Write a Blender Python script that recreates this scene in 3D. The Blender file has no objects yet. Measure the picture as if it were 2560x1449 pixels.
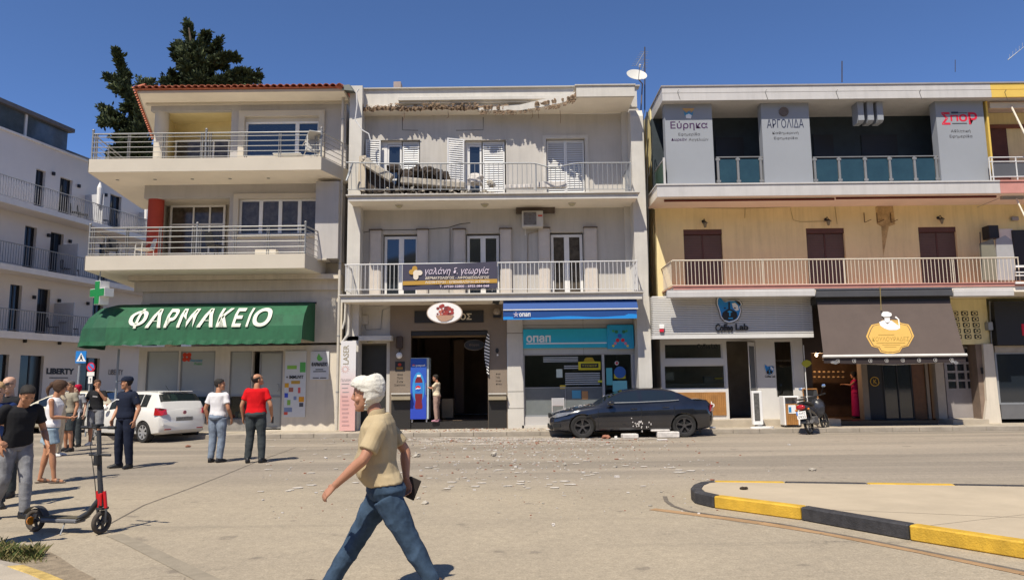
import bpy,bmesh,math,random
from mathutils import Vector,Matrix,noise
random.seed(7)
PI=math.pi
SC=bpy.context.scene
COL=SC.collection

# ------------------------------------------------------------------ camera, sky, sun, exposure
PITCH,ROLL,FOC,EYE=math.radians(7.3),-0.011,1800.0,1.6
_r=Vector((1,0,0)); _u=Vector((0,-math.sin(PITCH),math.cos(PITCH))); _f=Vector((0,math.cos(PITCH),math.sin(PITCH)))
_R=_r*math.cos(ROLL)+_u*math.sin(ROLL)
_U=_u*math.cos(ROLL) - _r*math.sin(ROLL)
cam_data=bpy.data.cameras.new('camera')
cam_data.sensor_width=36.0
cam_data.lens=36.0*FOC/2560.0
cam_data.clip_start=0.1
cam_data.clip_end=4000
cam=bpy.data.objects.new('camera',cam_data)
COL.objects.link(cam)
cam.matrix_world=Matrix(((_R.x,_U.x,-_f.x,0),(_R.y,_U.y,-_f.y,0),(_R.z,_U.z,-_f.z,EYE),(0,0,0,1)))
SC.camera=cam

SUN_EL=math.radians(56.5)
SH=Vector((0.42,0.907,0)).normalized()          # the way shadows fall on the ground
sun_dir=Vector((-SH.x*math.cos(SUN_EL),-SH.y*math.cos(SUN_EL),math.sin(SUN_EL)))   # towards the sun
world=bpy.data.worlds.new('World'); SC.world=world
world.use_nodes=True
wn=world.node_tree.nodes; wl=world.node_tree.links
sky=wn.new('ShaderNodeTexSky'); sky.sky_type='NISHITA'; sky.sun_disc=False
sky.sun_elevation=SUN_EL
sky.sun_rotation=math.atan2(sun_dir.x,sun_dir.y)
sky.air_density=0.42; sky.dust_density=0.0; sky.ozone_density=7.8
wl.new(sky.outputs[0],wn['Background'].inputs[0])
wn['Background'].inputs[1].default_value=0.115
sd=bpy.data.lights.new('sun','SUN'); sd.energy=3.2; sd.angle=math.radians(0.55); sd.color=(1.0,0.93,0.80)
so=bpy.data.objects.new('sun',sd); COL.objects.link(so)
so.rotation_euler=sun_dir.to_track_quat('Z','Y').to_euler()
so.location=(-10,-20,40)
SC.view_settings.view_transform='Standard'
try: SC.view_settings.look='None'
except Exception: pass
SC.view_settings.gamma=1.0
SC.view_settings.use_curve_mapping=False
SC.view_settings.exposure=0.95
SC.render.engine='CYCLES'
SC.cycles.max_bounces=7; SC.cycles.diffuse_bounces=4; SC.cycles.glossy_bounces=3
SC.cycles.transparent_max_bounces=12

# ------------------------------------------------------------------ helpers
def ray(px,py):
    return _f*FOC+_R*(px - 1280.0)+_U*(724.5 - py)
def at(px,py,Y):
    r=ray(px,py); t=Y/r.y
    return Vector((r.x*t,Y,EYE+r.z*t))
def gnd(px,py,z=0.0):
    r=ray(px,py); t=(z - EYE)/r.z
    return Vector((r.x*t,r.y*t,z))
def rect(a,b,c,d,Y):                 # pixel box (left, top, right, bottom) on the upright plane at depth Y
    cx,cy=(a+c)/2,(b+d)/2
    return (at(a,cy,Y).x,at(c,cy,Y).x,at(cx,d,Y).z,at(cx,b,Y).z)

_mats={}
def mat(name,col,rough=0.85,metal=0.0,var=0.12,scale=2.5,bump=0.0,bscale=60.0,spec=0.4,streak=0.0,emit=0.0,coat=0.0):
    if name in _mats: return _mats[name]
    m=bpy.data.materials.new(name); m.use_nodes=True
    n=m.node_tree.nodes; l=m.node_tree.links; b=n['Principled BSDF']
    b.inputs['Roughness'].default_value=rough; b.inputs['Metallic'].default_value=metal
    b.inputs['Specular IOR Level'].default_value=spec
    if coat: b.inputs['Coat Weight'].default_value=coat; b.inputs['Coat Roughness'].default_value=0.06
    c=tuple(col)+(1,)
    b.inputs['Base Color'].default_value=c
    tc=n.new('ShaderNodeTexCoord')
    if var>0:
        nz=n.new('ShaderNodeTexNoise'); nz.inputs['Scale'].default_value=scale; nz.inputs['Detail'].default_value=7; nz.inputs['Roughness'].default_value=0.65
        l.new(tc.outputs['Object'],nz.inputs['Vector'])
        rp=n.new('ShaderNodeMapRange'); rp.inputs[1].default_value=0.3; rp.inputs[2].default_value=0.7
        rp.inputs[3].default_value=1 - var; rp.inputs[4].default_value=1+var*0.6
        l.new(nz.outputs[0],rp.inputs[0])
        last=rp.outputs[0]
        if streak>0:
            mp=n.new('ShaderNodeMapping'); mp.inputs['Scale'].default_value=(3.2,3.2,0.22)
            l.new(tc.outputs['Object'],mp.inputs['Vector'])
            n2=n.new('ShaderNodeTexNoise'); n2.inputs['Scale'].default_value=1.6; n2.inputs['Detail'].default_value=6; n2.inputs['Roughness'].default_value=0.7
            l.new(mp.outputs[0],n2.inputs['Vector'])
            r2=n.new('ShaderNodeMapRange'); r2.inputs[1].default_value=0.45; r2.inputs[2].default_value=0.75
            r2.inputs[3].default_value=1.0; r2.inputs[4].default_value=1 - streak
            l.new(n2.outputs[0],r2.inputs[0])
            mu=n.new('ShaderNodeMath'); mu.operation='MULTIPLY'
            l.new(last,mu.inputs[0]); l.new(r2.outputs[0],mu.inputs[1]); last=mu.outputs[0]
        mx=n.new('ShaderNodeVectorMath'); mx.operation='SCALE'
        mx.inputs[0].default_value=col; l.new(last,mx.inputs['Scale'])
        l.new(mx.outputs[0],b.inputs['Base Color'])
    if bump>0:
        nb=n.new('ShaderNodeTexNoise'); nb.inputs['Scale'].default_value=bscale; nb.inputs['Detail'].default_value=5
        l.new(tc.outputs['Object'],nb.inputs['Vector'])
        bp=n.new('ShaderNodeBump'); bp.inputs['Strength'].default_value=bump; bp.inputs['Distance'].default_value=0.02
        l.new(nb.outputs[0],bp.inputs['Height']); l.new(bp.outputs[0],b.inputs['Normal'])
    if emit:
        b.inputs['Emission Color'].default_value=c; b.inputs['Emission Strength'].default_value=emit
    _mats[name]=m
    return m
def flat(name,col,rough=0.7,**k): return mat(name,col,rough,var=0.04,scale=8,**k)
def glass_mat(name,tint=(0.8,0.85,0.85),mixf=0.07,rough=0.03):
    if name in _mats: return _mats[name]
    m=bpy.data.materials.new(name); m.use_nodes=True
    n=m.node_tree.nodes; l=m.node_tree.links
    n.remove(n['Principled BSDF'])
    tr=n.new('ShaderNodeBsdfTransparent'); tr.inputs[0].default_value=tuple(tint)+(1,)
    gl=n.new('ShaderNodeBsdfGlossy'); gl.inputs['Roughness'].default_value=rough
    fr=n.new('ShaderNodeFresnel'); fr.inputs[0].default_value=1.5
    ad=n.new('ShaderNodeMath'); ad.operation='MAXIMUM'; ad.inputs[1].default_value=mixf
    mx=n.new('ShaderNodeMixShader')
    l.new(fr.outputs[0],ad.inputs[0]); l.new(ad.outputs[0],mx.inputs[0]); l.new(tr.outputs[0],mx.inputs[1]); l.new(gl.outputs[0],mx.inputs[2])
    l.new(mx.outputs[0],n['Material Output'].inputs[0])
    _mats[name]=m
    return m

class MB:
    def __init__(s): s.v=[]; s.f=[]; s.m=[]
    def add(s,vs,fs,m=0):
        o=len(s.v); s.v+=[tuple(p) for p in vs]
        for f in fs: s.f.append(tuple(i+o for i in f)); s.m.append(m)
        return s
    def box(s,x0,x1,y0,y1,z0,z1,m=0):
        if x0>x1: x0,x1=x1,x0
        if y0>y1: y0,y1=y1,y0
        if z0>z1: z0,z1=z1,z0
        return s.add([(x0,y0,z0),(x1,y0,z0),(x1,y1,z0),(x0,y1,z0),(x0,y0,z1),(x1,y0,z1),(x1,y1,z1),(x0,y1,z1)],
                     [(0,3,2,1),(4,5,6,7),(0,1,5,4),(1,2,6,5),(2,3,7,6),(3,0,4,7)],m)
    def obox(s,c,u,v,w,m=0):             # centre and three half-axis vectors
        c,u,v,w=Vector(c),Vector(u),Vector(v),Vector(w); P=[]
        for a,b,d in ((-1,-1,-1),(1,-1,-1),(1,1,-1),(-1,1,-1),(-1,-1,1),(1,-1,1),(1,1,1),(-1,1,1)):
            P.append(c+u*a+v*b+w*d)
        return s.add(P,[(0,3,2,1),(4,5,6,7),(0,1,5,4),(1,2,6,5),(2,3,7,6),(3,0,4,7)],m)
    def prism(s,pts,ext,m=0):              # planar polygon of 3-D points, extruded by vector ext
        n=len(pts); e=Vector(ext); P=[Vector(p) for p in pts]
        s.add(P+[p+e for p in P],[tuple(range(n))[::-1],tuple(range(n,2*n))]+[(i,(i+1) % n,n+(i+1) % n,n+i) for i in range(n)],m)
        return s
    def tube(s,pts,r,n=8,m=0,cap=True):
        P=[Vector(p) for p in pts]; k=len(P)
        R=r if isinstance(r,(list,tuple)) else [r]*k
        rings=[]; up=None
        for i in range(k):
            d=(P[min(i+1,k - 1)] - P[max(i - 1,0)])
            if d.length<1e-9: d=Vector((0,0,1))
            d.normalize()
            if up is None:
                up=Vector((0,0,1)) if abs(d.z)<0.9 else Vector((0,1,0))
            a=d.cross(up).normalized(); b=a.cross(d).normalized(); up=b
            rings.append([P[i]+(a*math.cos(2*PI*j/n)+b*math.sin(2*PI*j/n))*R[i] for j in range(n)])
        return s.loft(rings,cap,m)
    def loft(s,rings,cap=True,m=0,closed=False):
        n=len(rings[0]); k=len(rings); vs=[p for r in rings for p in r]; fs=[]
        for i in range(k if closed else k - 1):
            i2=(i+1) % k
            for j in range(n):
                fs.append((i*n+j,i*n+(j+1) % n,i2*n+(j+1) % n,i2*n+j))
        if cap and not closed:
            fs.append(tuple(range(n))[::-1]); fs.append(tuple(range((k - 1)*n,k*n)))
        return s.add(vs,fs,m)
    def ell(s,c,rx,ry,rz,n=14,k=9,m=0,rot=None):
        c=Vector(c); rings=[]
        for i in range(k+1):
            t=-PI/2+PI*i/k; t=max(-PI/2+0.06,min(PI/2 - 0.06,t)); ring=[]
            for j in range(n):
                a=2*PI*j/n
                p=Vector((rx*math.cos(t)*math.cos(a),ry*math.cos(t)*math.sin(a),rz*math.sin(t)))
                if rot is not None: p=rot @ p
                ring.append(c+p)
            rings.append(ring)
        return s.loft(rings,True,m)
    def build(s,name,mats,parent=None,smooth=False,local=False,bevel=0.0,kind=None):
        me=bpy.data.meshes.new(name)
        me.from_pydata(s.v,[],s.f)
        if not isinstance(mats,(list,tuple)): mats=[mats]
        for q in mats: me.materials.append(q)
        if len(mats)>1: me.polygons.foreach_set('material_index',s.m)
        bm=bmesh.new(); bm.from_mesh(me)
        bmesh.ops.recalc_face_normals(bm,faces=bm.faces)
        if bevel>0:
            bmesh.ops.bevel(bm,geom=list(bm.edges),offset=bevel,segments=1,affect='EDGES',clamp_overlap=True)
        bm.to_mesh(me); bm.free()
        if smooth:
            me.polygons.foreach_set('use_smooth',[True]*len(me.polygons))
            try: me.set_sharp_from_angle(angle=math.radians(50))
            except Exception: pass
        me.update()
        return put(name,me,parent,local,kind)
def wmat(o):
    m=o.matrix_basis.copy()
    if o.parent: m=wmat(o.parent) @ o.matrix_parent_inverse @ m
    return m
def put(name,me,parent=None,local=False,kind=None):
    o=bpy.data.objects.new(name,me); COL.objects.link(o)
    if parent is not None:
        o.parent=parent
        if not local: o.matrix_parent_inverse=wmat(parent).inverted()
    if kind: o['kind']=kind
    return o
def thing(name,label,cat,loc=(0,0,0),rz=0.0,group=None):
    o=bpy.data.objects.new(name,None); COL.objects.link(o)
    o.location=loc; o.rotation_euler=(0,0,rz); o.empty_display_size=0.2
    return tag(o,label,cat,group)
def tag(o,label,cat,group=None):
    o['label']=label; o['category']=cat
    if group: o['group']=group
    return o
def again(o,loc=None,rot=None,parent=None):       # another object sharing the mesh
    c=o.copy(); COL.objects.link(c)
    if parent is not None: c.parent=parent; c.matrix_parent_inverse=o.matrix_parent_inverse.copy()
    if loc is not None: c.location=loc
    if rot is not None: c.rotation_euler=rot
    return c
def copy_thing(root,loc=None,rz=None,label=None,group=None):
    c=root.copy(); COL.objects.link(c)
    if loc is not None: c.location=loc
    if rz is not None: c.rotation_euler[2]=rz
    if label: c['label']=label
    if group: c['group']=group
    def rec(a,b):
        for ch in [x for x in COL.objects if x.parent==a]:
            d=ch.copy(); COL.objects.link(d); d.parent=b; d.matrix_parent_inverse=ch.matrix_parent_inverse.copy()
            rec(ch,d)
    rec(root,c)
    return c
def wall(mb,x0,x1,z0,z1,y,holes=(),depth=0.15,m=0,rm=None):
    """upright wall facing -Y with rectangular openings (x0,x1,z0,z1) and their reveals"""
    xs=sorted({x0,x1,*[h[0] for h in holes],*[h[1] for h in holes]}); zs=sorted({z0,z1,*[h[2] for h in holes],*[h[3] for h in holes]})
    xs=[x for x in xs if x0 <= x <= x1]; zs=[z for z in zs if z0 <= z <= z1]
    for i in range(len(xs) - 1):
        for j in range(len(zs) - 1):
            cx,cz=(xs[i]+xs[i+1])/2,(zs[j]+zs[j+1])/2
            if any(h[0]<cx<h[1] and h[2]<cz<h[3] for h in holes): continue
            mb.box(xs[i],xs[i+1],y,y+depth,zs[j],zs[j+1],m)
def prune(mb):                                # drop the coincident inner faces that wall() leaves between its cells
    key={}
    for i,f in enumerate(mb.f):
        k=tuple(sorted((round(mb.v[a][0],4),round(mb.v[a][1],4),round(mb.v[a][2],4)) for a in f))
        key.setdefault(k,[]).append(i)
    bad={i for v in key.values() if len(v)>1 for i in v}
    mb.f=[f for i,f in enumerate(mb.f) if i not in bad]; mb.m=[q for i,q in enumerate(mb.m) if i not in bad]
    return mb
_tcache={}
def text_mesh(sx,bold=0.0,shear=0.0,ext=0.0):
    k=(sx,bold,shear,ext)
    if k in _tcache: return _tcache[k]
    cu=bpy.data.curves.new('t','FONT'); cu.body=sx; cu.size=1; cu.offset=bold; cu.shear=shear; cu.extrude=0.5 if ext else 0; cu.resolution_u=3
    cu.align_x='CENTER'; cu.space_line=0.95
    ob=bpy.data.objects.new('t',cu); COL.objects.link(ob)
    me=bpy.data.meshes.new_from_object(ob.evaluated_get(bpy.context.evaluated_depsgraph_get()))
    bpy.data.objects.remove(ob); V=[tuple(v.co) for v in me.vertices]; F=[tuple(p.vertices) for p in me.polygons]
    bpy.data.meshes.remove(me); bpy.data.curves.remove(cu)
    _tcache[k]=(V,F)
    return V,F
def txt(parent,sx,rc,y,m,bold=0.0,shear=0.0,ext=0.012,name='lettering',mp=None,local=False):
    """writing fitted into the upright box rc=(x0,x1,z0,z1) standing at depth y, or mapped by mp(u,v,w)"""
    V,F=text_mesh(sx,bold,shear,1)
    a0=min(v[0] for v in V); a1=max(v[0] for v in V); b0=min(v[1] for v in V); b1=max(v[1] for v in V)
    if mp:
        bm=bmesh.new(); vs=[bm.verts.new(v) for v in V]
        for f in F:
            try: bm.faces.new([vs[i] for i in f])
            except ValueError: pass
        for k in range(1,12):
            bmesh.ops.bisect_plane(bm,geom=bm.verts[:]+bm.edges[:]+bm.faces[:],plane_co=(0,lerp(b0,b1,k/12),0),plane_no=(0,1,0))
        bm.verts.index_update(); V=[tuple(v.co) for v in bm.verts]; F=[tuple(v.index for v in f.verts) for f in bm.faces]; bm.free()
    mb=MB(); P=[]
    for v in V:
        u=(v[0] - a0)/(a1 - a0); w=(v[1] - b0)/(b1 - b0); d=(v[2]+0.5)*ext
        P.append(mp(u,w,d) if mp else (rc[0]+(rc[1] - rc[0])*u,y - d,rc[2]+(rc[3] - rc[2])*w))
    mb.add(P,F)
    return mb.build(name,m,parent,local=local)
def slab_poly(name,pts2,y,m,parent,ext=0.01,mats=None,local=False,kind=None):   # polygon list in x,z at depth y, extruded towards the viewer
    mb=MB()
    for k,pl in enumerate(pts2 if isinstance(pts2[0][0],(list,tuple)) else [pts2]):
        mb.prism([(p[0],y,p[1]) for p in pl],(0,-ext,0))
    return mb.build(name,m,parent,local=local)
def disc(cx,cz,rx,rz,n=28): return [(cx+rx*math.cos(2*PI*i/n),cz+rz*math.sin(2*PI*i/n)) for i in range(n)]
def pxpoly(pts,Y): return [(at(a,b,Y).x,at(a,b,Y).z) for a,b in pts]
def lerp(a,b,t): return a+(b - a)*t
def window(parent,rc,y,cols=2,fm=None,pm=None,fr=0.055,mull=0.06,rows=None,name='window',sill=None,lean=0.0):
    """frame mesh with a pane sub-part per light; rows = list of z fractions for transoms"""
    x0,x1,z0,z1=rc; mb=MB()
    mb.box(x0,x0+fr,y,y+0.06,z0,z1); mb.box(x1 - fr,x1,y,y+0.06,z0,z1)
    mb.box(x0+fr,x1 - fr,y,y+0.06,z0,z0+fr); mb.box(x0+fr,x1 - fr,y,y+0.06,z1 - fr,z1)
    fx=[0]+(list(cols) if isinstance(cols,(list,tuple)) else [i/cols for i in range(1,cols)])+[1]
    fz=[0]+list(rows or [])+[1]
    X=[lerp(x0+fr,x1 - fr,t) for t in fx]; Z=[lerp(z0+fr,z1 - fr,t) for t in fz]
    for x in X[1:-1]: mb.box(x - mull/2,x+mull/2,y - 0.004,y+0.056,z0+fr,z1 - fr)
    for z in Z[1:-1]: mb.box(x0+fr,x1 - fr,y+0.004,y+0.05,z - mull/2,z+mull/2)
    w=mb.build(name,fm,parent)
    for i in range(len(X) - 1):
        for j in range(len(Z) - 1):
            p=MB().box(X[i]+(mull/2 if i else 0),X[i+1] - (mull/2 if i<len(X) - 2 else 0),y+0.028,y+0.036,
                         Z[j]+(mull/2 if j else 0),Z[j+1] - (mull/2 if j<len(Z) - 2 else 0))
            p.build('pane',pm,w)
    return w

# ------------------------------------------------------------------ ground, road, pavements
def road_material():
    m=bpy.data.materials.new('worn_asphalt'); m.use_nodes=True
    n=m.node_tree.nodes; l=m.node_tree.links; b=n['Principled BSDF']; b.inputs['Roughness'].default_value=0.92; b.inputs['Specular IOR Level'].default_value=0.2
    tc=n.new('ShaderNodeTexCoord'); P=tc.outputs['Object']
    def noise_(scale,det=6,rough=0.6,vec=P):
        q=n.new('ShaderNodeTexNoise'); q.inputs['Scale'].default_value=scale; q.inputs['Detail'].default_value=det; q.inputs['Roughness'].default_value=rough
        l.new(vec,q.inputs['Vector']); return q.outputs[0]
    def mr(v,a,b_,c,d):
        q=n.new('ShaderNodeMapRange'); q.inputs[1].default_value=a; q.inputs[2].default_value=b_; q.inputs[3].default_value=c; q.inputs[4].default_value=d
        l.new(v,q.inputs[0]); return q.outputs[0]
    def mth(op,a,b_):
        q=n.new('ShaderNodeMath'); q.operation=op
        for i,x in enumerate((a,b_)):
            if isinstance(x,(int,float)): q.inputs[i].default_value=x
            else: l.new(x,q.inputs[i])
        return q.outputs[0]
    def mix(f,a,b_):
        q=n.new('ShaderNodeMix'); q.data_type='RGBA'
        l.new(f,q.inputs[0])
        for i,x in ((6,a),(7,b_)):
            if isinstance(x,tuple): q.inputs[i].default_value=x+(1,)
            else: l.new(x,q.inputs[i])
        return q.outputs[2]
    sp=n.new('ShaderNodeSeparateXYZ'); l.new(P,sp.inputs[0]); X,Y=sp.outputs[0],sp.outputs[1]
    edge=mth('ADD',mth('ADD',Y,mth('MULTIPLY',noise_(0.25,4),3.0)),mth('MULTIPLY',X,0.10))
    lane=mr(edge,12.2,14.6,0,1)
    wav=n.new('ShaderNodeTexNoise'); wav.inputs['Scale'].default_value=1.0; wav.inputs['Detail'].default_value=4
    mp=n.new('ShaderNodeMapping'); mp.inputs['Scale'].default_value=(0.07,0.8,1); l.new(P,mp.inputs['Vector']); l.new(mp.outputs[0],wav.inputs['Vector'])
    worn=mr(wav.outputs[0],0.42,0.62,0,1)
    near=mix(mr(noise_(0.55,8,0.7),0.35,0.7,0,1),(0.365,0.305,0.222),(0.30,0.252,0.188))
    far=mix(worn,(0.235,0.201,0.16),(0.325,0.274,0.214))
    c=mix(lane,near,far)
    spots=mr(noise_(2.2,3,0.5),0.66,0.72,0,0.55)
    c=mix(spots,c,(0.15,0.125,0.1))
    grain=mr(noise_(55,3,0.75),0.25,0.75,0.68,1.28)
    g2=mr(noise_(9,8,0.8),0.3,0.7,0.84,1.17)
    vo=n.new('ShaderNodeTexVoronoi'); vo.feature='DISTANCE_TO_EDGE'; vo.inputs['Scale'].default_value=0.35
    wp=n.new('ShaderNodeVectorMath'); wp.operation='ADD'; nv=n.new('ShaderNodeTexNoise'); nv.inputs['Scale'].default_value=1.6; nv.inputs['Detail'].default_value=6; l.new(P,nv.inputs['Vector']); l.new(P,wp.inputs[0]); l.new(nv.outputs[1],wp.inputs[1]); l.new(wp.outputs[0],vo.inputs['Vector'])
    crk=mth('MULTIPLY',mr(vo.outputs['Distance'],0.0,0.006,1,0),mr(noise_(0.4,3),0.5,0.6,0,0.55))
    c=mix(crk,c,(0.09,0.078,0.062))
    agg=mr(noise_(130,2,0.8),0.62,0.78,0,0.35)
    c=mix(agg,c,(0.42,0.39,0.33))
    tyr=n.new('ShaderNodeTexNoise'); tyr.inputs['Scale'].default_value=1.0; tyr.inputs['Detail'].default_value=5; mpt=n.new('ShaderNodeMapping'); mpt.inputs['Scale'].default_value=(0.05,2.2,1); mpt.inputs['Rotation'].default_value=(0,0,0.35); l.new(P,mpt.inputs['Vector']); l.new(mpt.outputs[0],tyr.inputs['Vector'])
    c=mix(mr(tyr.outputs[0],0.58,0.75,0,0.28),c,(0.13,0.115,0.095))
    sc=n.new('ShaderNodeVectorMath'); sc.operation='SCALE'; l.new(c,sc.inputs[0]); l.new(mth('MULTIPLY',mth('MULTIPLY',grain,g2),mr(noise_(21,4,0.85),0.25,0.75,0.80,1.20)),sc.inputs['Scale'])
    l.new(sc.outputs[0],b.inputs['Base Color'])
    bp=n.new('ShaderNodeBump'); bp.inputs['Strength'].default_value=0.5; bp.inputs['Distance'].default_value=0.01
    l.new(noise_(70,4,0.7),bp.inputs['Height']); l.new(bp.outputs[0],b.inputs['Normal'])
    return m
asphalt=road_material()
m_dust=mat('dusty_ground',(0.22,0.19,0.15),0.95,var=0.2,scale=0.3)
m_conc=mat('pavement_concrete',(0.42,0.36,0.28),0.9,var=0.22,scale=1.3,bump=0.2)
m_conc2=mat('kerb_concrete',(0.33,0.285,0.23),0.9,var=0.25,scale=2.0,bump=0.3)
m_gutter=mat('gutter_concrete',(0.29,0.25,0.2),0.92,var=0.25,scale=1.6,bump=0.2)
m_isl=mat('island_concrete',(0.44,0.36,0.255),0.9,var=0.14,scale=1.1,bump=0.25)
m_yel=mat('kerb_yellow_paint',(0.60,0.36,0.035),0.6,var=0.24,scale=5,bump=0.35,streak=0.2)
m_blk=mat('kerb_black_paint',(0.045,0.043,0.045),0.6,var=0.5,scale=9,bump=0.35)
m_line=mat('faded_line',(0.36,0.22,0.11),0.9,var=0.25,scale=3)
m_seam=mat('seam_dirt',(0.15,0.125,0.098),0.95,var=0.4,scale=9)

def structure(name,mb,m,parent=None,**k):
    o=mb.build(name,m,parent,**k)
    if parent is None: o['kind']='structure'
    return o
g=MB(); g.add([(-1500,-1500,-0.02),(1500,-1500,-0.02),(1500,1500,-0.02),(-1500,1500,-0.02)],[(0,1,2,3)])
structure('ground',g,m_dust)
g=MB(); NX,NY=40,20
g.add([(-60,-30,0),(60,-30,0),(60,22.2,0),(-60,22.2,0)],[(0,1,2,3)])
g.add([(-24,22.2,0),(-12.9,22.2,0),(-6.5,80,0),(-17,80,0)],[(0,1,2,3)])
structure('road',g,asphalt)

KY,FY=22.0,23.7           # kerb line and facade plane
side=MB()
side.prism([(-13.0,KY+0.3,0),(-12.0,KY+0.16,0),(40,KY+0.16,0),(40,FY+0.5,0),(-13.0,FY+0.5,0)],(0,0,0.13))
pav=structure('sidewalk',side,m_conc)
x=-12.6; i=0; kmesh={}
while x<22:
    L=1.0 if i % 5 else 0.8
    o=MB().box(x+0.004,x+L - 0.004,KY+random.uniform(-0.006,0.006),KY+0.16,0,0.132+random.uniform(0,0.006)).build('kerb_stone',m_conc2,pav,bevel=0.012)
    x+=L; i+=1
gut=MB(); gut.box(-12.6,40,KY - 0.32,KY - 0.01,-0.01,0.006); structure('gutter',gut,m_gutter)
# pavement joints
j=MB()
for i in range(24): j.box(-12.5+i*1.25,-12.49+i*1.25,KY+0.17,FY - 0.1,0.130,0.132)
j.box(-12.5,22,KY+0.85,KY+0.86,0.130,0.1325)
j.build('joint_lines',m_seam,pav)

# side street pavement along the hotel
hs=MB(); hd=Vector((0.206,1,0)).normalized()
def hot(s,off,z): return Vector((-22.3,30,0))+hd*s+Vector((hd.y,-hd.x,0))*off+Vector((0,0,z))
hs.prism([hot(-14,1.9,0),hot(60,1.9,0),hot(60,-1,0),hot(-14,-1,0)],(0,0,0.12)); structure('hotel_pavement',hs,m_conc)

# traffic island on the right
isl_px=[(3100,1222),(2560,1211),(2380,1208),(2165,1205),(1960,1202),(1785,1200),(1752,1203),(1733,1210),(1726,1219),(1737,1229),(1783,1239),(2000,1266),(2270,1311),(2560,1354),(2900,1404)]
isl=[gnd(a,b,0.15) for a,b in isl_px]
isl_c=Vector((6.5,8.2,0.15))
inner=[]
for k,p in enumerate(isl):
    a=isl[max(k - 1,0)]; c=isl[min(k+1,len(isl) - 1)]; d=(c - a).normalized(); nrm=Vector((-d.y,d.x,0))
    if nrm.dot(isl_c - p)<0: nrm=-nrm
    inner.append(p+nrm*0.15)
top=MB(); top.prism([(p.x,p.y,0) for p in inner],(0,0,0.146)); island=structure('traffic_island',top,m_isl)
cols=['y','k','y','k','y','k','k','k','k','k','y','k','y','y']
cols=['y','k','k','y','y','k','k','k','k','k','y','k','y','k']
cols=['k','k','y','k','y','k','k','k','k','k','y','k','y','k']
for k in range(len(isl) - 1):
    a,b,c,d=isl[k],isl[k+1],inner[k+1],inner[k]
    q=(b - a); nseg=2 if q.length>1.8 else 1
    for s in range(nseg):
        t0,t1=s/nseg,(s+1)/nseg; e=0.006/max(q.length,0.1)
        A=a.lerp(b,t0+e); B=a.lerp(b,t1 - e); C_=d.lerp(c,t1 - e); D=d.lerp(c,t0+e)
        MB().prism([(v.x,v.y,0) for v in (A,B,C_,D)],(0,0,0.152)).build('kerb_stone',m_yel if cols[k]=='y' else m_blk,island,bevel=0.014)
jl=MB()
def ribbon(mb,pts,w,z):
    for a,b in zip(pts[:-1],pts[1:]):
        d=(b - a).normalized(); nn=Vector((-d.y,d.x,0))*w/2
        mb.add([(a - nn).to_tuple()[:2]+(z,),(b - nn).to_tuple()[:2]+(z,),(b+nn).to_tuple()[:2]+(z,),(a+nn).to_tuple()[:2]+(z,)],[(0,1,2,3)])
    return mb
m_jf=mat('joint_faint',(0.37,0.305,0.225),0.9,var=0.2)
for a,b in (((2320,1312),(2750,1262)),((2080,1272),(2750,1300))):
    ribbon(jl,[gnd(*a,0.15),gnd(*b,0.15)],0.012,0.148)
jl.build('joint_lines',m_jf,island)

# lines and seams on the asphalt (thin sheets)
r=MB(); ribbon(r,[gnd(*p) for p in ((1630,1272),(1750,1287),(1900,1307),(2060,1332),(2300,1378),(2560,1432),(2900,1510))],0.15,0.004)
structure('faded_road_line',r,m_line)
r=MB(); ribbon(r,[gnd(*p) for p in ((1662,1240),(1666,1252),(1682,1264),(1720,1277),(1800,1289),(1950,1309),(2150,1345),(2350,1385),(2560,1427),(2900,1500))],0.06,0.0045)
ribbon(r,[gnd(*p) for p in ((250,1322),(360,1262),(470,1222),(560,1187),(650,1150),(740,1118))],0.022,0.004)
ribbon(r,[gnd(*p) for p in ((640,1135),(840,1122),(1100,1118))],0.02,0.005)
structure('road_seam',r,m_seam)
r=MB(); ribbon(r,[gnd(*p) for p in ((285,1336),(330,1355),(420,1400),(520,1449),(700,1540))],0.16,0.004)
structure('asphalt_patch',r,mat('patch',(0.27,0.228,0.168),0.9,var=0.2,scale=6,bump=0.3))
# corner pavement at bottom left with its kerb stones
cp=[gnd(a,b,0.1) for a,b in ((-500,1335),(-200,1365),(0,1398),(60,1410),(120,1430),(165,1449),(250,1520))]
cor=MB(); cor.prism([(p.x - 0.13,p.y - 0.04,0) for p in cp]+[(cp[-1].x - 3,cp[-1].y - 1,0),(-9,3.5,0),(-9,5.5,0)],(0,0,0.098))
corner=structure('corner_pavement',cor,m_conc)
for k in range(len(cp) - 1):
    a,b=cp[k],cp[k+1]; off=Vector((-0.13,-0.04,0))*1.0
    MB().prism([(v.x,v.y,0) for v in (a.lerp(b,0.01),a.lerp(b,0.99),a.lerp(b,0.99)+off,a.lerp(b,0.01)+off)],(0,0,0.102)).build('kerb_stone',mat('faded_kerb_yellow',(0.46,0.32,0.10),0.8,var=0.5,scale=6,bump=0.3) if 2<k<5 else m_conc2,corner,bevel=0.01)

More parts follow.
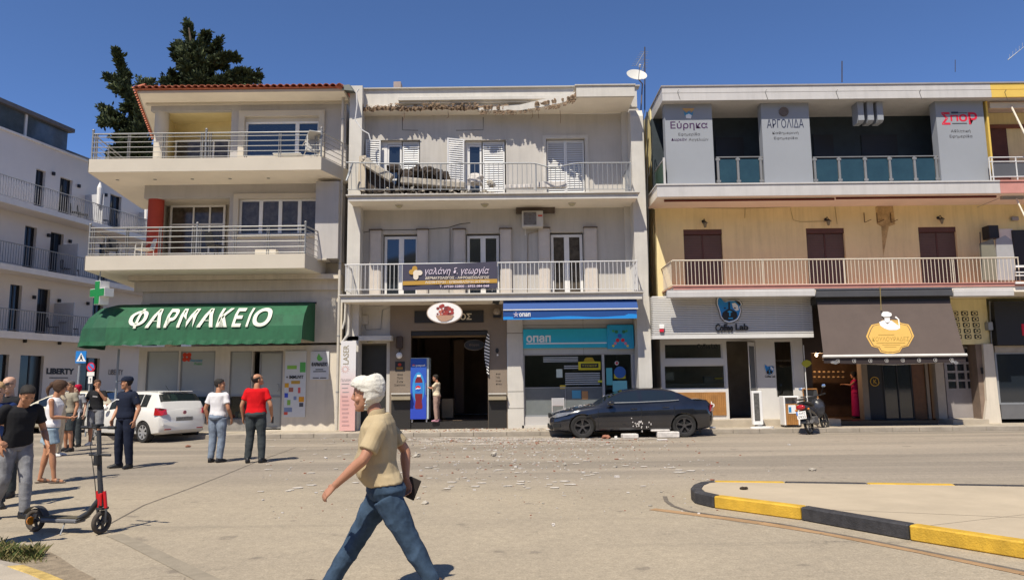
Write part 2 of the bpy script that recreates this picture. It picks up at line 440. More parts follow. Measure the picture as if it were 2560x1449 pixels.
# wooded hillside across the square, behind the camera (seen only in the window reflections)
hill=MB(); rndh=random.Random(8); NX_,NY_=60,10; vs=[]
for j_ in range(NY_+1):
    for i_ in range(NX_+1):
        x_=lerp(-260,260,i_/NX_); y_=-55 - j_*10; hgt=42*math.sin(PI/2*j_/NY_) ** 0.8*(0.7+0.35*math.sin(x_*0.013+1)+0.12*math.sin(x_*0.05))+(rndh.uniform(0,3.5) if j_ else 0)
        vs.append((x_,y_,hgt - 0.1))
hill.add(vs,[(j_*(NX_+1)+i_,j_*(NX_+1)+i_+1,(j_+1)*(NX_+1)+i_+1,(j_+1)*(NX_+1)+i_) for j_ in range(NY_) for i_ in range(NX_)])
structure('hillside',hill,mat('scrub_hillside',(0.075,0.075,0.038),0.95,var=0.6,scale=0.12))

# ------------------------------------------------------------------ shared facade materials and pieces
DM,DL,DR=22.35,22.15,22.1
m_wall=mat('white_plaster',(0.475,0.445,0.405),0.9,var=0.10,scale=0.8,bump=0.15,streak=0.14)
m_wall2=mat('white_trim',(0.55,0.52,0.47),0.85,var=0.10,scale=1.5,bump=0.1,streak=0.12)
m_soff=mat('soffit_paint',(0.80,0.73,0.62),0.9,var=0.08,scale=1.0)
m_frame=flat('white_window_frame',(0.72,0.70,0.67),0.45)
m_shut=mat('white_shutter',(0.70,0.69,0.67),0.4,var=0.05)
m_shut2=mat('beige_shutter',(0.56,0.50,0.44),0.6,var=0.08,streak=0.1)
m_pane=mat('window_glass',(0.015,0.02,0.028),0.04,var=0.0,spec=0.9)
m_curt=mat('curtain_behind_glass',(0.085,0.07,0.055),0.12,var=0.6,scale=5,spec=0.35)
m_rail=mat('grey_steel',(0.30,0.31,0.32),0.45,metal=0.3,var=0.1)
m_railw=mat('white_steel',(0.60,0.59,0.58),0.5,var=0.08)
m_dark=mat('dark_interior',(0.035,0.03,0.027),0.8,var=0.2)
m_black=flat('black_paint',(0.02,0.02,0.022),0.5)
m_white=flat('white_paint',(0.78,0.76,0.73),0.5)
m_glass=glass_mat('shop_glass')
m_brk=mat('broken_concrete',(0.22,0.15,0.095),0.95,var=0.5,scale=7,bump=1.0,bscale=12)
m_rub=mat('rubble_concrete',(0.40,0.36,0.30),0.95,var=0.4,scale=6,bump=0.8,bscale=14)
m_wood=mat('wood',(0.36,0.17,0.05),0.55,var=0.25,scale=4)
m_cable=flat('black_cable',(0.03,0.03,0.03),0.6)

def room(parent,x0,x1,y0,y1,z0,z1,m,t=0.05,fm=None):
    b=MB(); b.box(x0 - t,x0,y0,y1,z0,z1); b.box(x1,x1+t,y0,y1,z0,z1); b.box(x0,x1,y1,y1+t,z0,z1); b.box(x0 - t,x1+t,y0,y1+t,z1,z1+t)
    b.box(x0 - t,x1+t,y0,y1+t,z0 - t,z0 - 0.004)
    return b.build('interior',m,parent)
def rail_points(xa,za,xb,zb,n,bend=None):
    P=[]
    for i in range(n+1):
        t=i/n; x=lerp(xa,xb,t); z=lerp(za,zb,t)
        if bend: z+=bend(x)
        P.append((x,z))
    return P
def picket_railing(parent,px0,px1,ytop,ybot,Y,pitch,m,zfloor=None,bend=None,r=0.009,top_r=0.022,posts=(),side=None,lean=None):
    """upright-bar railing: rails as the part, each baluster a sub-part"""
    a,b=at(px0,ytop[0],Y),at(px1,ytop[1],Y); c,d=at(px0,ybot[0],Y),at(px1,ybot[1],Y)
    mb=MB(); N=60
    yo=lean or (lambda x: 0)
    top=[(x,Y+yo(x),z) for x,z in rail_points(a.x,a.z,b.x,b.z,N,bend)]
    mb.tube(top,top_r,6); mb.tube([(c.x,Y,c.z),(d.x,Y,d.z)],0.012,5)
    for p in posts:
        x=at(p,ytop[0],Y).x; t=(x - a.x)/(b.x - a.x); zb=lerp(c.z,d.z,t) - 0.06; zt=lerp(a.z,b.z,t)+(bend(x) if bend else 0)
        mb.tube([(x,Y,zb),(x,Y+yo(x),zt)],0.016,6)
    if side:
        for sx,zt,zb,y2 in side:
            mb.tube([(sx,Y,zt),(sx,y2,zt)],top_r*0.9,6); mb.tube([(sx,Y,zb),(sx,y2,zb)],0.012,5)
            k=int((y2 - Y)/0.13)
            for i in range(1,k): mb.tube([(sx,Y+i*0.13,zb),(sx,Y+i*0.13,zt)],r,5,cap=False)
    R=mb.build('balcony_railing',m,parent)
    n=int((b.x - a.x)/pitch)
    base=None
    for i in range(1,n):
        t=i/n; x=lerp(a.x,b.x,t); zt=lerp(a.z,b.z,t)+(bend(x) if bend else 0); zb=lerp(c.z,d.z,t)
        if base is None:
            base=MB().tube([(0,0,0),(0,0,1)],r,6,cap=False).build('baluster',m,R,local=True); o=base
            base.matrix_parent_inverse=wmat(R).inverted()
        else: o=again(base,parent=R)
        o.location=(x,Y,zb); o.scale=(1,1,zt - zb); o.rotation_euler=(-math.atan2(yo(x),zt - zb),0,0)
    return R
def louvre_shutter(parent,rc,y,m,t=0.035,pitch=0.075,split=1,name='shutter',ang=0.0,hinge='l'):
    x0,x1,z0,z1=rc; w=x1 - x0; S=MB(); L=MB()
    def T(px,py,pz):
        if ang==0: return (px,py,pz)
        hx=x0 if hinge=='l' else x1; c,s=math.cos(ang),math.sin(ang); dx,dy=px - hx,py - y
        return (hx+dx*c - dy*s,y+dx*s+dy*c,pz)
    def bx(mb,*a):
        q=MB().box(*a); mb.add([T(*v) for v in q.v],q.f)
    f=0.045
    xs=[lerp(x0,x1,i/split) for i in range(split+1)]
    for k in range(split):
        a,b=xs[k]+0.003,xs[k+1] - 0.003
        bx(S,a,a+f,y,y+t,z0,z1); bx(S,b - f,b,y,y+t,z0,z1); bx(S,a+f,b - f,y,y+t,z0,z0+f); bx(S,a+f,b - f,y,y+t,z1 - f,z1)
        n=max(2,int((z1 - z0 - 2*f)/pitch))
        for i in range(n):
            z=z0+f+(i+0.5)*(z1 - z0 - 2*f)/n
            q=[(a+f,y+0.002,z - pitch*0.42),(b - f,y+0.002,z - pitch*0.42),(b - f,y+t - 0.004,z+pitch*0.36),(a+f,y+t - 0.004,z+pitch*0.36)]
            e=0.006
            L.add([T(*v) for v in q]+[T(v[0],v[1],v[2]+e) for v in q],[(0,1,2,3),(7,6,5,4),(0,4,5,1),(2,6,7,3)])
    o=S.build(name,m,parent)
    L.build('slats',m,o,kind='stuff')
    return o
def hole(rc,e=0.0): return (rc[0] - e,rc[1]+e,rc[2] - e,rc[3]+e)

# ------------------------------------------------------------------ damaged middle building
F=FY
bx0,bx1=at(868,700,F).x,at(1617,700,F).x
zroof=at(1240,218,23.4).z; zsof=at(1240,287,F).z
zf2=at(1240,483,DM).z; zf1=at(1240,732,DM).z         # balcony floors
zs2=at(1240,497,DM).z; zs1=at(1240,749,DM).z         # soffits
mid=thing('apartment_building','white plaster building with the broken roof edge and fallen rubble on its top balcony','building',(0,F,0))
ix0,ix1=at(905,400,F).x,at(1583,400,F).x
A_=rect(948,350,1050,482,F); B_=rect(1163,350,1265,482,F); C_=rect(1366,347,1463,482,F)
D_=rect(957,585,1047,735,F); E_=rect(1165,583,1250,735,F); G_=rect(1376,580,1460,735,F)
up=[(r_[0],r_[1],zf2,r_[3]) for r_ in (A_,B_,C_)]; lo=[(r_[0],r_[1],zf1,r_[3]) for r_ in (D_,E_,G_)]
w=MB(); wall(w,bx0,bx1,zs1,zsof,F,[(*a[:2],a[2],a[3]) for a in up+lo],0.28); prune(w)
w.build('wall',m_wall,mid)
b=MB(); b.box(bx0,bx1,F+0.45,F+12,zs1 - 0.4,zroof - 0.5); b.build('rear_body',m_wall,mid)
# pilasters and side fins
b=MB()
fx=at(1622,640,22.95).x
zfin=at(1610,272,22.95).z; b.prism([(fx - 0.03,22.95,0.13),(fx - 0.03,22.95,zfin - 0.25),(fx - 0.03,23.1,zfin),(fx - 0.03,F+0.6,zfin+0.05),(fx - 0.03,F+6,zfin+0.05),(fx - 0.03,F+6,0.13)],(-0.42,0,0)); b.build('side_wall',m_wall2,mid)
b=MB(); lx=at(868,600,23.15).x
b.box(lx,lx+0.42,23.15,F - 0.003,0.13,zroof); b.build('side_wall',m_wall2,mid)
b=MB(); q=rect(1556,300,1580,480,F - 0.12); b.box(q[0],q[1],F - 0.12,F - 0.002,zf2+0.002,zsof - 0.002); b.box(q[0],q[1],F - 0.12,F - 0.002,zf1+0.002,zs2 - 0.002); b.build('pilaster',m_wall2,mid)

# roof: parapet, ledge, coping
pb=MB(); px0,px1=at(892,230,23.4).x,at(1592,230,23.4).x
pb.box(px0,px1,23.42,23.62,zsof+0.12,zroof - 0.04); pb.build('parapet',m_wall2,mid)
cb=MB(); cb.box(px0 - 0.05,px1+0.1,23.33,23.68,zroof - 0.037,zroof); cb.build('coping',m_wall,mid)
q=rect(995,240,1440,249,23.2); lb=MB(); lb.box(q[0],q[1],23.2,23.418,q[2],q[3]); lb.box(q[0],q[1],23.3,23.416,q[2] - 0.06,q[2] - 0.002); lb.build('ledge',m_wall2,mid,bevel=0.01)
# what is left of the roof slab: jagged edge, plan polyline in (pixel x, depth, drop)
random.seed(11)
edge=[]
for k in range(121):
    px=lerp(895,1445,k/120); base=23.24
    if px>1300: base=lerp(23.24,22.25,((px - 1300)/145) ** 1.2)
    edge.append((at(px,280,base).x,base+random.uniform(-0.07,0.07)+0.05*math.sin(px*0.05),random.uniform(-0.05,0.05)+0.03*math.sin(px*0.11)))
sl=MB(); topz=zsof+0.16
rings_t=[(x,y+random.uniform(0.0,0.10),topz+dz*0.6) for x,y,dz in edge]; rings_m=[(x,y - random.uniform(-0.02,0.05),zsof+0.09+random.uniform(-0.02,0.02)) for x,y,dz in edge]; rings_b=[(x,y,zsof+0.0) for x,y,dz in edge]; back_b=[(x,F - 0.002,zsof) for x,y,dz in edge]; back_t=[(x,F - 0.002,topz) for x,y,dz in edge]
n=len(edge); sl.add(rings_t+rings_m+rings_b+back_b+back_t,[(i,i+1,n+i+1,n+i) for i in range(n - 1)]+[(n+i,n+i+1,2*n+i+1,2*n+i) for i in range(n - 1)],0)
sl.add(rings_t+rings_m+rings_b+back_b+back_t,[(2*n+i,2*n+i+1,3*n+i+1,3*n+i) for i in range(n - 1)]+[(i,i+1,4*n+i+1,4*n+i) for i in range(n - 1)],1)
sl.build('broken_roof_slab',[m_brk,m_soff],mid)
# loose plaster skin hanging over the break
sk=MB()
for k in range(240):
    px=random.uniform(900,1438); e=edge[min(119,max(0,int((px - 895)/550*120)))]
    s_=random.uniform(0.02,0.075); x,y=e[0],e[1] - 0.02
    z=topz+random.uniform(-0.1,0.08)
    if px>1195:
        yb_=[(1195,277),(1300,279),(1350,271),(1400,261),(1438,249)]; v_=yb_[-1][1]
        for (a_,va),(c_,vc) in zip(yb_[:-1],yb_[1:]):
            if px <= c_: v_=lerp(va,vc,(px - a_)/(c_ - a_)); break
        Yq_=(23.2 if px<1320 else lerp(23.1,22.4,(px - 1320)/118)) - 0.02; pp=at(px,v_+random.uniform(-3,5),Yq_); x,y,z=pp.x,Yq_,pp.z
    sk.add([(x - s_,y,z - s_*0.3),(x+s_,y - 0.02,z - s_*0.2),(x+s_*0.8,y+0.03,z+s_*0.5),(x - s_*0.6,y+0.02,z+s_*0.6)],[(0,1,2,3)])
    sk.obox((x,y - 0.01,z - 0.05),(s_*0.5,0,0.01),(0,s_*0.3,0),(0,0,s_*0.3))
sk.build('plaster_crust',m_brk,mid,kind='stuff')
# sloping plaster band that still hangs in front of the broken stretch
hb=MB(); P=[]
for px,yt,yb in ((1195,270,276),(1300,262,276),(1350,250,268),(1400,240,258),(1438,230,246)):
    Yq=23.2 if px<1320 else lerp(23.1,22.4,(px - 1320)/118)
    P.append((at(px,yt,Yq),at(px,yb,Yq)))
for (a,b_),(c,d) in zip(P[:-1],P[1:]):
    hb.prism([a,c,d,b_],(0,0.05,0.02))
hb.build('hanging_plaster',m_wall2,mid)
# intact right end of the roof slab with its fascia
q=rect(1441,222,1585,243,22.2); rb=MB()
rfx=at(1587,240,22.2).x; rb.box(q[0],rfx,22.2,22.3,zsof+0.0,zsof+0.36); rb.build('fascia',m_wall2,mid)
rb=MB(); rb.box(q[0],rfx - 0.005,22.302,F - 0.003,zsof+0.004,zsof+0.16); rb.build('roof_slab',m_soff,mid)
rb=MB(); rb.box(q[0] - 0.05,rfx+0.03,22.16,23.3,zsof+0.362,zsof+0.40); rb.build('coping',m_wall,mid)
# rebar
rb=MB()
for px in (1010,1120,1330,1345,1400):
    p=at(px,283,23.3); rb.tube([(p.x,23.3,p.z+0.1),(p.x+0.02,23.27,p.z - 0.15),(p.x+random.uniform(-0.05,0.05),23.2,p.z - random.uniform(0.2,0.45))],0.007,5)
rb.build('reinforcement_bar',mat('rust',(0.14,0.06,0.03),0.9),mid,kind='stuff')
# old awning brackets under the slab
for a_,b_,c_ in ((1006,325,1045),(1208,325,1140)):
    MB().tube([at(a_,293,F - 0.2),at(a_,b_,F - 0.2),at(c_,b_+1,F - 0.2)],0.014,6).build('awning_bracket',m_cable,mid)

# balconies
for nm,z1_,z0_,pa,pb_,yy in (('upper',zf2,zs2,870,1595,490),('lower',zf1,zs1,852,1605,742)):
    xa,xb=at(pa,yy,DM).x,at(pb_,yy,DM).x
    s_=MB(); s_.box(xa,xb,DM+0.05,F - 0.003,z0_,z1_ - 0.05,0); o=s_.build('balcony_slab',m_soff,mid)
    s_=MB(); s_.box(xa - 0.003,xb+0.003,DM+0.01,DM+0.048,z0_ - 0.02,z1_ - 0.052); s_.build('slab_face',m_wall2,o)
    s_=MB(); s_.box(xa - 0.06,xb+0.06,DM - 0.06,F - 0.004,z1_ - 0.048,z1_); s_.build('coping',m_wall,o,bevel=0.008)
def bend(x):
    xa,xb,xc=at(1330,410,DM).x,at(1380,410,DM).x,at(1452,410,DM).x
    if x<xa or x>xc: return 0
    t=(x - xa)/(xb - xa) if x<xb else (xc - x)/(xc - xb)
    return -0.17*(3*t*t - 2*t ** 3)
def leanf(x):
    xa=at(1000,410,DM).x
    return -0.22*max(0,min(1,(xa - x)/2.4))+(-0.1 if bend(x)<-0.02 else 0)*(-bend(x)/0.17)
picket_railing(mid,868,1577,(410,407),(474,473),DM+0.06,0.15,m_rail,bend=bend,posts=(1101,1339,1455,1575),lean=leanf,side=[(at(1576,440,DM).x,at(1577,408,DM).z,at(1577,473,DM).z,F)])
picket_railing(mid,862,1594,(662,652),(724,722),DM+0.06,0.13,m_railw,posts=(1230,1592,865),r=0.010,side=[(at(863,690,DM).x,at(863,661,DM).z,at(863,724,DM).z,F),(at(1593,690,DM).x,at(1593,652,DM).z,at(1593,722,DM).z,F)])

# upper doors
Yr=F+0.16
for rc,gx in ((up[0],(968,1004)),(up[1],(1170,1204)),):
    g=rect(gx[0],370,gx[1],482,Yr)
    window(mid,(g[0],g[1],zf2+0.02,rc[3] - 0.12),Yr,1,m_frame,m_pane,fr=0.06,name='balcony_door',rows=[0.42])
    fb=MB(); fb.box(rc[0],g[0] - 0.004,Yr - 0.02,Yr+0.04,zf2+0.01,rc[3]); fb.box(g[0] - 0.004,g[1]+0.004,Yr - 0.02,Yr+0.04,rc[3] - 0.11,rc[3]); fb.build('door_surround',m_frame,mid)
for rc,a,c in ((up[0],1006,1048),(up[1],1207,1262)):
    q=rect(a,380,c,482,F+0.12); louvre_shutter(mid,(q[0],q[1],zf2+0.03,rc[3] - 0.03),F+0.12,m_shut)
for a,c,ang in ((914,951,-0.2),(1117,1161,-0.32)):
    q=rect(a,380,c,482,F - 0.05); louvre_shutter(mid,(q[0],q[1],zf2+0.03,up[0][3] - 0.02),F - 0.05,m_shut,ang=-ang,hinge='r')
louvre_shutter(mid,(up[2][0]+0.02,up[2][1] - 0.02,zf2+0.03,up[2][3] - 0.03),F+0.10,m_shut,split=2)
# raised door surrounds
for rc in up[2:]:
    t_=MB(); e=0.12
    t_.box(rc[0] - e,rc[0] - 0.002,F - 0.04,F - 0.002,zf2+0.002,rc[3]+e); t_.box(rc[1]+0.002,rc[1]+e,F - 0.04,F - 0.002,zf2+0.002,rc[3]+e); t_.box(rc[0] - 0.002,rc[1]+0.002,F - 0.04,F - 0.002,rc[3]+0.002,rc[3]+e)
    t_.build('door_trim',m_wall2,mid)
# middle-floor doors with folded shutters
for k,(rc,sh) in enumerate(((lo[0],((925,953),(1043,1070))),(lo[1],((1134,1163),(1251,1279))),(lo[2],((1347,1375),(1462,1493))))):
    wd=(rc[1] - rc[0])
    window(mid,(rc[0]+0.03,rc[1] - 0.03,zf1+0.02,rc[3] - 0.06),F+0.12,2,m_frame,m_curt if k==2 else m_pane,fr=0.09,mull=0.17,name='balcony_door')
    for i,(a,c) in enumerate(sh):
        q=rect(a,600,c,720,F - 0.03)
        zt=rc[3]+0.12
        o=MB().box(q[0],q[1],F - 0.10,F - 0.05,zf1+0.05,zt).build('folded_shutter',m_shut2,mid,bevel=0.006)
        s2=MB()
        xi=q[1] - 0.02 if i==0 else q[0] - 0.03
        for j in range(2): s2.box(q[0]+0.04 if i==0 else q[0]+0.04,q[1] - 0.04,F - 0.115,F - 0.101,zf1+0.12+j*(zt - zf1)*0.5,zf1+(j+1)*(zt - zf1)*0.48)
        s2.build('slats',m_shut2,o,kind='stuff')
        MB().box(q[0] - 0.03,q[1]+0.03,F - 0.17,F - 0.01,zt+0.003,zt+0.03).build('shutter_hood',mat('dark_brown',(0.12,0.09,0.07),0.7),mid)
# ceiling lamps under the upper balcony
lampm=mat('lamp_glass',(0.42,0.38,0.26),0.4)
for k,(px,wd) in enumerate(((998,'leftmost'),(1212,'middle'),(1430,'rightmost'))):
    p=at(px,510,23.0); t_=thing('ceiling_lamp',f'round yellowish ceiling lamp under the damaged balcony, {wd} of the three','lamp',(p.x,23.0,zs2),group='round lamps under the damaged balcony')
    MB().tube([(p.x,23.0,zs2 - 0.001),(p.x,23.0,zs2 - 0.035)],0.13,18).build('lamp_base',m_wall2,t_,smooth=True)
    MB().ell((p.x,23.0,zs2 - 0.036),0.105,0.105,0.07,16,6).build('lamp_shade',lampm,t_,smooth=True)
# ground floor
z13=0.13
zA=zs1 - 0.004
# entrance bay
dr=rect(884,858,966,1064,F); b=MB(); ex0,ex1=lx+0.42,at(975,900,F).x
wall(b,ex0,ex1,z13,zA,F,[(dr[0],dr[1],z13,dr[3])],0.3); prune(b); b.build('entrance_wall',m_wall2,mid)
b=MB(); b.box(dr[0],dr[1],F+0.2,F+0.24,z13+0.12,dr[3]); dd=b.build('entrance_door',mat('dark_door',(0.035,0.035,0.033),0.35,var=0.2),mid)
e=MB(); e.box(dr[0],dr[0]+0.05,F+0.17,F+0.198,z13+0.12,dr[3]); e.box(dr[1] - 0.05,dr[1],F+0.17,F+0.198,z13+0.12,dr[3]); e.box(dr[0]+0.05,dr[1] - 0.05,F+0.17,F+0.198,dr[3] - 0.05,dr[3]); e.build('door_frame',mat('bronze',(0.1,0.08,0.06),0.5),dd)
MB().box(dr[0] - 0.05,dr[1]+0.05,F - 0.2,F+0.2,z13,z13+0.115).build('entrance_step',m_wall2,mid)
q=rect(862,839,979,851,F - 0.5); MB().box(q[0],q[1],F - 0.55,F - 0.003,q[2],q[3]).build('entrance_canopy',m_wall2,mid,bevel=0.01)
p=at(925,853,F - 0.2); tl=thing('canopy_lamp','small half-round lamp under the entrance canopy beside the pink sign','lamp',(p.x,F - 0.2,q[2])); MB().ell((p.x,F - 0.2,q[2] - 0.03),0.10,0.08,0.05,12,6).build('lamp_shade',lampm,tl,smooth=True)
# dark-brown shop front
m_clad=mat('taupe_cladding',(0.21,0.165,0.125),0.55,var=0.12,scale=1.2)
so_=rect(1027,826,1220,1053,F); b=MB(); cx0,cx1=ex1+0.003,at(1268,900,F - 0.06).x
wall(b,cx0,cx1,z13,zA,F - 0.06,[(so_[0],so_[1],z13,so_[3])],0.2); prune(b); b.build('shop_cladding',m_clad,mid)
b=MB(); b.box(so_[0],so_[1],F - 0.05,F+0.6,z13,so_[2]); b.build('shop_step',mat('dark_granite',(0.03,0.028,0.027),0.35,var=0.3,scale=30),mid)
for a,c in ((978,1026),(1221,1266)):
    q=rect(a,985,c,1067,F - 0.1); o=MB().box(q[0],q[1],F - 0.10,F - 0.063,z13+0.004,q[3]).build('granite_plinth',_mats['dark_granite'],mid)
    q=rect(a,984,c,999,F - 0.25); MB().box(q[0],q[1],F - 0.3,F - 0.104,q[2],q[3]).build('counter_shelf',mat('shelf_wood',(0.3,0.25,0.17),0.5),mid,bevel=0.005)
    q=rect(a,982,c,985,F - 0.3); MB().box(q[0],q[1],F - 0.34,F - 0.104,q[2]+0.002,q[3]).build('shelf_top',m_wall2,mid)
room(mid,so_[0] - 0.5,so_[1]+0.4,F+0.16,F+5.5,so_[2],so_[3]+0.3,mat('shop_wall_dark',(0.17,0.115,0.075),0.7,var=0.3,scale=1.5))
b=MB(); q=rect(1027,828,1220,838,F+0.02); b.box(q[0],q[1],F - 0.02,F+0.10,q[2],q[3]); b.build('shutter_box',m_black,mid)
b=MB(); q=rect(1030,838,1215,843,F+0.15); b.box(q[0],q[1],F+0.15,F+0.2,q[2],q[3]); b.build('door_rail',mat('bronze2',(0.2,0.13,0.07),0.5),mid)
sgn=thing('shop_sign','long black shop sign with cream capitals behind the oval sign','sign',(at(1122,790,F).x,F - 0.1,at(1122,805,F).z))
q=rect(1036,776,1209,806,F - 0.1); MB().box(q[0],q[1],F - 0.10,F - 0.064,q[2],q[3]).build('sign_board',m_black,sgn)
q=rect(1150,783,1179,799,F - 0.1); txt(sgn,'ΟΣ',q,F - 0.102,mat('cream_letters',(0.75,0.66,0.5),0.5),bold=0.02)
# pillar between the shops
b=MB(); q0,q1=cx1+0.003,at(1308,900,F - 0.12).x
for i,(zt,zb) in enumerate(((798,832),(833,978),(979,1020),(1021,1066))):
    za,zb_=at(1288,zt,F - 0.12).z,at(1288,zb,F - 0.12).z
    MB().box(q0,q1,F - 0.12,F+0.1,zb_+0.006 if i<3 else z13,za).build('pillar_panel',m_wall2,mid)
MB().box(q0+0.01,q1 - 0.01,F - 0.10,F+0.3,z13,zA).build('pillar_core',m_seam,mid)
# betting-shop bay
o0,o1=q1+0.003,fx - 0.46
win=rect(1312,887,1506,1040,F); door=rect(1511,887,1580,1062,F)
zt=win[3]
b=MB(); wall(b,o0,o1,z13,zA,F - 0.03,[(win[0],win[1],win[2],zt),(door[0],door[1],z13+0.05,zt)],0.15); prune(b); b.build('shop_cladding',mat('light_grey_panel',(0.46,0.44,0.42),0.5,var=0.06),mid)
b=MB();
for px in (1458,):
    x=at(px,840,F).x; b.box(x - 0.004,x+0.004,F - 0.034,F - 0.031,zt,zA)
b.box(o0,o1,F - 0.034,F - 0.031,at(1450,812,F).z,at(1450,811,F).z); b.box(o0,o1,F - 0.034,F - 0.031,zt+0.02,zt+0.03); b.build('panel_joints',m_seam,mid)
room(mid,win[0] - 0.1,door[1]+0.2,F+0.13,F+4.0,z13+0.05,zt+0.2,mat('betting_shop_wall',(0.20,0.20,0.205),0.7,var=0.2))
sw=MB(); zm=at(1400,968,F).z
sw.box(win[0],win[1],F+0.02,F+0.07,win[2],win[2]+0.05); sw.box(win[0],win[1],F+0.02,F+0.07,zm - 0.015,zm+0.015); xm=at(1414,1000,F).x; sw.box(xm - 0.012,xm+0.012,F+0.021,F+0.069,win[2]+0.05,zm - 0.015)
sw=sw.build('shop_window',m_rail,mid)
MB().box(win[0],win[1],F+0.04,F+0.05,zm,zt).build('pane',m_glass,sw)
mfrost=mat('frosted_film',(0.16,0.175,0.175),0.25,var=0.15,scale=2)
MB().box(win[0],xm,F+0.042,F+0.052,win[2],zm).build('frosted_pane',mfrost,sw); MB().box(xm,win[1],F+0.042,F+0.052,win[2],zm).build('frosted_pane',mfrost,sw)
bl=MB()
for y0_,y1_,a,c,n_ in ((891,905,1358,1445,4),(912,922,1410,1470,2),(930,962,1413,1500,6)):
    for i in range(n_):
        yy=lerp(y0_,y1_,(i+0.5)/n_); hh=(y1_ - y0_)/n_*0.28; q=rect(a,yy - hh,c,yy+hh,F+0.03); bl.box(q[0],q[1],F+0.032,F+0.036,q[2],q[3])
bl.build('frosted_stripes',mat('stripe_film',(0.42,0.44,0.44),0.5),sw)
for (a,t,c,d_),cc,nm in (((1391,922,1406,943),(0.55,0.62,0.55),'poster'),((1400,962,1414,971),(0.75,0.5,0.05),'sticker'),((1430,975,1452,995),(0.1,0.35,0.5),'poster'),((1455,977,1470,997),(0.5,0.25,0.1),'poster'),((1495,950,1511,955),(0.7,0.68,0.05),'sticker')):
    q=rect(a,t,c,d_,F+0.025); MB().box(q[0],q[1],F+0.026,F+0.031,q[2],q[3]).build(nm,flat('f%d%d' % (a,t),cc),sw)
dm_=MB(); dm_.box(door[0] - 0.02,door[0]+0.02,F,F+0.05,z13+0.05,zt); dm_.box(door[0]+0.02,door[1],F+0.02,F+0.05,z13+0.05,z13+0.12)
dm_=dm_.build('shop_door',m_white,mid)
MB().box(door[0]+0.02,door[1],F+0.03,F+0.04,z13+0.12,zt).build('pane',m_glass,dm_)
slab_poly('sticker',disc(at(1542,907,F).x,at(1542,907,F).z,0.065,0.065),F+0.028,m_white,dm_)
slab_poly('sticker',disc(at(1542,907,F).x,at(1542,907,F).z,0.04,0.04),F+0.016,flat('sign_red',(0.55,0.03,0.04)),dm_)
q=rect(1535,934,1564,946,F); MB().box(q[0],q[1],F+0.02,F+0.028,q[2],q[3]).build('sticker',flat('sticker_yellow',(0.6,0.5,0.03)),dm_)
slab_poly('sticker',disc(at(1550,930,F).x,at(1550,930,F).z,0.19,0.19),F+0.018,flat('sticker_blue',(0.04,0.13,0.42)),dm_)
q=rect(1516,919,1531,962,F); MB().box(q[0],q[1],F+0.02,F+0.028,q[2],q[3]).build('poster',flat('teal',(0.12,0.45,0.48)),dm_)
q=rect(1532,951,1568,978,F); MB().box(q[0],q[1],F+0.02,F+0.028,q[2],q[3]).build('poster',flat('teal2',(0.2,0.55,0.6)),dm_)
q=rect(1583,887,1618,960,F - 0.05); MB().box(q[0],q[1],F - 0.055,F - 0.034,q[2],q[3]).build('notice_panel',mat('panel_lav',(0.33,0.33,0.36),0.5),mid)
b=MB()
for i in range(3):
    q=rect(1592,893+i*5,1612,894.5+i*5,F); b.box(q[0]+0.03*(i==2),q[1] - 0.05*(i==2),F - 0.06,F - 0.056,q[2],q[3])
b.build('notice_lines',m_rail,mid)
q=rect(1305,1040,1512,1062,F - 0.06); MB().box(q[0],q[1],F - 0.12,F - 0.034,z13,z13+0.09).build('shop_sill',m_wall2,mid)

# cyan sign
cy=flat('cyan_sign',(0.02,0.42,0.60),0.35); cyw=flat('sign_white',(0.75,0.78,0.8),0.4)
sg=thing('betting_shop_sign','long cyan fascia sign with white lettering and a square emblem of coloured dots','sign',(at(1440,845,F).x,F - 0.2,at(1440,870,F).z))
q=rect(1308,821,1520,869,F - 0.2); MB().box(q[0],q[1],F - 0.17,F - 0.037,q[2],q[3]).build('sign_board',cy,sg,bevel=0.01)
q=rect(1519,811,1585,871,F - 0.26); MB().box(q[0],q[1],F - 0.26,F - 0.038,q[2],q[3]).build('emblem_board',flat('cyan2',(0.02,0.36,0.62),0.35),sg,bevel=0.02)
q=rect(1316,838,1377,855,F - 0.2); txt(sg,'опап',q,F - 0.172,cyw,bold=0.03)
q=rect(1316,856,1517,859,F - 0.2); MB().box(q[0],q[1],F - 0.18,F - 0.172,q[2],q[3]).build('underline',cyw,sg)
for x,y,r_,c in ((1549,839,5.2,(0.03,0.12,0.5)),(1541,829,4,(0.02,0.2,0.1)),(1559,829,4,(0.02,0.2,0.1)),(1533,827,3,(0.05,0.4,0.15)),(1566,827,3,(0.05,0.4,0.15)),(1544,850,4.6,(0.7,0.02,0.05)),(1557,850,4.6,(0.7,0.02,0.05)),(1538,858,3.4,(0.75,0.2,0.3)),(1564,858,3.4,(0.75,0.2,0.3)),(1533,864,3,(0.75,0.6,0.1)),(1569,864,3,(0.75,0.6,0.1))):
    p=at(x,y,F - 0.26); rr=r_/76
    slab_poly('emblem_dot',disc(p.x,p.z,rr,rr,18),F - 0.262,flat('d%.2f%.2f%.2f' % c,c,0.4),sg,0.012)

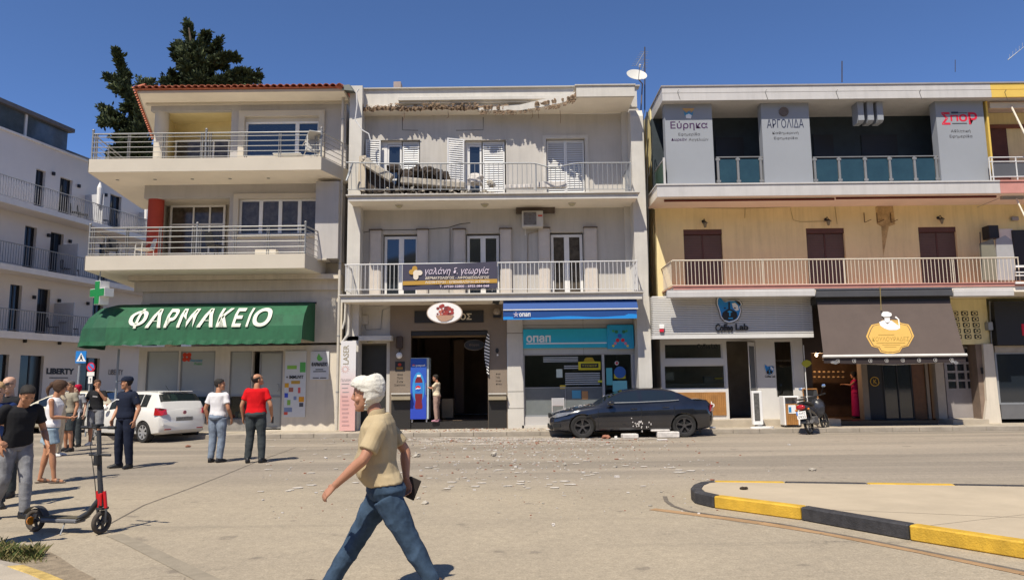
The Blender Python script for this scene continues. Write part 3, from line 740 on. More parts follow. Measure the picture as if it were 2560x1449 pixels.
# ------------------------------------------------------------------ pharmacy corner building
m_grey=mat('lavender_grey_plaster',(0.43,0.405,0.385),0.9,var=0.08,scale=0.9,bump=0.15,streak=0.1)
m_cream=mat('cream_plaster',(0.63,0.565,0.47),0.9,var=0.10,scale=1.0,bump=0.15,streak=0.16)
m_creamw=mat('cream_trim',(0.53,0.475,0.39),0.85,var=0.06,scale=1.0)
m_lemon=mat('yellow_ceiling',(0.70,0.58,0.30),0.9,var=0.08)
m_tile=mat('terracotta_tile',(0.42,0.13,0.07),0.85,var=0.35,scale=5,bump=0.4)
m_red=mat('red_column_paint',(0.36,0.045,0.025),0.8,var=0.15,bump=0.2)
m_chrome=mat('brushed_steel',(0.27,0.265,0.255),0.4,metal=0.35,var=0.15)
phb=thing('apartment_building','grey and cream corner building with a red tiled roof over the green pharmacy awning','building',(-9.5,F,0))
Lx0=at(376,300,F).x; Lx1=at(862,500,F).x; Lxg=at(345,950,F).x
zu2=at(520,395,DL).z; zus=at(520,428,DL).z; zm2=at(490,637,DL).z; zms=at(490,673,DL).z
zr=at(600,223,22.75).z - 0.10
# top floor
wU=rect(612,292,797,391,F); lg=rect(413,277,577,395,F)
b=MB(); wall(b,Lx0,Lx1,zu2 - 0.02,zr,F,[(Lx0 - 0.01 if 0 else Lx0,lg[1],zu2 - 0.02,lg[3]),wU],0.2); prune(b); b.build('upper_wall',m_grey,phb)
x_,c_=at(395,340,F).x,0.225
b=MB(); b.tube([(x_,F+0.22,zu2),(x_,F+0.22,lg[3]+0.02)],c_,28); b.build('round_column',m_creamw,phb,smooth=True)
b=MB(); b.box(Lx0,lg[1]+0.2,F+0.205,F+3.2,lg[3]+0.02,lg[3]+0.06); b.build('loggia_ceiling',m_lemon,phb)
b=MB(); bwx0=at(437,330,F+1.4).x
b.prism([(bwx0,F+1.4,zu2),(bwx0,F+1.4,lg[3]+0.02),(lg[1]+0.15,F+1.0,lg[3]+0.02),(lg[1]+0.15,F+1.0,zu2)],(0.0,0.15,0)); b.prism([(at(415,330,F+.45).x,F+0.45,zu2),(at(415,330,F+.45).x,F+0.45,lg[3]+0.02),(bwx0,F+1.4,lg[3]+0.02),(bwx0,F+1.4,zu2)],(-0.15,0,0)); b.box(lg[1],lg[1]+0.14,F+0.205,F+1.0,zu2,lg[3]+0.02); b.build('loggia_wall',m_lemon,phb)
window(phb,rect(438,350,574,399,F+0.95),F+0.93,[0.5,0.72],m_frame,m_curt,name='window')
b=MB(); b.box(Lx0+0.5,Lx1,F+2.8,F+12,0.1,zr); b.build('rear_body',m_cream,phb)
b=MB(); b.box(lg[1]+0.15,Lx1,F+0.21,F+2.8,4.0,zr); b.build('inner_body',m_cream,phb)
def surround(rc,e,y,m,proud=0.08,sill=True):
    t=MB(); t.box(rc[0] - e,rc[0] - 0.002,y - proud,y+0.1,rc[2],rc[3]+e); t.box(rc[1]+0.002,rc[1]+e,y - proud,y+0.1,rc[2],rc[3]+e); t.box(rc[0] - 0.002,rc[1]+0.002,y - proud,y+0.1,rc[3]+0.002,rc[3]+e)
    if sill: t.box(rc[0] - e,rc[1]+e,y - proud - 0.03,y+0.1,rc[2] - 0.1,rc[2] - 0.002)
    t.build('window_surround',m,phb)
surround(wU,0.2,F,m_creamw)
MB().box(wU[0],wU[1],F+0.06,F+0.12,wU[3] - 0.14,wU[3]).build('shutter_box',m_creamw,phb)
window(phb,(wU[0],wU[1],wU[2],wU[3] - 0.145),F+0.08,[0.71],m_frame,m_pane,fr=0.07,mull=0.13)
# middle floor
wM=rect(597,497,800,586,F+0.0); lm=rect(362,495,572,632,F); Mx0=at(361,480,F).x
zms_f=at(600,465,F).z
b=MB(); wall(b,Mx0,Lx1,zm2 - 0.02,zus,F,[(Mx0,lm[1],zm2 - 0.02,lm[3]),wM],0.2); prune(b); b.build('middle_wall',m_grey,phb)
xc=at(379,560,F).x; b=MB(); b.tube([(xc,F+0.25,zm2),(xc,F+0.25,lm[3]+0.02)],0.25,28); b.build('round_column',m_red,phb,smooth=True)
b=MB(); b.box(Mx0,lm[1]+0.2,F+0.205,F+3.0,lm[3]+0.02,lm[3]+0.06); b.build('loggia_ceiling',m_creamw,phb)
b=MB(); xl_=at(420,560,F+1.5).x; b.prism([(xl_,F+1.5,zm2),(xl_,F+1.5,lm[3]+0.02),(lm[1]+0.1,F+1.1,lm[3]+0.02),(lm[1]+0.1,F+1.1,zm2)],(0,0.15,0)); b.prism([(at(400,560,F+.5).x,F+0.5,zm2),(at(400,560,F+.5).x,F+0.5,lm[3]+0.02),(xl_,F+1.5,lm[3]+0.02),(xl_,F+1.5,zm2)],(-0.15,0,0)); b.box(lm[1],lm[1]+0.14,F+0.205,F+1.1,zm2,lm[3]+0.02); b.build('loggia_wall',m_cream,phb)
window(phb,rect(424,513,562,637,F+1.05),F+1.03,[0.42,0.74],m_frame,m_curt,fr=0.07,rows=[0.62],name='window')
surround(wM,0.17,F,m_creamw)
window(phb,wM,F+0.08,4,m_frame,m_curt,fr=0.06,mull=0.12)
q=rect(787,452,845,645,23.0); MB().box(q[0],q[1],23.05,F - 0.003,q[2],q[3]).build('projecting_shaft',m_grey,phb)
MB().box(q[0] - 0.02,q[1] - 0.35,23.0,F - 0.2,q[2] - 0.006 - 0.05,q[2] - 0.004).build('shaft_cap',m_creamw,phb)
# balconies
def curb(name,xa,xb,z0,z1,back,mm,chamf=0.9):
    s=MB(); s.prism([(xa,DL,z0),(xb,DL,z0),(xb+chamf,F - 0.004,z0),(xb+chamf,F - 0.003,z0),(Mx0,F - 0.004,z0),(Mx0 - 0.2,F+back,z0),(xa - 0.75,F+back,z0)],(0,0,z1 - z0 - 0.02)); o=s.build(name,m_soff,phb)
    t=MB(); t.box(xa - 0.004,xb+0.004,DL - 0.02,DL - 0.002,z0+0.004,z1); t.build('balcony_edge',mm,o)
    t=MB(); t.prism([(xb+0.006,DL - 0.02,z0+0.004),(xb+chamf+0.006,F - 0.006,z0+0.004),(xb+chamf+0.006,F - 0.006,z1),(xb+0.006,DL - 0.02,z1)],(-0.02,-0.004,0)); t.build('balcony_edge',mm,o)
    t=MB(); t.prism([(xa - 0.006,DL - 0.02,z0+0.004),(xa - 0.75 - 0.006,F+back,z0+0.004),(xa - 0.75 - 0.006,F+back,z1),(xa - 0.006,DL - 0.02,z1)],(0.02,0,0)); t.build('balcony_edge',mm,o)
    return o
ua,ub=at(222,410,DL).x,at(803,410,DL).x; ma,mb_=at(213,653,DL).x,at(762,653,DL).x
curb('balcony_slab',ua,ub,zus,zu2,3.3,m_creamw,0.55); curb('balcony_slab',ma,mb_,zms,zm2,3.3,m_creamw,0.25)
for i,px in enumerate((294,388,481,575,671,330)):
    p=at(px,447 if px != 330 else 484,23.0); pz=zus
    MB().tube([(p.x,23.0 if px != 330 else 24.8,pz - 0.001),(p.x,23.0 if px != 330 else 24.8,pz - 0.012)],0.055,14).build('recessed_spotlight',m_chrome,phb,smooth=True)
def bar_railing(xa,xb,z0,z1,posts,talls,back,chamf,zc):
    mb=MB(); Y=DL+0.03
    mb.tube([(xa,Y,z1),(xb,Y,z1)],0.026,8)
    for px in posts:
        x=px
        mb.box(x - 0.035,x - 0.022,Y - 0.03,Y+0.03,z0,z1 - 0.02); mb.box(x+0.022,x+0.035,Y - 0.03,Y+0.03,z0,z1 - 0.02)
    for x in talls:
        mb.tube([(x,Y,z0),(x,Y,z1+0.09)],0.034,10); mb.ell((x,Y,z1+0.12),0.045,0.045,0.045,10,6)
    mb.tube([(xb,Y,z1),(xb+chamf,F - 0.05,z1)],0.022,7); mb.tube([(xa,Y,z1),(xa - 0.7,F+back,z1)],0.022,7)
    for yy in (F - 0.3,F+1.0,F+2.4): xq=xa - 0.7*(yy - DL)/(F+back - DL); mb.tube([(xq,yy,z0),(xq,yy,z1)],0.025,7)
    mb.tube([(xb+chamf*0.9,F - 0.1,z0),(xb+chamf*0.9,F - 0.1,z1)],0.02,7)
    R=mb.build('balcony_railing',m_chrome,phb,smooth=True)
    for i in range(5):
        z=lerp(z0+0.05,z1 - 0.12,i/4); zz=z
        MB().tube([(xa,Y - 0.03,zz),(xb,Y - 0.03,zz)],0.0125,6).build('rail_bar',m_chrome,R,smooth=True)
        MB().tube([(xa,Y,zz),(xa - 0.7,F+back,zz)],0.011,5).build('rail_bar',m_chrome,R,smooth=True)
        MB().tube([(xb,Y,zz),(xb+chamf,F - 0.05,zz)],0.011,5).build('rail_bar',m_chrome,R,smooth=True)
X_=lambda px,py: at(px,py,DL+0.03).x
bar_railing(X_(232,360),X_(803,360),zu2,at(500,332,DL).z,[X_(p,360) for p in (241,323,410,505,525,615,700,790)],[X_(p,360) for p in (232,515,803)],3.2,0.55,0)
bar_railing(X_(224,600),X_(763,600),zm2,at(500,567,DL).z,[X_(p,600) for p in (234,318,400,484,500,588,670,750)],[X_(p,600) for p in (224,492,763)],3.2,0.25,0)
# eaves, roof and tiles
EY=22.75; ex0_=at(345,232,EY).x; ex1_=at(860,232,EY).x; ze=at(600,223,EY).z; zso=at(600,247,EY).z
b=MB(); b.box(ex0_,ex1_,EY,F+6,ze - 0.10,ze - 0.02); b.build('eaves_board',m_creamw,phb)
b=MB(); b.box(Lx0 - 0.12,ex1_ - 0.05,F - 0.14,F - 0.003,zr - 0.07,zr - 0.003); b.build('eaves_moulding',m_creamw,phb)
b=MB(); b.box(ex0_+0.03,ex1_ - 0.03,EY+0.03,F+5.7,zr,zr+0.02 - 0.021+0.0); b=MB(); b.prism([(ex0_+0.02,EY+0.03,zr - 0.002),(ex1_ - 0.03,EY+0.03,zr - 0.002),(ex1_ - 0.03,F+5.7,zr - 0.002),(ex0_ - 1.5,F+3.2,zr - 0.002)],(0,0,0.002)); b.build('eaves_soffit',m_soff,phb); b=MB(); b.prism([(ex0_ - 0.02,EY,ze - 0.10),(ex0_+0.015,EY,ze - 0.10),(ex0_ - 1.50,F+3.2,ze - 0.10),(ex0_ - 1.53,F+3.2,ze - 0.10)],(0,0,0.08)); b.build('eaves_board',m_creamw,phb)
rz0=ze+0.0; tilt=math.radians(17); RL=5.4
b=MB(); b.add([(ex0_ - 0.1,EY - 0.12,rz0),(ex1_,EY - 0.12,rz0),(ex1_,EY - 0.12+RL,rz0+RL*math.tan(tilt)),(ex0_ - 0.1+RL,EY - 0.12+RL,rz0+RL*math.tan(tilt)),
                   (ex0_ - 0.1,EY - 0.12+2*RL,rz0),(ex1_,EY - 0.12+2*RL,rz0)],[(0,1,2,3),(0,3,4),(3,2,5,4),(0,4,5,1),(1,5,2)]); roof=b.build('roof',m_tile,phb)
pitch=0.215; ncol=int((ex1_ - ex0_+0.1)/pitch)
def tile_mesh(L=0.42,r=0.10):
    t=MB(); A=[]; B=[]
    n=6
    for i in range(n+1):
        a=PI*i/n; A.append((-r*math.cos(a),0,r*0.85*math.sin(a))); B.append((-r*0.86*math.cos(a),L,r*0.75*math.sin(a)))
    A2=[(x*0.84,y,z*0.82 - 0.0) for x,y,z in A[::-1]]; B2=[(x*0.84,y,z*0.82) for x,y,z in B[::-1]]
    t.loft([A+A2,B+B2],True); return t
base=None
stuffm=MB(); tm=tile_mesh()
for row in range(12):
    for k in range(ncol):
        x=ex0_+0.02+k*pitch; y=EY - 0.16+row*0.36
        if x<ex0_ - 0.1+row*0.36: continue
        z=rz0+0.012+row*0.36*math.tan(tilt)
        if row==0:
            if base is None:
                base=MB(); base.v,base.f,base.m=list(tm.v),list(tm.f),list(tm.m); base=base.build('roof_tile',m_tile,roof,local=True,smooth=True); base.matrix_parent_inverse=wmat(roof).inverted(); o=base
            else: o=again(base,parent=roof)
            o.location=(x,y,z+random.uniform(-0.004,0.004)); o.rotation_euler=(tilt,0,random.uniform(-0.02,0.02))
        else:
            M=Matrix.Translation((x,y,z)) @ Matrix.Rotation(tilt,4,'X'); stuffm.add([M @ Vector(v) for v in tm.v],tm.f)
stuffm.build('roof_tiles',m_tile,roof,kind='stuff',smooth=True)
side_t=MB()
for k in range(24):
    M=Matrix.Translation((ex0_ - 0.12 - k*pitch*0.37,EY - 0.05+k*pitch,rz0+0.01)) @ Matrix.Rotation(-PI/2,4,'Z') @ Matrix.Rotation(tilt,4,'X'); side_t.add([M @ Vector(v) for v in tm.v],tm.f)
side_t.build('roof_tiles',m_tile,roof,kind='stuff',smooth=True)
p=at(858,212,EY); MB().tube([(p.x - 0.1,EY - 0.1,rz0+0.03),(p.x - 0.1,EY+2.4,rz0+0.03+2.5*math.tan(tilt))],0.1,8).build('ridge_tile',m_tile,roof,smooth=True)
MB().prism([(p.x,EY - 0.1,rz0 - 0.1),(p.x+0.35,EY - 0.05,rz0 - 0.12),(p.x+0.2,EY,rz0+0.12),(p.x,EY,rz0+0.1)],(0,0.5,0.1)).build('gutter_head',mat('lead',(0.08,0.09,0.08),0.6),phb)

# ground floor
b=MB(); zc=at(600,752,F).z
b.box(Lxg,Lx1,F - 0.06,F+0.14,at(600,862,F).z+0.05,zc); b.box(Lxg,Lx1 - 0.02,F+0.0,F+0.14,zc,zms)
b.build('upper_band',m_cream,phb)
b=MB(); b.box(Mx0 - 0.2,Lx1 - 0.03,F - 0.35,F - 0.003,zms - 0.16,zms - 0.003); b.box(Mx0 - 0.1,Lx1 - 0.03,F - 0.12,F - 0.003,zms - 0.50,zms - 0.163); b.build('cornice',m_cream,phb)
H0,H1=at(600,872,F).z,at(600,1048,F).z
ops=[(a,877,c,d) for a,c,d in ((364,444,1047),(449,536,1047),(573,628,1047),(630,706,1060))]
rcs=[rect(a,t,c,d,F) for a,t,c,d in ops]
b=MB(); wall(b,Lxg,Lx1 - 0.02,0.13,H0+0.1,F - 0.02,[(r_[0],r_[1],(r_[2] if i<3 else 0.16),r_[3]) for i,r_ in enumerate(rcs)],0.2); prune(b); b.build('shop_wall',m_cream,phb)
b=MB(); b.box(Lxg - 0.02,rcs[3][0],F - 0.06,F - 0.023,0.13,rcs[0][2] - 0.02); b.build('base_course',mat('grey_marble',(0.28,0.26,0.24),0.5,var=0.3,scale=6),phb)
mfr2=mat('milky_film',(0.38,0.385,0.36),0.22,var=0.06,scale=1.2,spec=0.6)
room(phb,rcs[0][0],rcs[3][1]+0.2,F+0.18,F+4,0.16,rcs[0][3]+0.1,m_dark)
for i,r_ in enumerate(rcs[:3]):
    zsp=at(500,990,F).z; fr=MB()
    for x in (r_[0],r_[1] - 0.04): fr.box(x,x+0.04,F+0.02,F+0.07,r_[2],r_[3])
    for z in (r_[2],zsp - 0.02,r_[3] - 0.04): fr.box(r_[0]+0.04,r_[1] - 0.04,F+0.02,F+0.07,z,z+0.04)
    fr=fr.build('shop_window',m_chrome,phb)
    MB().box(r_[0]+0.04,r_[1] - 0.04,F+0.04,F+0.05,zsp+0.02,r_[3] - 0.04).build('milky_pane',mfr2,fr)
    MB().box(r_[0]+0.04,r_[1] - 0.04,F+0.04,F+0.05,r_[2]+0.04,zsp - 0.02).build('display_pane',m_glass,fr)
    # display behind the lower panes
    MB().box(r_[0]+0.06,r_[1] - 0.06,F+0.12,F+0.14,r_[2]+0.04,zsp).build('display_board',flat('disp%d' % i,((0.4,0.4,0.38),(0.35,0.38,0.34),(0.3,0.18,0.08))[i]),fr)
    for k in range(5):
        a=r_[0]+0.1+k*(r_[1] - r_[0] - 0.2)/5
        MB().box(a,a+0.11,F+0.07,F+0.11,r_[2]+0.05,r_[2]+0.12+random.random()*0.2).build('product_box',flat('pb%d' % (k % 4),((0.5,0.08,0.05),(0.08,0.09,0.1),(0.5,0.45,0.3),(0.1,0.25,0.4))[k % 4]),fr)
q=rect(470,1010,500,1038,F); slab_poly('display_logo',[(q[0],q[2]),(lerp(q[0],q[1],0.35),q[3]),(lerp(q[0],q[1],0.6),q[3]),(q[1],q[2]+0.05),(lerp(q[0],q[1],.7),q[2]),(lerp(q[0],q[1],.5),lerp(q[2],q[3],.5))],F+0.119,flat('red_logo',(0.55,0.06,0.03)),phb)
# door and poster board
r_=rcs[3]; dd=MB(); a=at(647,950,F).x
for x in (a,r_[1] - 0.07): dd.box(x,x+0.06,F+0.03,F+0.08,0.2,r_[3] - 0.03)
for z in (0.2,at(680,993,F).z,r_[3] - 0.09): dd.box(a+0.06,r_[1] - 0.07,F+0.03,F+0.08,z,z+0.06)
dd=dd.build('shop_door',m_chrome,phb); MB().box(a+0.06,r_[1] - 0.07,F+0.05,F+0.06,0.26,r_[3] - 0.09).build('pane',mfr2,dd)
p=at(694,968,F); hp=[(p.x+0.06*math.sin(t),F - 0.03,p.z+0.12*math.cos(t)) for t in [i*PI/8 for i in range(9)]]; MB().tube(hp,0.012,6).build('handle',m_chrome,dd)
q=rect(712,877,765,1042,F - 0.03); pb_=MB().box(q[0],q[1],F - 0.06,F - 0.022,q[2],q[3]).build('poster_board',flat('poster_white',(0.60,0.60,0.60),0.4),phb)
for (a,t,c,d_),cc in (((718,913,742,922),(0.25,0.5,0.08)),((750,905,764,930),(0.1,0.4,0.1)),((728,951,750,959),(0.5,0.3,0.05)),((711,957,722,968),(0.7,0.35,0.02)),((722,968,733,979),(0.35,0.12,0.08)),((745,968,751,982),(0.6,0.1,0.1)),((709,982,720,993),(0.04,0.08,0.5)),((747,991,760,1004),(0.7,0.3,0.02)),((718,999,726,1012),(0.25,0.45,0.08)),((734,990,741,999),(0.2,0.25,0.4)),((708,1018,730,1029),(0.2,0.25,0.4)),((708,1029,719,1036),(0.6,0.08,0.05)),((748,1006,758,1016),(0.08,0.08,0.1))):
    e=rect(a,t,c,d_,F - 0.06); e=(max(e[0],q[0]+0.01),min(e[1],q[1] - 0.01),e[2],e[3]); MB().box(e[0],e[1],F - 0.066,F - 0.0605,e[2],e[3]).build('picture',flat('pc%.2f%.2f%.2f' % cc,cc),pb_)
txt(pb_,'+ IMMUVIT',rect(717,938,760,946,F),F - 0.061,m_black,bold=0.02)
bt=flat('blue_print',(0.12,0.35,0.55)); q=rect(474,897,505,905,F); txt(phb,'Pharmacy',q,F+0.03,bt); q=rect(484,905,505,912,F); txt(phb,'Point',q,F+0.03,flat('green_print',(0.2,0.45,0.25)))
rl=flat('red_logo2',(0.60,0.05,0.02)); c=at(466,892,F)
for k in range(4):
    an=PI/4+k*PI/2; slab_poly('petal',disc(c.x+0.10*math.cos(an),c.z+0.10*math.sin(an),0.075,0.075,12),F+0.038,rl,phb)
# street name plate
q=rect(357,853,393,864,F - 0.06); npl=thing('street_name_plate','small dark blue street name plate under the green awning','sign',(q[0],F - 0.07,q[2]))
MB().box(q[0],q[1],F - 0.085,F - 0.063,q[2],q[3]).build('plate',flat('navy_plate',(0.02,0.03,0.07)),npl); MB().box(q[0]+0.09,q[1] - 0.09,F - 0.09,F - 0.086,q[2]+0.055,q[3] - 0.055).build('writing_line',m_white,npl)

# green awning
m_gaw=mat('green_awning_canvas',(0.014,0.100,0.043),0.75,var=0.22,scale=2.2,streak=0.35)
gw=thing('awning','long green barrel awning reading ΦΑΡΜΑΚΕΙΟ that wraps the building corner','awning',(-9.5,F,at(520,850,F).z))
AX0,AX1=at(303,800,22.9).x,at(764,805,22.6).x
zt_,zb_=at(520,762,F).z,at(520,850,22.25).z; PR=1.45
prof=[(0.0,1.0),(0.30,0.985),(0.62,0.86),(0.84,0.62),(0.96,0.34),(1.0,0.0)]
cornx=AX0 - 0.08
def ppt(s,ang,cx,cy):       # s index along the profile, angle: 0 faces -Y, 90 faces -X
    o,h=s; return (cx - math.sin(ang)*o*PR,cy - math.cos(ang)*o*PR,zb_+h*(zt_ - zb_))
cy0=F - 0.075
def strip(mb,path):           # path = list of (cx,cy,angle)
    rr=[[ppt(s,a,cx,cy) for s in prof] for cx,cy,a in path]
    n=len(prof); k=len(rr); mb.add([p for r in rr for p in r],[(i*n+j,(i+1)*n+j,(i+1)*n+j+1,i*n+j+1) for i in range(k - 1) for j in range(n - 1)])
nseg=10
mm=MB(); strip(mm,[(lerp(AX1,cornx,i/nseg),cy0,0) for i in range(nseg+1)]); canvas=mm.build('canvas',m_gaw,gw)
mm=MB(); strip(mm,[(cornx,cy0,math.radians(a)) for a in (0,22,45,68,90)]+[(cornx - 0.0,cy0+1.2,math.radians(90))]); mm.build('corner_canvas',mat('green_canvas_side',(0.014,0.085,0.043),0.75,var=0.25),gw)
mm=MB(); P=[ppt(s,0,AX1,cy0) for s in prof]+[(AX1,cy0,zb_ - 0.0)]; mm.prism(P[::-1],(0.012,0,0)); mm.build('end_panel',m_gaw,gw)
# scalloped valance
mm=MB(); N=150; pts=[]
path=[(lerp(AX1,cornx,i/100),cy0 - PR,0) for i in range(101)]+[(cornx - math.sin(a)*PR,cy0 - math.cos(a)*PR,a) for a in [math.radians(k*6) for k in range(1,16)]]+[(cornx - PR,cy0+k*0.12,0) for k in range(1,11)]
V0=[];
for i,(x,y,a) in enumerate(path): V0.append(((x,y,zb_+0.0),(x+random.uniform(-.01,.01),y - 0.03+0.02*math.sin(i*1.1),zb_ - 0.115 - 0.03*abs(math.sin(i*0.42)))))
mm.add([p for ab in V0 for p in ab],[(2*i,2*i+2,2*i+3,2*i+1) for i in range(len(V0) - 1)]); mm.build('valance',m_gaw,gw)
for i in range(0,nseg+1,2):
    x=lerp(AX1,cornx,i/nseg); MB().tube([(x+(-0.03 if i==0 else 0),p[1]+0.02,p[2] - 0.02) for p in [ppt(s,0,x,cy0) for s in prof]],0.012,5).build('frame_rib',m_chrome,gw)
MB().tube([(AX1,cy0 - PR+0.03,zb_),(cornx,cy0 - PR+0.03,zb_)],0.02,6).build('front_bar',m_chrome,gw)
def on_awn(u,v,w):
    x=lerp(at(322,805,22.3).x,at(678,803,22.3).x,u) ; t=lerp(1.0 - 0.0,0.0,v)
    # follow the profile between arc positions
    za,zb2=0.30,0.80; h=lerp(za,zb2,v)
    for (o0,h0),(o1,h1) in zip(prof[:-1],prof[1:]):
        if h1 <= h <= h0: o=lerp(o0,o1,(h0 - h)/(h0 - h1)); break
    return (x,cy0 - o*PR - 0.03 - w,zb_+h*(zt_ - zb_)+0.02)
def dense_txt():
    wm=flat('awning_white',(0.62,0.64,0.54))
    def sub(u0,u1,v0,v1): return lambda u,v,w: on_awn(lerp(u0,u1,u),lerp(v0,v1,v),w)
    for ch,u0,u1,v0,v1 in (('Ο',0.0,0.125,0.10,0.92),('Ι',0.043,0.083,-0.02,1.02),('Α',0.125,0.235,0,1),('Ρ',0.255,0.335,0,1),('Μ',0.345,0.475,0,1),('Α',0.485,0.6,0,1),('Κ',0.62,0.715,0,1),('Ε',0.73,0.805,0,1),('Ι',0.828,0.862,0,1),('Ο',0.87,1.0,0,1)):
        txt(gw,ch,None,0,wm,bold=0.03 if ch != 'Ι' else 0.0,shear=0.14,ext=0.008,mp=sub(u0,u1,v0,v1))
dense_txt()
MB().box(Lxg+0.3,AX1+0.05,F - 0.10,F - 0.063,zt_ - 0.01,zt_+0.05).build('top_batten',m_black,gw)

# hanging green cross
crs=thing('pharmacy_cross','green cross sign with white sides hanging under the lower balcony corner','sign',at(238,700,22.3))
c=at(243,731,22.2); ang=math.radians(-28)
def crosspoly(a,b_): return [(-b_,a),(-b_,b_),(-a,b_),(-a,b_)]
def cross_mb(S,t,y0,y1):
    pts=[(-t,S),(t,S),(t,t),(S,t),(S,-t),(t,-t),(t,-S),(-t,-S),(-t,-t),(-S,-t),(-S,t),(-t,t)]
    M=Matrix.Translation(c) @ Matrix.Rotation(ang,4,'Z'); m_=MB(); m_.prism([M @ Vector((p[0],y0,p[1])) for p in pts],(M.to_3x3() @ Vector((0,y1 - y0,0)))); return m_
cross_mb(0.37,0.13,0,0.30).build('housing',m_white,crs); cross_mb(0.355,0.115,-0.012,-0.001).build('green_face',flat('cross_green',(0.012,0.20,0.055),0.4),crs)
MB().tube([(c.x,c.y+0.1,c.z+0.37),(c.x,c.y+0.1,zms)],0.02,6).build('hanger',m_rail,crs)
# white pharmacy board
q=rect(776,878,822,948,F - 0.08); ps=thing('pharmacy_sign_board','white wall board reading ΦΑΡΜΑΚΕΙΟ under a green drop emblem','sign',((q[0]+q[1])/2,F - 0.1,q[2]))
MB().box(q[0],q[1],F - 0.08,F - 0.023,q[2],q[3]).build('board',flat('board_white',(0.6,0.61,0.64),0.4),ps)
txt(ps,'ΦΑΡΜΑΚΕΙΟ',rect(779,905,818,915,F - .08),F - 0.081,m_black,bold=0.03)
gd=flat('drop_green',(0.15,0.5,0.1)); cc=at(799,893,F - .08); slab_poly('drop_emblem',[(cc.x - 0.09,cc.z - 0.02),(cc.x - 0.06,cc.z - 0.09),(cc.x,cc.z - 0.12),(cc.x+0.07,cc.z - 0.09),(cc.x+0.1,cc.z - 0.02),(cc.x+0.04,cc.z+0.02),(cc.x - 0.03,cc.z+0.13),(cc.x - 0.06,cc.z+0.06)],F - 0.081,gd,ps)
for i,(a,c2) in enumerate(((789,808),(783,815),(782,797),(800,816))): e=rect(a,(922,927,943,943)[i],c2,(924,929,945,945)[i],F - .08); MB().box(e[0],e[1],F - 0.087,F - 0.081,e[2],e[3]).build('text_line',m_black,ps)

# rain pipes between the two buildings
for k,(a,y0_,y1_,c2,dep,lab) in enumerate(((857,228,1066,845,23.3,'long cream rain pipe between the grey corner building and the damaged white one'),)):
    dp=thing('rain_pipe',lab,'pipe',(at(c2,y1_,dep).x,dep,0.13)); x=at(851,600,dep).x
    MB().tube([(x,dep,0.15),(x,dep,at(a,y0_,dep).z)],0.05,10).build('pipe',mat('pipe_cream',(0.5,0.46,0.4),0.6),dp,smooth=True)
    for yy in (300,480,660,840,980): z=at(851,yy,dep).z; MB().tube([(x,dep,z),(x,dep,z+0.03)],0.06,10).build('pipe_clamp',m_rail,dp)
# pink banner at the entrance
q=rect(851,852,889,1069,22.95); bn=thing('banner_sign','tall narrow LASER banner fading from white to pink beside the entrance','sign',((q[0]+q[1])/2,22.95,0.13))
def grad(name,c0,c1,z0,z1):
    m=mat(name,c0,0.6,var=0); n=m.node_tree.nodes; l=m.node_tree.links; g_=n.new('ShaderNodeMapRange'); s_=n.new('ShaderNodeSeparateXYZ'); t_=n.new('ShaderNodeTexCoord'); x_=n.new('ShaderNodeMix'); x_.data_type='RGBA'
    l.new(t_.outputs['Object'],s_.inputs[0]); l.new(s_.outputs[2],g_.inputs[0]); g_.inputs[1].default_value=z0; g_.inputs[2].default_value=z1
    x_.inputs[6].default_value=c0+(1,); x_.inputs[7].default_value=c1+(1,); l.new(g_.outputs[0],x_.inputs[0]); l.new(x_.outputs[2],n['Principled BSDF'].inputs['Base Color']); return m
MB().box(q[0],q[1],22.93,22.95,0.15,q[3]).build('panel',grad('pink_print',(0.62,0.36,0.33),(0.64,0.62,0.62),0.15+(q[3] - .15)*.35,0.15+(q[3] - .15)*.7),bn)
def vert(u,v,w): e=rect(858,862,872,910,22.93); return (lerp(e[1],e[0],v),22.929 - w,lerp(e[2],e[3],u))
txt(bn,'LASER',None,0,flat('olive_print',(0.28,0.24,0.16)),ext=0.004,mp=vert,bold=0.01)
cc=at(863,922,22.93); bp_=flat('sun_print',(0.62,0.42,0.38))
for k in range(12): an=k*PI/6; slab_poly('sun_ray',[(cc.x+r1*math.cos(an+d),cc.z+r1*math.sin(an+d)) for r1,d in ((0.08,-0.2),(0.15,0),(0.08,0.2),(0.05,0))],22.929,bp_,bn,0.004)
txt(bn,'ΓΑΛΑΝΗ',rect(852,946,876,953,22.93),22.929,flat('grey_print',(0.3,0.28,0.28)),ext=0.004)
for i in range(11): yy=958+i*10.2; e=rect(854+(i % 3),yy,873 - (i*3) % 5,yy+(2 if i<3 else 4),22.93); MB().box(e[0],e[1],22.924,22.929,e[2],e[3]).build('text_line',_mats['grey_print'] if i<3 else flat('pk',(0.45,0.27,0.26)),bn)

# garden furniture on the balconies of the corner building
def plain_chair(name,lab,p,rz,mm,tilt=0.0):
    t=thing(name,lab,'chair',p,rz); t.rotation_euler=(tilt,0,rz)
    MB().box(-0.22,0.22,-0.22,0.22,0.41,0.44).build('seat',mm,t,local=True,bevel=0.01); MB().prism([(-0.21,0.21,0.44),(0.21,0.21,0.44),(0.18,0.30,0.84),(-0.18,0.30,0.84)],(0,0.02,0)).build('backrest',mm,t,local=True)
    for x in (-0.2,0.2):
        MB().tube([(x,-0.2,0.62),(x,0.24,0.66)],0.018,6).build('armrest',mm,t,local=True)
        for y in (-0.19,0.19): MB().tube([(x,y,0.64 if y<0 else 0.42),(x*1.1,y*1.15,0)],0.016,6).build('leg',mm,t,local=True)
m_plas=flat('white_plastic',(0.52,0.50,0.46),0.5)
p=at(775,392,DL+0.6); plain_chair('plastic_chair','white plastic chair lying on its back on the upper balcony of the corner building',(p.x,DL+0.5,zu2+0.30),0.5,m_plas,1.35)
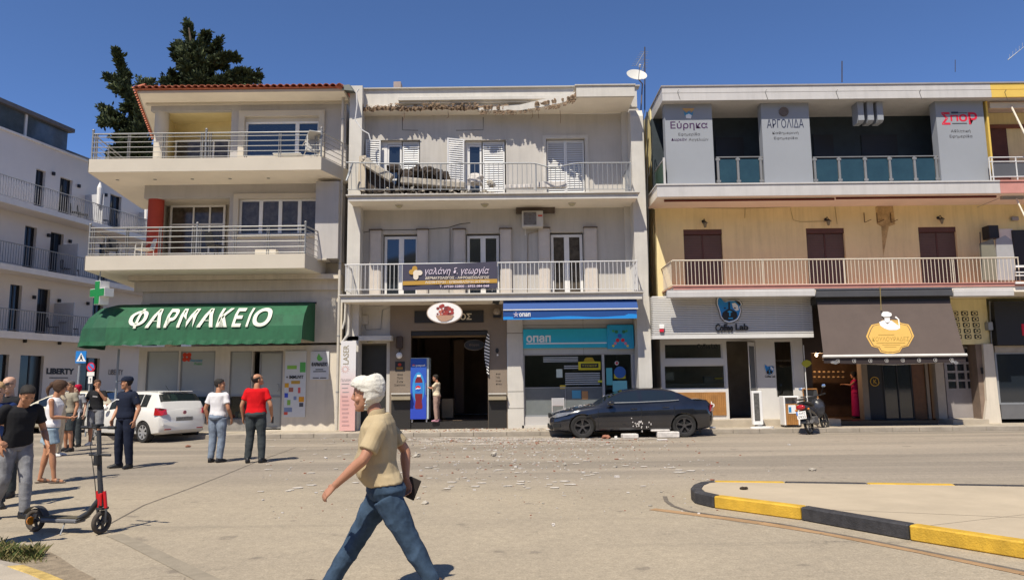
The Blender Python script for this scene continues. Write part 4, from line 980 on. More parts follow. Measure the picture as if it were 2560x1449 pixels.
p=at(725,392,DL+0.7); t=thing('garden_table','low white plastic table on the upper balcony beside the overturned chair','table',(p.x,DL+0.75,zu2)); MB().box(-0.5,0.42,-0.28,0.28,0.26,0.30).build('table_top',m_plas,t,local=True,bevel=0.01)
for x in (-0.3,0.3): MB().tube([(x,0,0.26),(x*0.8,0,0)],0.03,6).build('leg',m_plas,t,local=True)
p=at(540,630,DL+0.8); plain_chair('dark_chair','dark chair on the lower balcony in front of the glazed loggia',(p.x,DL+0.8,zm2),2.6,m_met if 'm_met' in globals() else m_black)
p=at(262,630,DL+0.9); plain_chair('dark_chair','dark chair at the left end of the lower balcony behind the railing',(p.x,DL+1.2,zm2),0.6,m_black)
p=at(345,630,DL+0.9); plain_chair('white_chair','pale chair just left of the red column on the lower balcony',(p.x,DL+1.3,zm2),-0.6,m_plas)
q=rect(637,615,690,634,DL+0.9); tag(MB().box(q[0],q[1],DL+0.9,DL+1.2,zm2,zm2+0.32).build('storage_box',m_creamw,None,bevel=0.015),'cream storage box on the lower balcony under the wide window','box')

# ------------------------------------------------------------------ newspaper / cafe building on the right
m_panel=mat('cool_white_panel',(0.27,0.285,0.31),0.8,var=0.05,scale=0.8)
m_ywall=mat('yellow_plaster',(0.80,0.68,0.36),0.9,var=0.10,scale=0.9,bump=0.15,streak=0.16)
m_ytrim=mat('bright_yellow_paint',(0.68,0.46,0.10),0.85,var=0.08)
m_slate=mat('dark_slate_wall',(0.028,0.040,0.050),0.7,var=0.25,scale=2)
m_pink=mat('pink_tile_edge',(0.52,0.24,0.20),0.8,var=0.12,scale=3)
m_fasc=mat('white_fascia_paint',(0.50,0.48,0.465),0.85,var=0.08,scale=1.5,streak=0.12)
m_teal=mat('teal_glass_panel',(0.020,0.048,0.052),0.12,var=0.25,scale=2,spec=0.8)
m_brn=mat('brown_roller_shutter',(0.10,0.045,0.035),0.6,var=0.12)
m_crail=mat('cream_steel',(0.60,0.53,0.42),0.5,var=0.06)
m_awn=mat('brown_awning_canvas',(0.105,0.078,0.066),0.8,var=0.12,scale=1.5)
m_louv=mat('white_louvre',(0.60,0.585,0.56),0.5,var=0.06)
rb_=thing('apartment_building','yellow and white building with newspaper names on its upper panels and a cafe below','building',(8,F,0))
RX0=at(1640,600,F).x; RX1=22.0; XE=at(2487,330,DR).x
zt=at(1900,212,DR).z; zfb=at(1900,250,DR).z; zp0=at(1900,457,DR).z; zp1=at(1900,489,DR).z; zy0=at(1900,712,DR).z; zy1=at(1900,738,DR).z
fxl=at(1655,230,DR).x
def cam_slab(name,x0,x1,z0,z1,m,y0=DR,back=F - 0.003,cham=0.0):
    b=MB(); b.box(x0,x1,y0,back,z0,z1); return b.build(name,m,rb_)
# roof
R_=cam_slab('roof_slab',fxl+0.03,RX1,zfb+0.012,zt - 0.05,m_fasc,y0=DR+0.05,back=F+5)
zg=lerp(zfb,zt,0.5)
for nm,x0,x1,mm in (('fascia_board',fxl,XE,m_fasc),('fascia_board',XE+0.004,RX1,m_ytrim)):
    MB().box(x0,x1,DR,DR+0.048,zg+0.012,zt - 0.045).build(nm,mm,rb_); MB().box(x0,x1,DR - 0.02,DR+0.048,zfb,zg - 0.012).build(nm,mm,rb_)
MB().box(fxl,fxl+0.028,DR+0.05,F+5,zfb,zt - 0.045).build('fascia_board',m_fasc,rb_)
MB().box(fxl - 0.03,RX1,DR - 0.03,F+5,zt - 0.043,zt).build('coping',mat('grey_coping',(0.3,0.28,0.28),0.8),rb_)
b=MB()
for px in (1693,1912,2089,2297,2510):
    p0,p1,p2=at(px+4,225,DR),at(px,231,DR),at(px+7,250,DR); b.tube([(p0.x,DR - 0.03,p0.z),(p1.x,DR - 0.03,p1.z),(p2.x,DR - 0.03,p2.z)],0.006,4)
b.build('lightning_wire',m_cable,rb_,kind='stuff')
# top floor
b=MB(); b.box(fxl - 0.05,RX1,F,F+0.2,zp0 - 0.05,zfb+0.01); tw=b.build('recessed_wall',m_slate,rb_)
for a,c,t in ((1790,1860,345),(2035,2085,338),(2155,2245,338),(1672,1700,340)):
    q=rect(a,t,c,455,F); MB().box(q[0],q[1],F - 0.04,F - 0.004,zp0+0.004,q[3]).build('dark_door',m_black,rb_)
PY=DR+0.30
def newsp(a,c,i):
    q=rect(a,257,c,455,PY); MB().box(q[0],q[1],PY,PY+0.32,zp0+0.002,zfb+0.008).build('panel_column',m_panel,rb_); return q
q1,q2,q3=newsp(1664,1783,0),newsp(1907,2027,1),newsp(2346,2466,2)
for i in range(3):
    q=rect(2143+i*24,257,2158+i*24,308,PY); zz=at(2160,306,PY).z
    b=MB(); b.prism([(q[0],PY - 0.05,zfb+0.008),(q[0],PY - 0.05,zz+0.06),(q[0],PY+0.05,zz),(q[0],PY+0.35,zz),(q[0],PY+0.35,zfb+0.008)],(q[1] - q[0],0,0)); b.build('bracket_fin',m_panel,rb_)
ink=flat('dark_purple_ink',(0.05,0.015,0.07)); ink2=flat('navy_ink',(0.012,0.02,0.06)); gri=flat('grey_ink',(0.07,0.07,0.075)); redi=flat('crimson_ink',(0.62,0.01,0.04))
Z=PY - 0.001
def wall_sign(label,cat='sign',q=None): return thing('newspaper_lettering',label,cat,((q[0]+q[1])/2,PY - 0.02,at(2000,350,PY).z))
s=wall_sign('dark purple lettering Εύρηκα with free-ads lines and a blue and orange emblem',q=q1)
txt(s,'Εύρηκα',rect(1676,303,1769,326,PY),Z,ink,bold=0.012,ext=0.004); txt(s,'Εφημερίδα',rect(1696,332,1750,341,PY),Z,gri,ext=0.004); txt(s,'Δωρεάν',rect(1678,345,1717,354,PY),Z,ink,bold=0.01,ext=0.004); txt(s,'Αγγελιών',rect(1722,345,1771,354,PY),Z,gri,ext=0.004)
p=at(1720,285,PY); slab_poly('emblem',[pxpoly([(1705,271),(1736,271),(1730,281),(1724,276),(1716,281),(1710,277)],PY)],Z,flat('emblem_orange',(0.5,0.3,0.12)),s)
slab_poly('emblem',[pxpoly([(1709,278),(1715,284),(1722,279),(1728,284),(1733,277),(1731,289),(1712,290)],PY)],Z - 0.003,flat('emblem_blue',(0.06,0.25,0.42)),s); slab_poly('emblem',[pxpoly([(1714,288),(1722,285),(1729,289),(1727,297),(1715,296)],PY)],Z - 0.006,m_white,s)
s=wall_sign('navy serif-like capitals ΑΡΓΟΛΙΔΑ with a round bronze medallion above',q=q2)
txt(s,'ΑΡΓΟΛΙΔΑ',rect(1917,298,2009,320,PY),Z,ink2,ext=0.004); txt(s,'Καθημερινή',rect(1931,329,1996,337,PY),Z,gri,ext=0.004); txt(s,'Εφημερίδα',rect(1935,342,1994,350,PY),Z,gri,ext=0.004)
p=at(1959,280,PY); slab_poly('medallion',disc(p.x,p.z,0.155,0.155),Z,mat('bronze_disc',(0.16,0.12,0.09),0.5,metal=0.2,var=0.3,scale=12),s,0.03)
s=wall_sign('large crimson letters ΣΠΟΡ above two faint grey lines on the right panel',q=q3)
for ch,r_ in (('Σ',(2354,281,2375,312)),('П',(2376,288,2395,303)),('ο',(2397,286,2418,304)),('Ρ',(2421,281,2443,311))): txt(s,ch,rect(*r_,PY),Z,redi,bold=0.022,ext=0.004)
for y_ in (282,308): e=rect(2380,y_,2417,y_+1,PY); MB().box(e[0],e[1],Z - 0.012,Z,e[2],e[3]).build('line',gri,s)
e=rect(2378,280,2395,284,PY); MB().box(e[0],e[1],Z - 0.01,Z,e[2],e[3]).build('bar',ink2,s)
txt(s,'Αθλητική',rect(2377,324,2426,333,PY),Z,gri,ext=0.004); txt(s,'Εφημερίδα',rect(2374,337,2431,346,PY),Z,gri,ext=0.004)
# glass railing
def glass_rail(px0,px1,posts,Y):
    a,b2=at(px0,393,Y),at(px1,390,Y); mb=MB(); mb.box(a.x,b2.x,Y - 0.02,Y+0.02,a.z - 0.02,a.z+0.01); R=mb.build('glass_railing',m_chrome,rb_)
    xs=[at(p_,425,Y).x for p_ in posts]; z0,z1=zp0+0.004,a.z - 0.022
    for x in xs:
        o=MB().box(x - 0.035,x+0.035,Y - 0.03,Y+0.03,z0,z1);
        for zz in (z0+0.13,z1 - 0.1): o.box(x - 0.07,x+0.07,Y - 0.036,Y - 0.031,zz,zz+0.07)
        o.build('post',m_chrome,R)
    for x0,x1 in zip(xs[:-1],xs[1:]): MB().box(x0+0.05,x1 - 0.05,Y - 0.006,Y+0.006,z0+0.12,z1 - 0.06).build('glass_panel',m_teal,R)
glass_rail(1790,1907,(1795,1845,1902),PY+0.1); glass_rail(2032,2346,(2037,2098,2163,2225,2287,2341),PY+0.1)
# left return of the railing
sxx=at(1661,430,DR+0.1).x; za,zb=at(1661,396,DR+0.1).z,zp0+0.05; b=MB()
b.tube([(sxx,DR+0.1,za),(sxx,F,za)],0.02,6); b.box(sxx - 0.03,sxx+0.03,DR+0.08,DR+0.14,zp0+0.004,za+0.02); b=b.build('glass_railing',m_fasc,rb_); MB().box(sxx - 0.005,sxx+0.005,DR+0.15,F - 0.05,zb+0.06,za - 0.05).build('glass_panel',mat('green_glass',(0.08,0.14,0.11),0.15,spec=0.8),b)
# upper balcony slab
for x0,x1,mm in ((at(1643,475,DR).x,XE,m_fasc),(XE+0.004,RX1,m_pink)):
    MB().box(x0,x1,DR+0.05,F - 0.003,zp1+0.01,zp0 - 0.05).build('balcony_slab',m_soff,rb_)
    MB().box(x0 - (0.03 if mm is m_fasc else 0),x1,DR - 0.02,F - 0.003,zp0 - 0.048,zp0).build('coping',mm if mm is m_pink else m_fasc,rb_)
    MB().box(x0,x1,DR+0.01,DR+0.048,zp1,zp0 - 0.052).build('slab_face',mm,rb_)
aw=thing('rolled_awning','long rolled dark red awning under the newspaper balcony','awning',(at(2100,492,DR).x,DR+0.4,zp1 - 0.1))
for a,c,dz in ((1660,2085,0),(2090,2490,0.02)):
    x0,x1=at(a,492,DR+.35).x,at(c,492,DR+.35).x; z=zp1 - 0.045+dz
    MB().tube([(x0,DR+0.35,z),(x1,DR+0.35,z)],0.038,8).build('roll',mat('dark_red_roll',(0.12,0.02,0.015),0.7),aw,smooth=True)
    MB().box(x0+0.02,x1 - 0.02,DR+0.32,DR+0.38,z+0.037,z+0.05).build('front_rail',m_crail,aw)
# yellow floor
D3=[rect(a,t,c,716,F) for a,t,c in ((1711,573,1808),(2019,570,2115),(2301,567,2396))]
b=MB(); wall(b,RX0,RX1,zy1+0.0,zp1+0.01,F,[(r_[0],r_[1],zy0,r_[3]) for r_ in D3],0.2); prune(b); b.build('yellow_wall',m_ywall,rb_)
b=MB(); b.box(RX0,RX1,F+2.5,F+11,0.1,zt - 0.06); b.box(RX0,RX1,F+0.22,F+2.5,4.2,zt - 0.06); b.build('rear_body',m_ywall,rb_)
for r_ in D3:
    b=MB().box(r_[0],r_[1],F+0.10,F+0.12,zy0,r_[3] - 0.17).build('roller_shutter',m_brn,rb_)
    s_=MB(); n=34
    for k in range(n):
        z=lerp(zy0+0.02,r_[3] - 0.19,k/n); s_.box(r_[0]+0.02,(r_[0]+r_[1])/2 - 0.03,F+0.085,F+0.099,z,z+0.045); s_.box((r_[0]+r_[1])/2+0.03,r_[1] - 0.02,F+0.085,F+0.099,z,z+0.045)
    s_.build('slats',mat('grey_brown_slat',(0.13,0.085,0.07),0.6),b,kind='stuff')
    MB().box(r_[0],r_[1],F+0.03,F+0.13,r_[3] - 0.165,r_[3]).build('shutter_box',m_brn,rb_)
    MB().box((r_[0]+r_[1])/2 - 0.025,(r_[0]+r_[1])/2+0.025,F+0.07,F+0.099,zy0,r_[3] - 0.17).build('mullion',m_brn,rb_)
# lower balcony
bxl=at(1685,714,DR).x
MB().box(bxl,RX1,DR+0.03,F - 0.003,zy1+0.03,zy0 - 0.03).build('balcony_slab',m_soff,rb_)
MB().box(bxl - 0.04,RX1,DR - 0.03,F - 0.003,zy0 - 0.028,zy0).build('tile_edge',m_pink,rb_); MB().box(bxl - 0.02,RX1,DR,DR+0.028,zy0 - 0.12,zy0 - 0.03).build('tile_edge',m_pink,rb_)
ry=(651.5,644)
picket_railing(rb_,1680,2545,ry,(713,706),DR+0.04,0.118,m_crail,posts=(1905,2110,2230,2380,2545),r=0.011,top_r=0.026,side=[(at(1681,680,DR).x,at(1681,652,DR).z,at(1681,712,DR).z,F)])
# wires, stains and small things on the yellow wall
b=MB()
for pts in (((1680,519),(1860,521),(1975,517),(1983,550),(2000,554),(2080,553)),((1863,513),(1862,545)),((2086,508),(2093,560)),((1628,515),(1628,640),(1633,735)),((1633,515),(1634,700))):
    b.tube([tuple(at(*p_,F - 0.015)) for p_ in pts],0.006,4)
b.build('wall_cables',mat('old_cable',(0.22,0.17,0.08),0.8),rb_,kind='stuff')
b=MB()
for px in (2160,2192,2226): b.tube([tuple(at(px,532,F - 0.02)),tuple(at(px+2,556,F - 0.02)),tuple(at(px+18,549,F - 0.3))],0.012,5)
b.build('air_unit_brackets',mat('rust2',(0.1,0.06,0.03),0.9),rb_,kind='stuff')
st=mat('rust_stain',(0.50,0.36,0.16),0.95,var=0.45,scale=5)
for pts in (((2188,518),(2200,512),(2232,514),(2238,560),(2222,566),(2208,640),(2203,566),(2192,560)),):
    slab_poly('wall_stain',pxpoly(pts,F),F - 0.001,st,rb_,0.002)
def lantern(px,py,wd):
    p=at(px,py,F - 0.14); t=thing('wall_lantern',f'black lantern on the yellow wall above the {wd} brown shuttered door','lamp',(p.x,F,p.z),group='black lanterns on the yellow wall')
    mb=MB(); mb.tube([(p.x - 0.02,F - 0.003,p.z+0.12),(p.x - 0.02,F - 0.03,p.z+0.12)],0.05,10); mb.tube([(p.x - 0.02,F - 0.03,p.z+0.12),(p.x - 0.01,F - 0.12,p.z+0.18),(p.x,F - 0.17,p.z+0.1)],0.012,6); mb.build('bracket',m_black,t)
    MB().loft([[(p.x+r*c_,F - 0.17+r*s_,z) for c_,s_ in ((1,0),(.5,.87),(-.5,.87),(-1,0),(-.5,-.87),(.5,-.87))] for r,z in ((0.10,p.z+0.03),(0.02,p.z+0.10))]).build('cap',m_black,t)
    MB().loft([[(p.x+r*c_,F - 0.17+r*s_,z) for c_,s_ in ((1,0),(.5,.87),(-.5,.87),(-1,0),(-.5,-.87),(.5,-.87))] for r,z in ((0.035,p.z - 0.12),(0.075,p.z+0.028))]).build('glass_shade',mat('lantern_glass',(0.2,0.18,0.12),0.2),t)
for a,y_,wd in ((1762,560,'leftmost'),(2070,555,'middle'),(2353,551,'rightmost')): lantern(a,y_,wd)

# awning cassettes below the balcony
for a,c,mm,nm,t0 in ((1668,2038,m_fasc,'white',727),(2040,2382,m_black,'black',726),(2384,2535,m_fasc,'cream',725)):
    q=rect(a,t0,c,t0+15,DR); t=thing('awning_cassette',f'{nm} awning box running under the pink balcony edge','awning box',((q[0]+q[1])/2,DR,q[2]))
    MB().box(q[0],q[1],DR - 0.02,DR+0.16,q[2],q[3]).build('box',mm if nm != 'black' else mat('charcoal_box',(0.07,0.07,0.075),0.5),t,bevel=0.015); MB().box(q[0]+0.01,q[1] - 0.01,DR+0.0,DR+0.14,q[3]+0.002,q[3]+0.05).build('top_plate',mm,t)

# cafe front with louvred fascia
LY=22.75; cl=thing('louvred_fascia','wide white slatted fascia over the cafe','fascia',(at(1830,790,LY).x,LY,at(1830,845,LY).z))
q=rect(1632,741,2030,845,LY); f_=MB()
f_.box(q[0],q[1],LY - 0.04,LY+0.06,q[2],q[2]+0.13); f_.box(q[0],q[0]+0.05,LY+0.02,LY+0.06,q[2]+0.13,q[3]); f_.box(q[1] - 0.05,q[1],LY+0.02,LY+0.06,q[2]+0.13,q[3])
for px in (1782,1912,1942,2008): x=at(px,790,LY).x; f_.box(x - 0.02,x+0.02,LY+0.061,LY+0.09,q[2]+0.13,q[3])
f_.box(q[0] - 0.04,q[0] - 0.002,LY - 0.04,F - 0.02,q[2],q[2]+0.13); f_.build('frame',m_louv,cl)
MB().box(q[0],q[1],LY+0.30,LY+0.32,q[2],q[3]).build('backing_board',mat('louvre_back',(0.3,0.29,0.28),0.8),cl)
n=21; base=None
for i in range(n):
    z=lerp(q[2]+0.15,q[3] - 0.02,i/(n - 1))
    if base is None:
        mb=MB(); L_=q[1] - q[0]; mb.add([(0,0,0),(L_,0,0),(L_,0.05,0.022),(0,0.05,0.022),(0,0,0.036),(L_,0,0.036),(L_,0.05,0.056),(0,0.05,0.056)],[(0,3,2,1),(4,5,6,7),(0,1,5,4),(1,2,6,5),(2,3,7,6),(3,0,4,7)])
        base=mb.build('slat',m_louv,cl,local=True); base.matrix_parent_inverse=wmat(cl).inverted(); o=base
    else: o=again(base,parent=cl)
    o.location=(q[0],LY - 0.035,z)
b=MB()
for i in range(n): z=lerp(q[2]+0.15,q[3] - 0.02,i/(n - 1)); b.box(q[0] - 0.04,q[0] - 0.003,LY - 0.03,F - 0.02,z,z+0.03)
b.build('side_slats',m_louv,cl,kind='stuff')
# bulldog emblem and name
em=thing('cafe_emblem','blue dog-head emblem with black outline standing on the white slats','sign',(at(1822,775,LY).x,LY - 0.1,at(1822,805,LY).z))
def dog(par,fx_,y0,k=1.0):
    sh=[(1793,760),(1793,749),(1796,743),(1801,744),(1807,752),(1812,755),(1824,751),(1836,752),(1843,750),(1851,755),(1853,762),(1848,766),(1851,776),(1848,788),(1843,797),(1834,802),(1822,805),(1811,801),(1803,792),(1800,780),(1796,768)]
    def grow(pts,e): cx_=sum(p[0] for p in pts)/len(pts); cy_=sum(p[1] for p in pts)/len(pts); return [(cx_+(x - cx_)*e,cy_+(y - cy_)*e) for x,y in pts]
    for nm,pts,mm,d in (('outline_plate',grow(sh,1.10),m_black,0),('white_edge',grow(sh,1.05),m_white,0.01),('face',grow(sh,0.96),flat('dog_blue',(0.02,0.22,0.55)),0.02),('eye_patch',[(1829,758),(1837,757),(1844,764),(1846,775),(1839,777),(1832,770)],m_white,0.03),
        ('muzzle',[(1822,772),(1830,774),(1841,781),(1843,791),(1836,799),(1822,802),(1809,799),(1804,791),(1806,781),(1816,774)],m_black,0.031),('ear',[(1836,751),(1846,753),(1851,759),(1848,764),(1842,757)],m_black,0.033),('brow',[(1820,755),(1824,755),(1824,774),(1820,774)],m_black,0.034),
        ('nose',[(1817,779),(1823,776),(1830,779),(1825,782),(1825,790),(1822,790),(1822,782)],flat('dog_light',(0.03,0.35,0.7)),0.042),('mouth',[(1820,794),(1831,794),(1831,797),(1820,797)],_mats.get('dog_light') or m_white,0.042),('eye',disc(1811,770,2.6,1.6,8),m_black,0.045),('eye',disc(1836,770,2.6,1.6,8),m_black,0.045)):
        slab_poly(nm,[fx_(a,b_) for a,b_ in pts],y0 - d*k,mm,par,0.009*k)
dog(em,lambda a,b_: (at(a,b_,LY - .06).x,at(a,b_,LY - .06).z),LY - 0.06)
dm2=MB();
txt(em,'Coffee',rect(1787,809,1831,829,LY),LY - 0.06,m_black,bold=0.035,shear=0.1,ext=0.012); txt(em,'Lab',rect(1837,809,1869,826,LY),LY - 0.06,m_black,bold=0.035,ext=0.012)
al=thing('alarm_box','small white and red alarm box on the cafe slats','alarm',(at(1653,822,LY).x,LY,at(1653,830,LY).z))
q_=rect(1647,812,1659,822,LY); MB().box(q_[0],q_[1],LY - 0.12,LY - 0.042,q_[2],q_[3]).build('housing',m_white,al,bevel=0.01); q_=rect(1648,822.3,1658,830,LY); MB().box(q_[0],q_[1],LY - 0.11,LY - 0.042,q_[2],q_[3]).build('red_lens',redi,al,bevel=0.01)
# cafe shop front (floor one step above the pavement)
zf=at(1700,1048,F).z
m_cafe=mat('cafe_white',(0.60,0.575,0.54),0.6,var=0.05)
wA,wB,wC,dO=rect(1660,858,1805,897,F),rect(1660,912,1813,972,F),rect(1937,851,1983,994,F),rect(1819,852,1892,1048,F)
b=MB(); cxa,cxb=RX0 - 0.0,at(2010,950,F).x
wall(b,cxa,cxb,0.13,q[2]+0.3,F - 0.04,[wA,wB,wC,(dO[0],dO[1],zf,dO[3])],0.16); prune(b); b.build('shop_wall',m_cafe,rb_)
room(rb_,cxa+0.05,cxb+0.0,F+0.125,F+2.4,zf,wA[3]+0.15,mat('cafe_interior',(0.34,0.28,0.22),0.7,var=0.3,scale=1.5))
for r_ in (wA,wB,wC): window(rb_,r_,F+0.0,1,m_cafe,m_glass,fr=0.035,name='window')
q_=rect(1640,980,1815,1038,F - .04); wp=MB().box(q_[0],q_[1],F - 0.06,F - 0.043,q_[2],q_[3]).build('wood_panel',m_wood,rb_)
x=q_[0]+0.01
while x<q_[1] - 0.05: MB().box(x,x+0.058,F - 0.078,F - 0.062,q_[2],q_[3]).build('board',m_wood,wp); x+=0.064
txt(rb_,'Coffee Lab',rect(1700,1003,1786,1018,F - .08),F - 0.079,m_white,bold=0.01,name='lettering')
txt(rb_,'Coffee Lab',rect(1742,859,1795,872,F),F - 0.003+0.0,m_black,bold=0.03,name='lettering',ext=0.004)
# open door leaf
xh=dO[1]; dl=MB(); th=0.9; W_=0.62
def leaf(u,z): return (xh - 0.02 - u*W_*math.cos(th),F - 0.02+u*W_*math.sin(th)*-1+0.0,z)
dlp=MB()
for u0,u1,z0,z1 in ((0,0.14,zf+0.02,dO[3] - 0.05),(0.86,1,zf+0.02,dO[3] - 0.05),(0.14,0.86,zf+0.02,zf+0.55),(0.14,0.86,dO[3] - 0.18,dO[3] - 0.05)):
    dlp.prism([leaf(u0,z0),leaf(u1,z0),leaf(u1,z1),leaf(u0,z1)],(0.04*math.sin(th),0.04,0))
dlp=dlp.build('door_leaf',m_cafe,rb_); dlp2=MB().prism([leaf(0.14,zf+0.55),leaf(0.86,zf+0.55),leaf(0.86,dO[3] - 0.18),leaf(0.14,dO[3] - 0.18)],(0.01,0.01,0)).build('pane',m_pane,dlp)
# inside things: counter, machine, shelf, yellow tray
b=MB(); q_=rect(1662,958,1811,972,F+0.5); MB().box(q_[0],q_[1],F+0.4,F+0.9,zf,q_[3]).build('counter',mat('counter',(0.22,0.16,0.12),0.4),rb_)
q_=rect(1662,928,1686,950,F+0.5); MB().box(q_[0],q_[1],F+0.5,F+0.8,q_[2],q_[3]).build('coffee_machine',mat('machine',(0.3,0.28,0.27),0.3,metal=0.5),rb_,bevel=0.02)
q_=rect(1760,940,1808,958,F+0.5); MB().box(q_[0],q_[1],F+0.5,F+0.7,q_[2],q_[3]).build('display_case',mat('case',(0.15,0.13,0.12),0.3),rb_)
q_=rect(1789,943,1806,947,F+0.3); MB().box(q_[0],q_[1],F+0.3,F+0.45,q_[2],q_[3]).build('yellow_tray',flat('tray_yellow',(0.6,0.45,0.03)),rb_)
ce=thing('cafe_emblem','small blue dog-head emblem printed on the white pillar beside the cafe door','sign',tuple(at(1924,935,F - .05)))
def small(a,b_): p_=at(1923+(a - 1822)*0.40,925+(b_ - 777)*0.42,F - 0.045); return (p_.x,p_.z)
dog(ce,small,F - 0.045,0.15); txt(ce,'Coffee Lab',rect(1911,937,1937,943,F),F - 0.041,m_black,bold=0.03,ext=0.004)
stp=MB(); q_=rect(1625,1048,2098,1062,F - 0.5); stp.box(cxa,at(2098,1055,23.2).x,F - 0.62,F - 0.043,0.128,zf - 0.004); stp.build('cafe_step',m_conc,rb_)

# bakery
bx0_,bx1_=cxb+0.003,at(2362,950,F).x
dz=at(2200,1048,F).z
b=MB(); b.box(bx0_ - 0.001,at(2340,1055,23.2).x,F - 0.6,F+0.3,0.128,dz - 0.004); b.build('bakery_step',_mats['dark_granite'],rb_)
zbt=zy1
m_bk=mat('bakery_brown',(0.045,0.03,0.024),0.6,var=0.3)
room(rb_,bx0_+0.02,bx1_ - 0.05,F+0.35,F+2.45,dz,zbt - 0.4,mat('bakery_interior',(0.13,0.08,0.05),0.7,var=0.4,scale=2))
b=MB(); b.box(bx0_,bx1_,F+0.0,F+0.3,at(2200,880,F).z,zbt); b.box(bx0_,bx0_+0.28,F,F+0.3,0.13,at(2200,880,F).z); b.build('bakery_fascia',m_bk,rb_)
for nm,a,c,mm,y0_,y1_ in (('pilaster',2157,2172,mat('tan_paint',(0.22,0.17,0.12),0.7),F+0.02,F+0.32),('door_panel',2173,2213,m_black,F+0.12,F+0.16),('wood_door',2287,2318,mat('dark_wood',(0.13,0.055,0.02),0.5,var=0.3,scale=5),F+0.1,F+0.15),('pilaster',2340,2361,mat('tan_paint2',(0.38,0.32,0.25),0.8),F - 0.05,F+0.3),('door_jamb',2319,2326,_mats['tan_paint'],F+0.05,F+0.2)):
    x0,x1=at(a,970,F).x,at(c,970,F).x; MB().box(x0,x1,y0_,y1_,dz,at(2200,880,F).z).build(nm,mm,rb_)
gx0,gx1=at(2213,970,F).x,at(2286,970,F).x; window(rb_,(gx0,gx1,dz,at(2200,880,F).z),F+0.1,2,m_black,m_pane,fr=0.03,mull=0.03,name='glass_door')
for px,py,w_ in ((2187,953,11.5),):
    c=at(px,py,F+0.1); bz=flat('gold_print',(0.5,0.30,0.04)); t=MB(); t.loft([[(c.x+r*math.cos(a),F+0.10+d,c.z+r*math.sin(a)) for a in [k*PI/14+0.6 for k in range(25)]] for r,d in ((0.13,0.01),(0.155,0.01),(0.155,0),(0.13,0))],cap=False,closed=True); t.build('ring',bz,rb_)
    txt(rb_,'K',(c.x - 0.04,c.x+0.07,c.z - 0.07,c.z+0.07),F+0.115,bz,bold=0.01)
# display shelves
for z_ in (931,944):
    q_=rect(2030,z_,2115,z_+1.5,F+1.5); sh=MB().box(q_[0],q_[1],F+1.4,F+1.7,q_[2],q_[3]).build('shelf',m_bk,rb_)
    for i in range(7): p=at(2036+i*12,z_ - 2,F+1.45); MB().ell(p,0.055,0.06,0.035,8,5).build('bread',mat('crust',(0.4,0.28,0.15),0.7),sh,smooth=True)
# the lit bulb seen at the bakery's left corner, with its warm light
pB=at(2041,887,F+0.6); bl_=thing('bakery_lamp','small lit bulb glowing warm inside the bakery at its left corner','lamp',pB); MB().ell(pB,0.045,0.045,0.055,10,7).build('bulb',mat('lit_bulb',(1.0,0.75,0.5),0.5,var=0,emit=6.0),bl_,smooth=True); MB().tube([pB+Vector((0,0,0.05)),pB+Vector((0,0,0.35))],0.008,5).build('cord',m_cable,bl_)
ld=bpy.data.lights.new('bulb_light','POINT'); ld.energy=22; ld.color=(1.0,0.62,0.35); ld.shadow_soft_size=0.05; lo_=bpy.data.objects.new('bulb_light',ld); COL.objects.link(lo_); lo_.location=pB+Vector((0.1,0.1,-0.12))
# brown awning
AT,AB_=22.25,21.65
ta,tb,ba,bb=at(2043,755,AT),at(2375,752,AT),at(2059,890,AB_),at(2413,887,AB_)
zT=(ta.z+tb.z)/2; zB=(ba.z+bb.z)/2
ba_=thing('awning','brown sloping bakery awning with a yellow plaque showing a white chef','awning',((ta.x+tb.x)/2,AB_,zB))
t=MB(); t.prism([(ta.x,AT,zT),(ba.x,AB_,zB),(bb.x,AB_,zB),(tb.x,AT,zT)],(0,0.006,0.004)); t.build('canvas',m_awn,ba_)
t=MB(); t.tube([(ba.x - 0.03,AB_ - 0.02,zB),(bb.x+0.03,AB_ - 0.02,zB)],0.045,10); t.build('front_bar',mat('white_bar',(0.66,0.64,0.6),0.4),ba_,smooth=True)
vz=0.20; t=MB(); N=40; pts=[(lerp(ba.x,bb.x,i/N),zB - vz - (0.05*math.sin(PI*i/N))+0.05*(abs(2*i/N - 1) ** 3)*0) for i in range(N+1)]
t.add([p_ for x,z in pts for p_ in ((x,AB_+0.0,zB - 0.03),(x,AB_+0.01,z))],[(2*i,2*i+2,2*i+3,2*i+1) for i in range(N)]); t.build('valance',mat('valance_dark',(0.035,0.025,0.025),0.8),ba_)
wp_=flat('valance_print',(0.45,0.43,0.4))
for i in range(8):
    x=lerp(ba.x+0.42,bb.x - 0.42,i/7.0) if True else 0; z=zB - 0.14; t=MB(); t.loft([[(x+r*math.cos(a),AB_ - d,z+r*math.sin(a)) for a in [k*PI/9+0.6 for k in range(15)]] for r,d in ((0.05,0.006),(0.062,0.006),(0.062,0.001),(0.05,0.001))],cap=False,closed=True); t.build('ring_print',wp_,ba_)
    txt(ba_,'K',(x - 0.01,x+0.045,z - 0.04,z+0.04),AB_ - 0.001,wp_,ext=0.006)
for i,px in enumerate((2087,2388)):
    p=at(px,905,AB_ - 0.05); l_=thing('awning_spotlight',f'small silver spotlight clipped below the {("left", "right")[i]} end of the brown awning','spotlight',p); MB().loft([[(p.x+(r+0.0)*math.cos(a)*2.2,p.y+0.05,p.z+r*math.sin(a)) for a in [k*PI/6 for k in range(12)]] if k_==0 else [(p.x+r*1.3*math.cos(a),p.y - 0.05,p.z - 0.02+r*0.8*math.sin(a)) for a in [k*PI/6 for k in range(12)]] for k_,r in ((0,0.05),(1,0.05))]).build('lamp_head',mat('silver',(0.6,0.6,0.62),0.25,metal=0.8),l_,smooth=True)
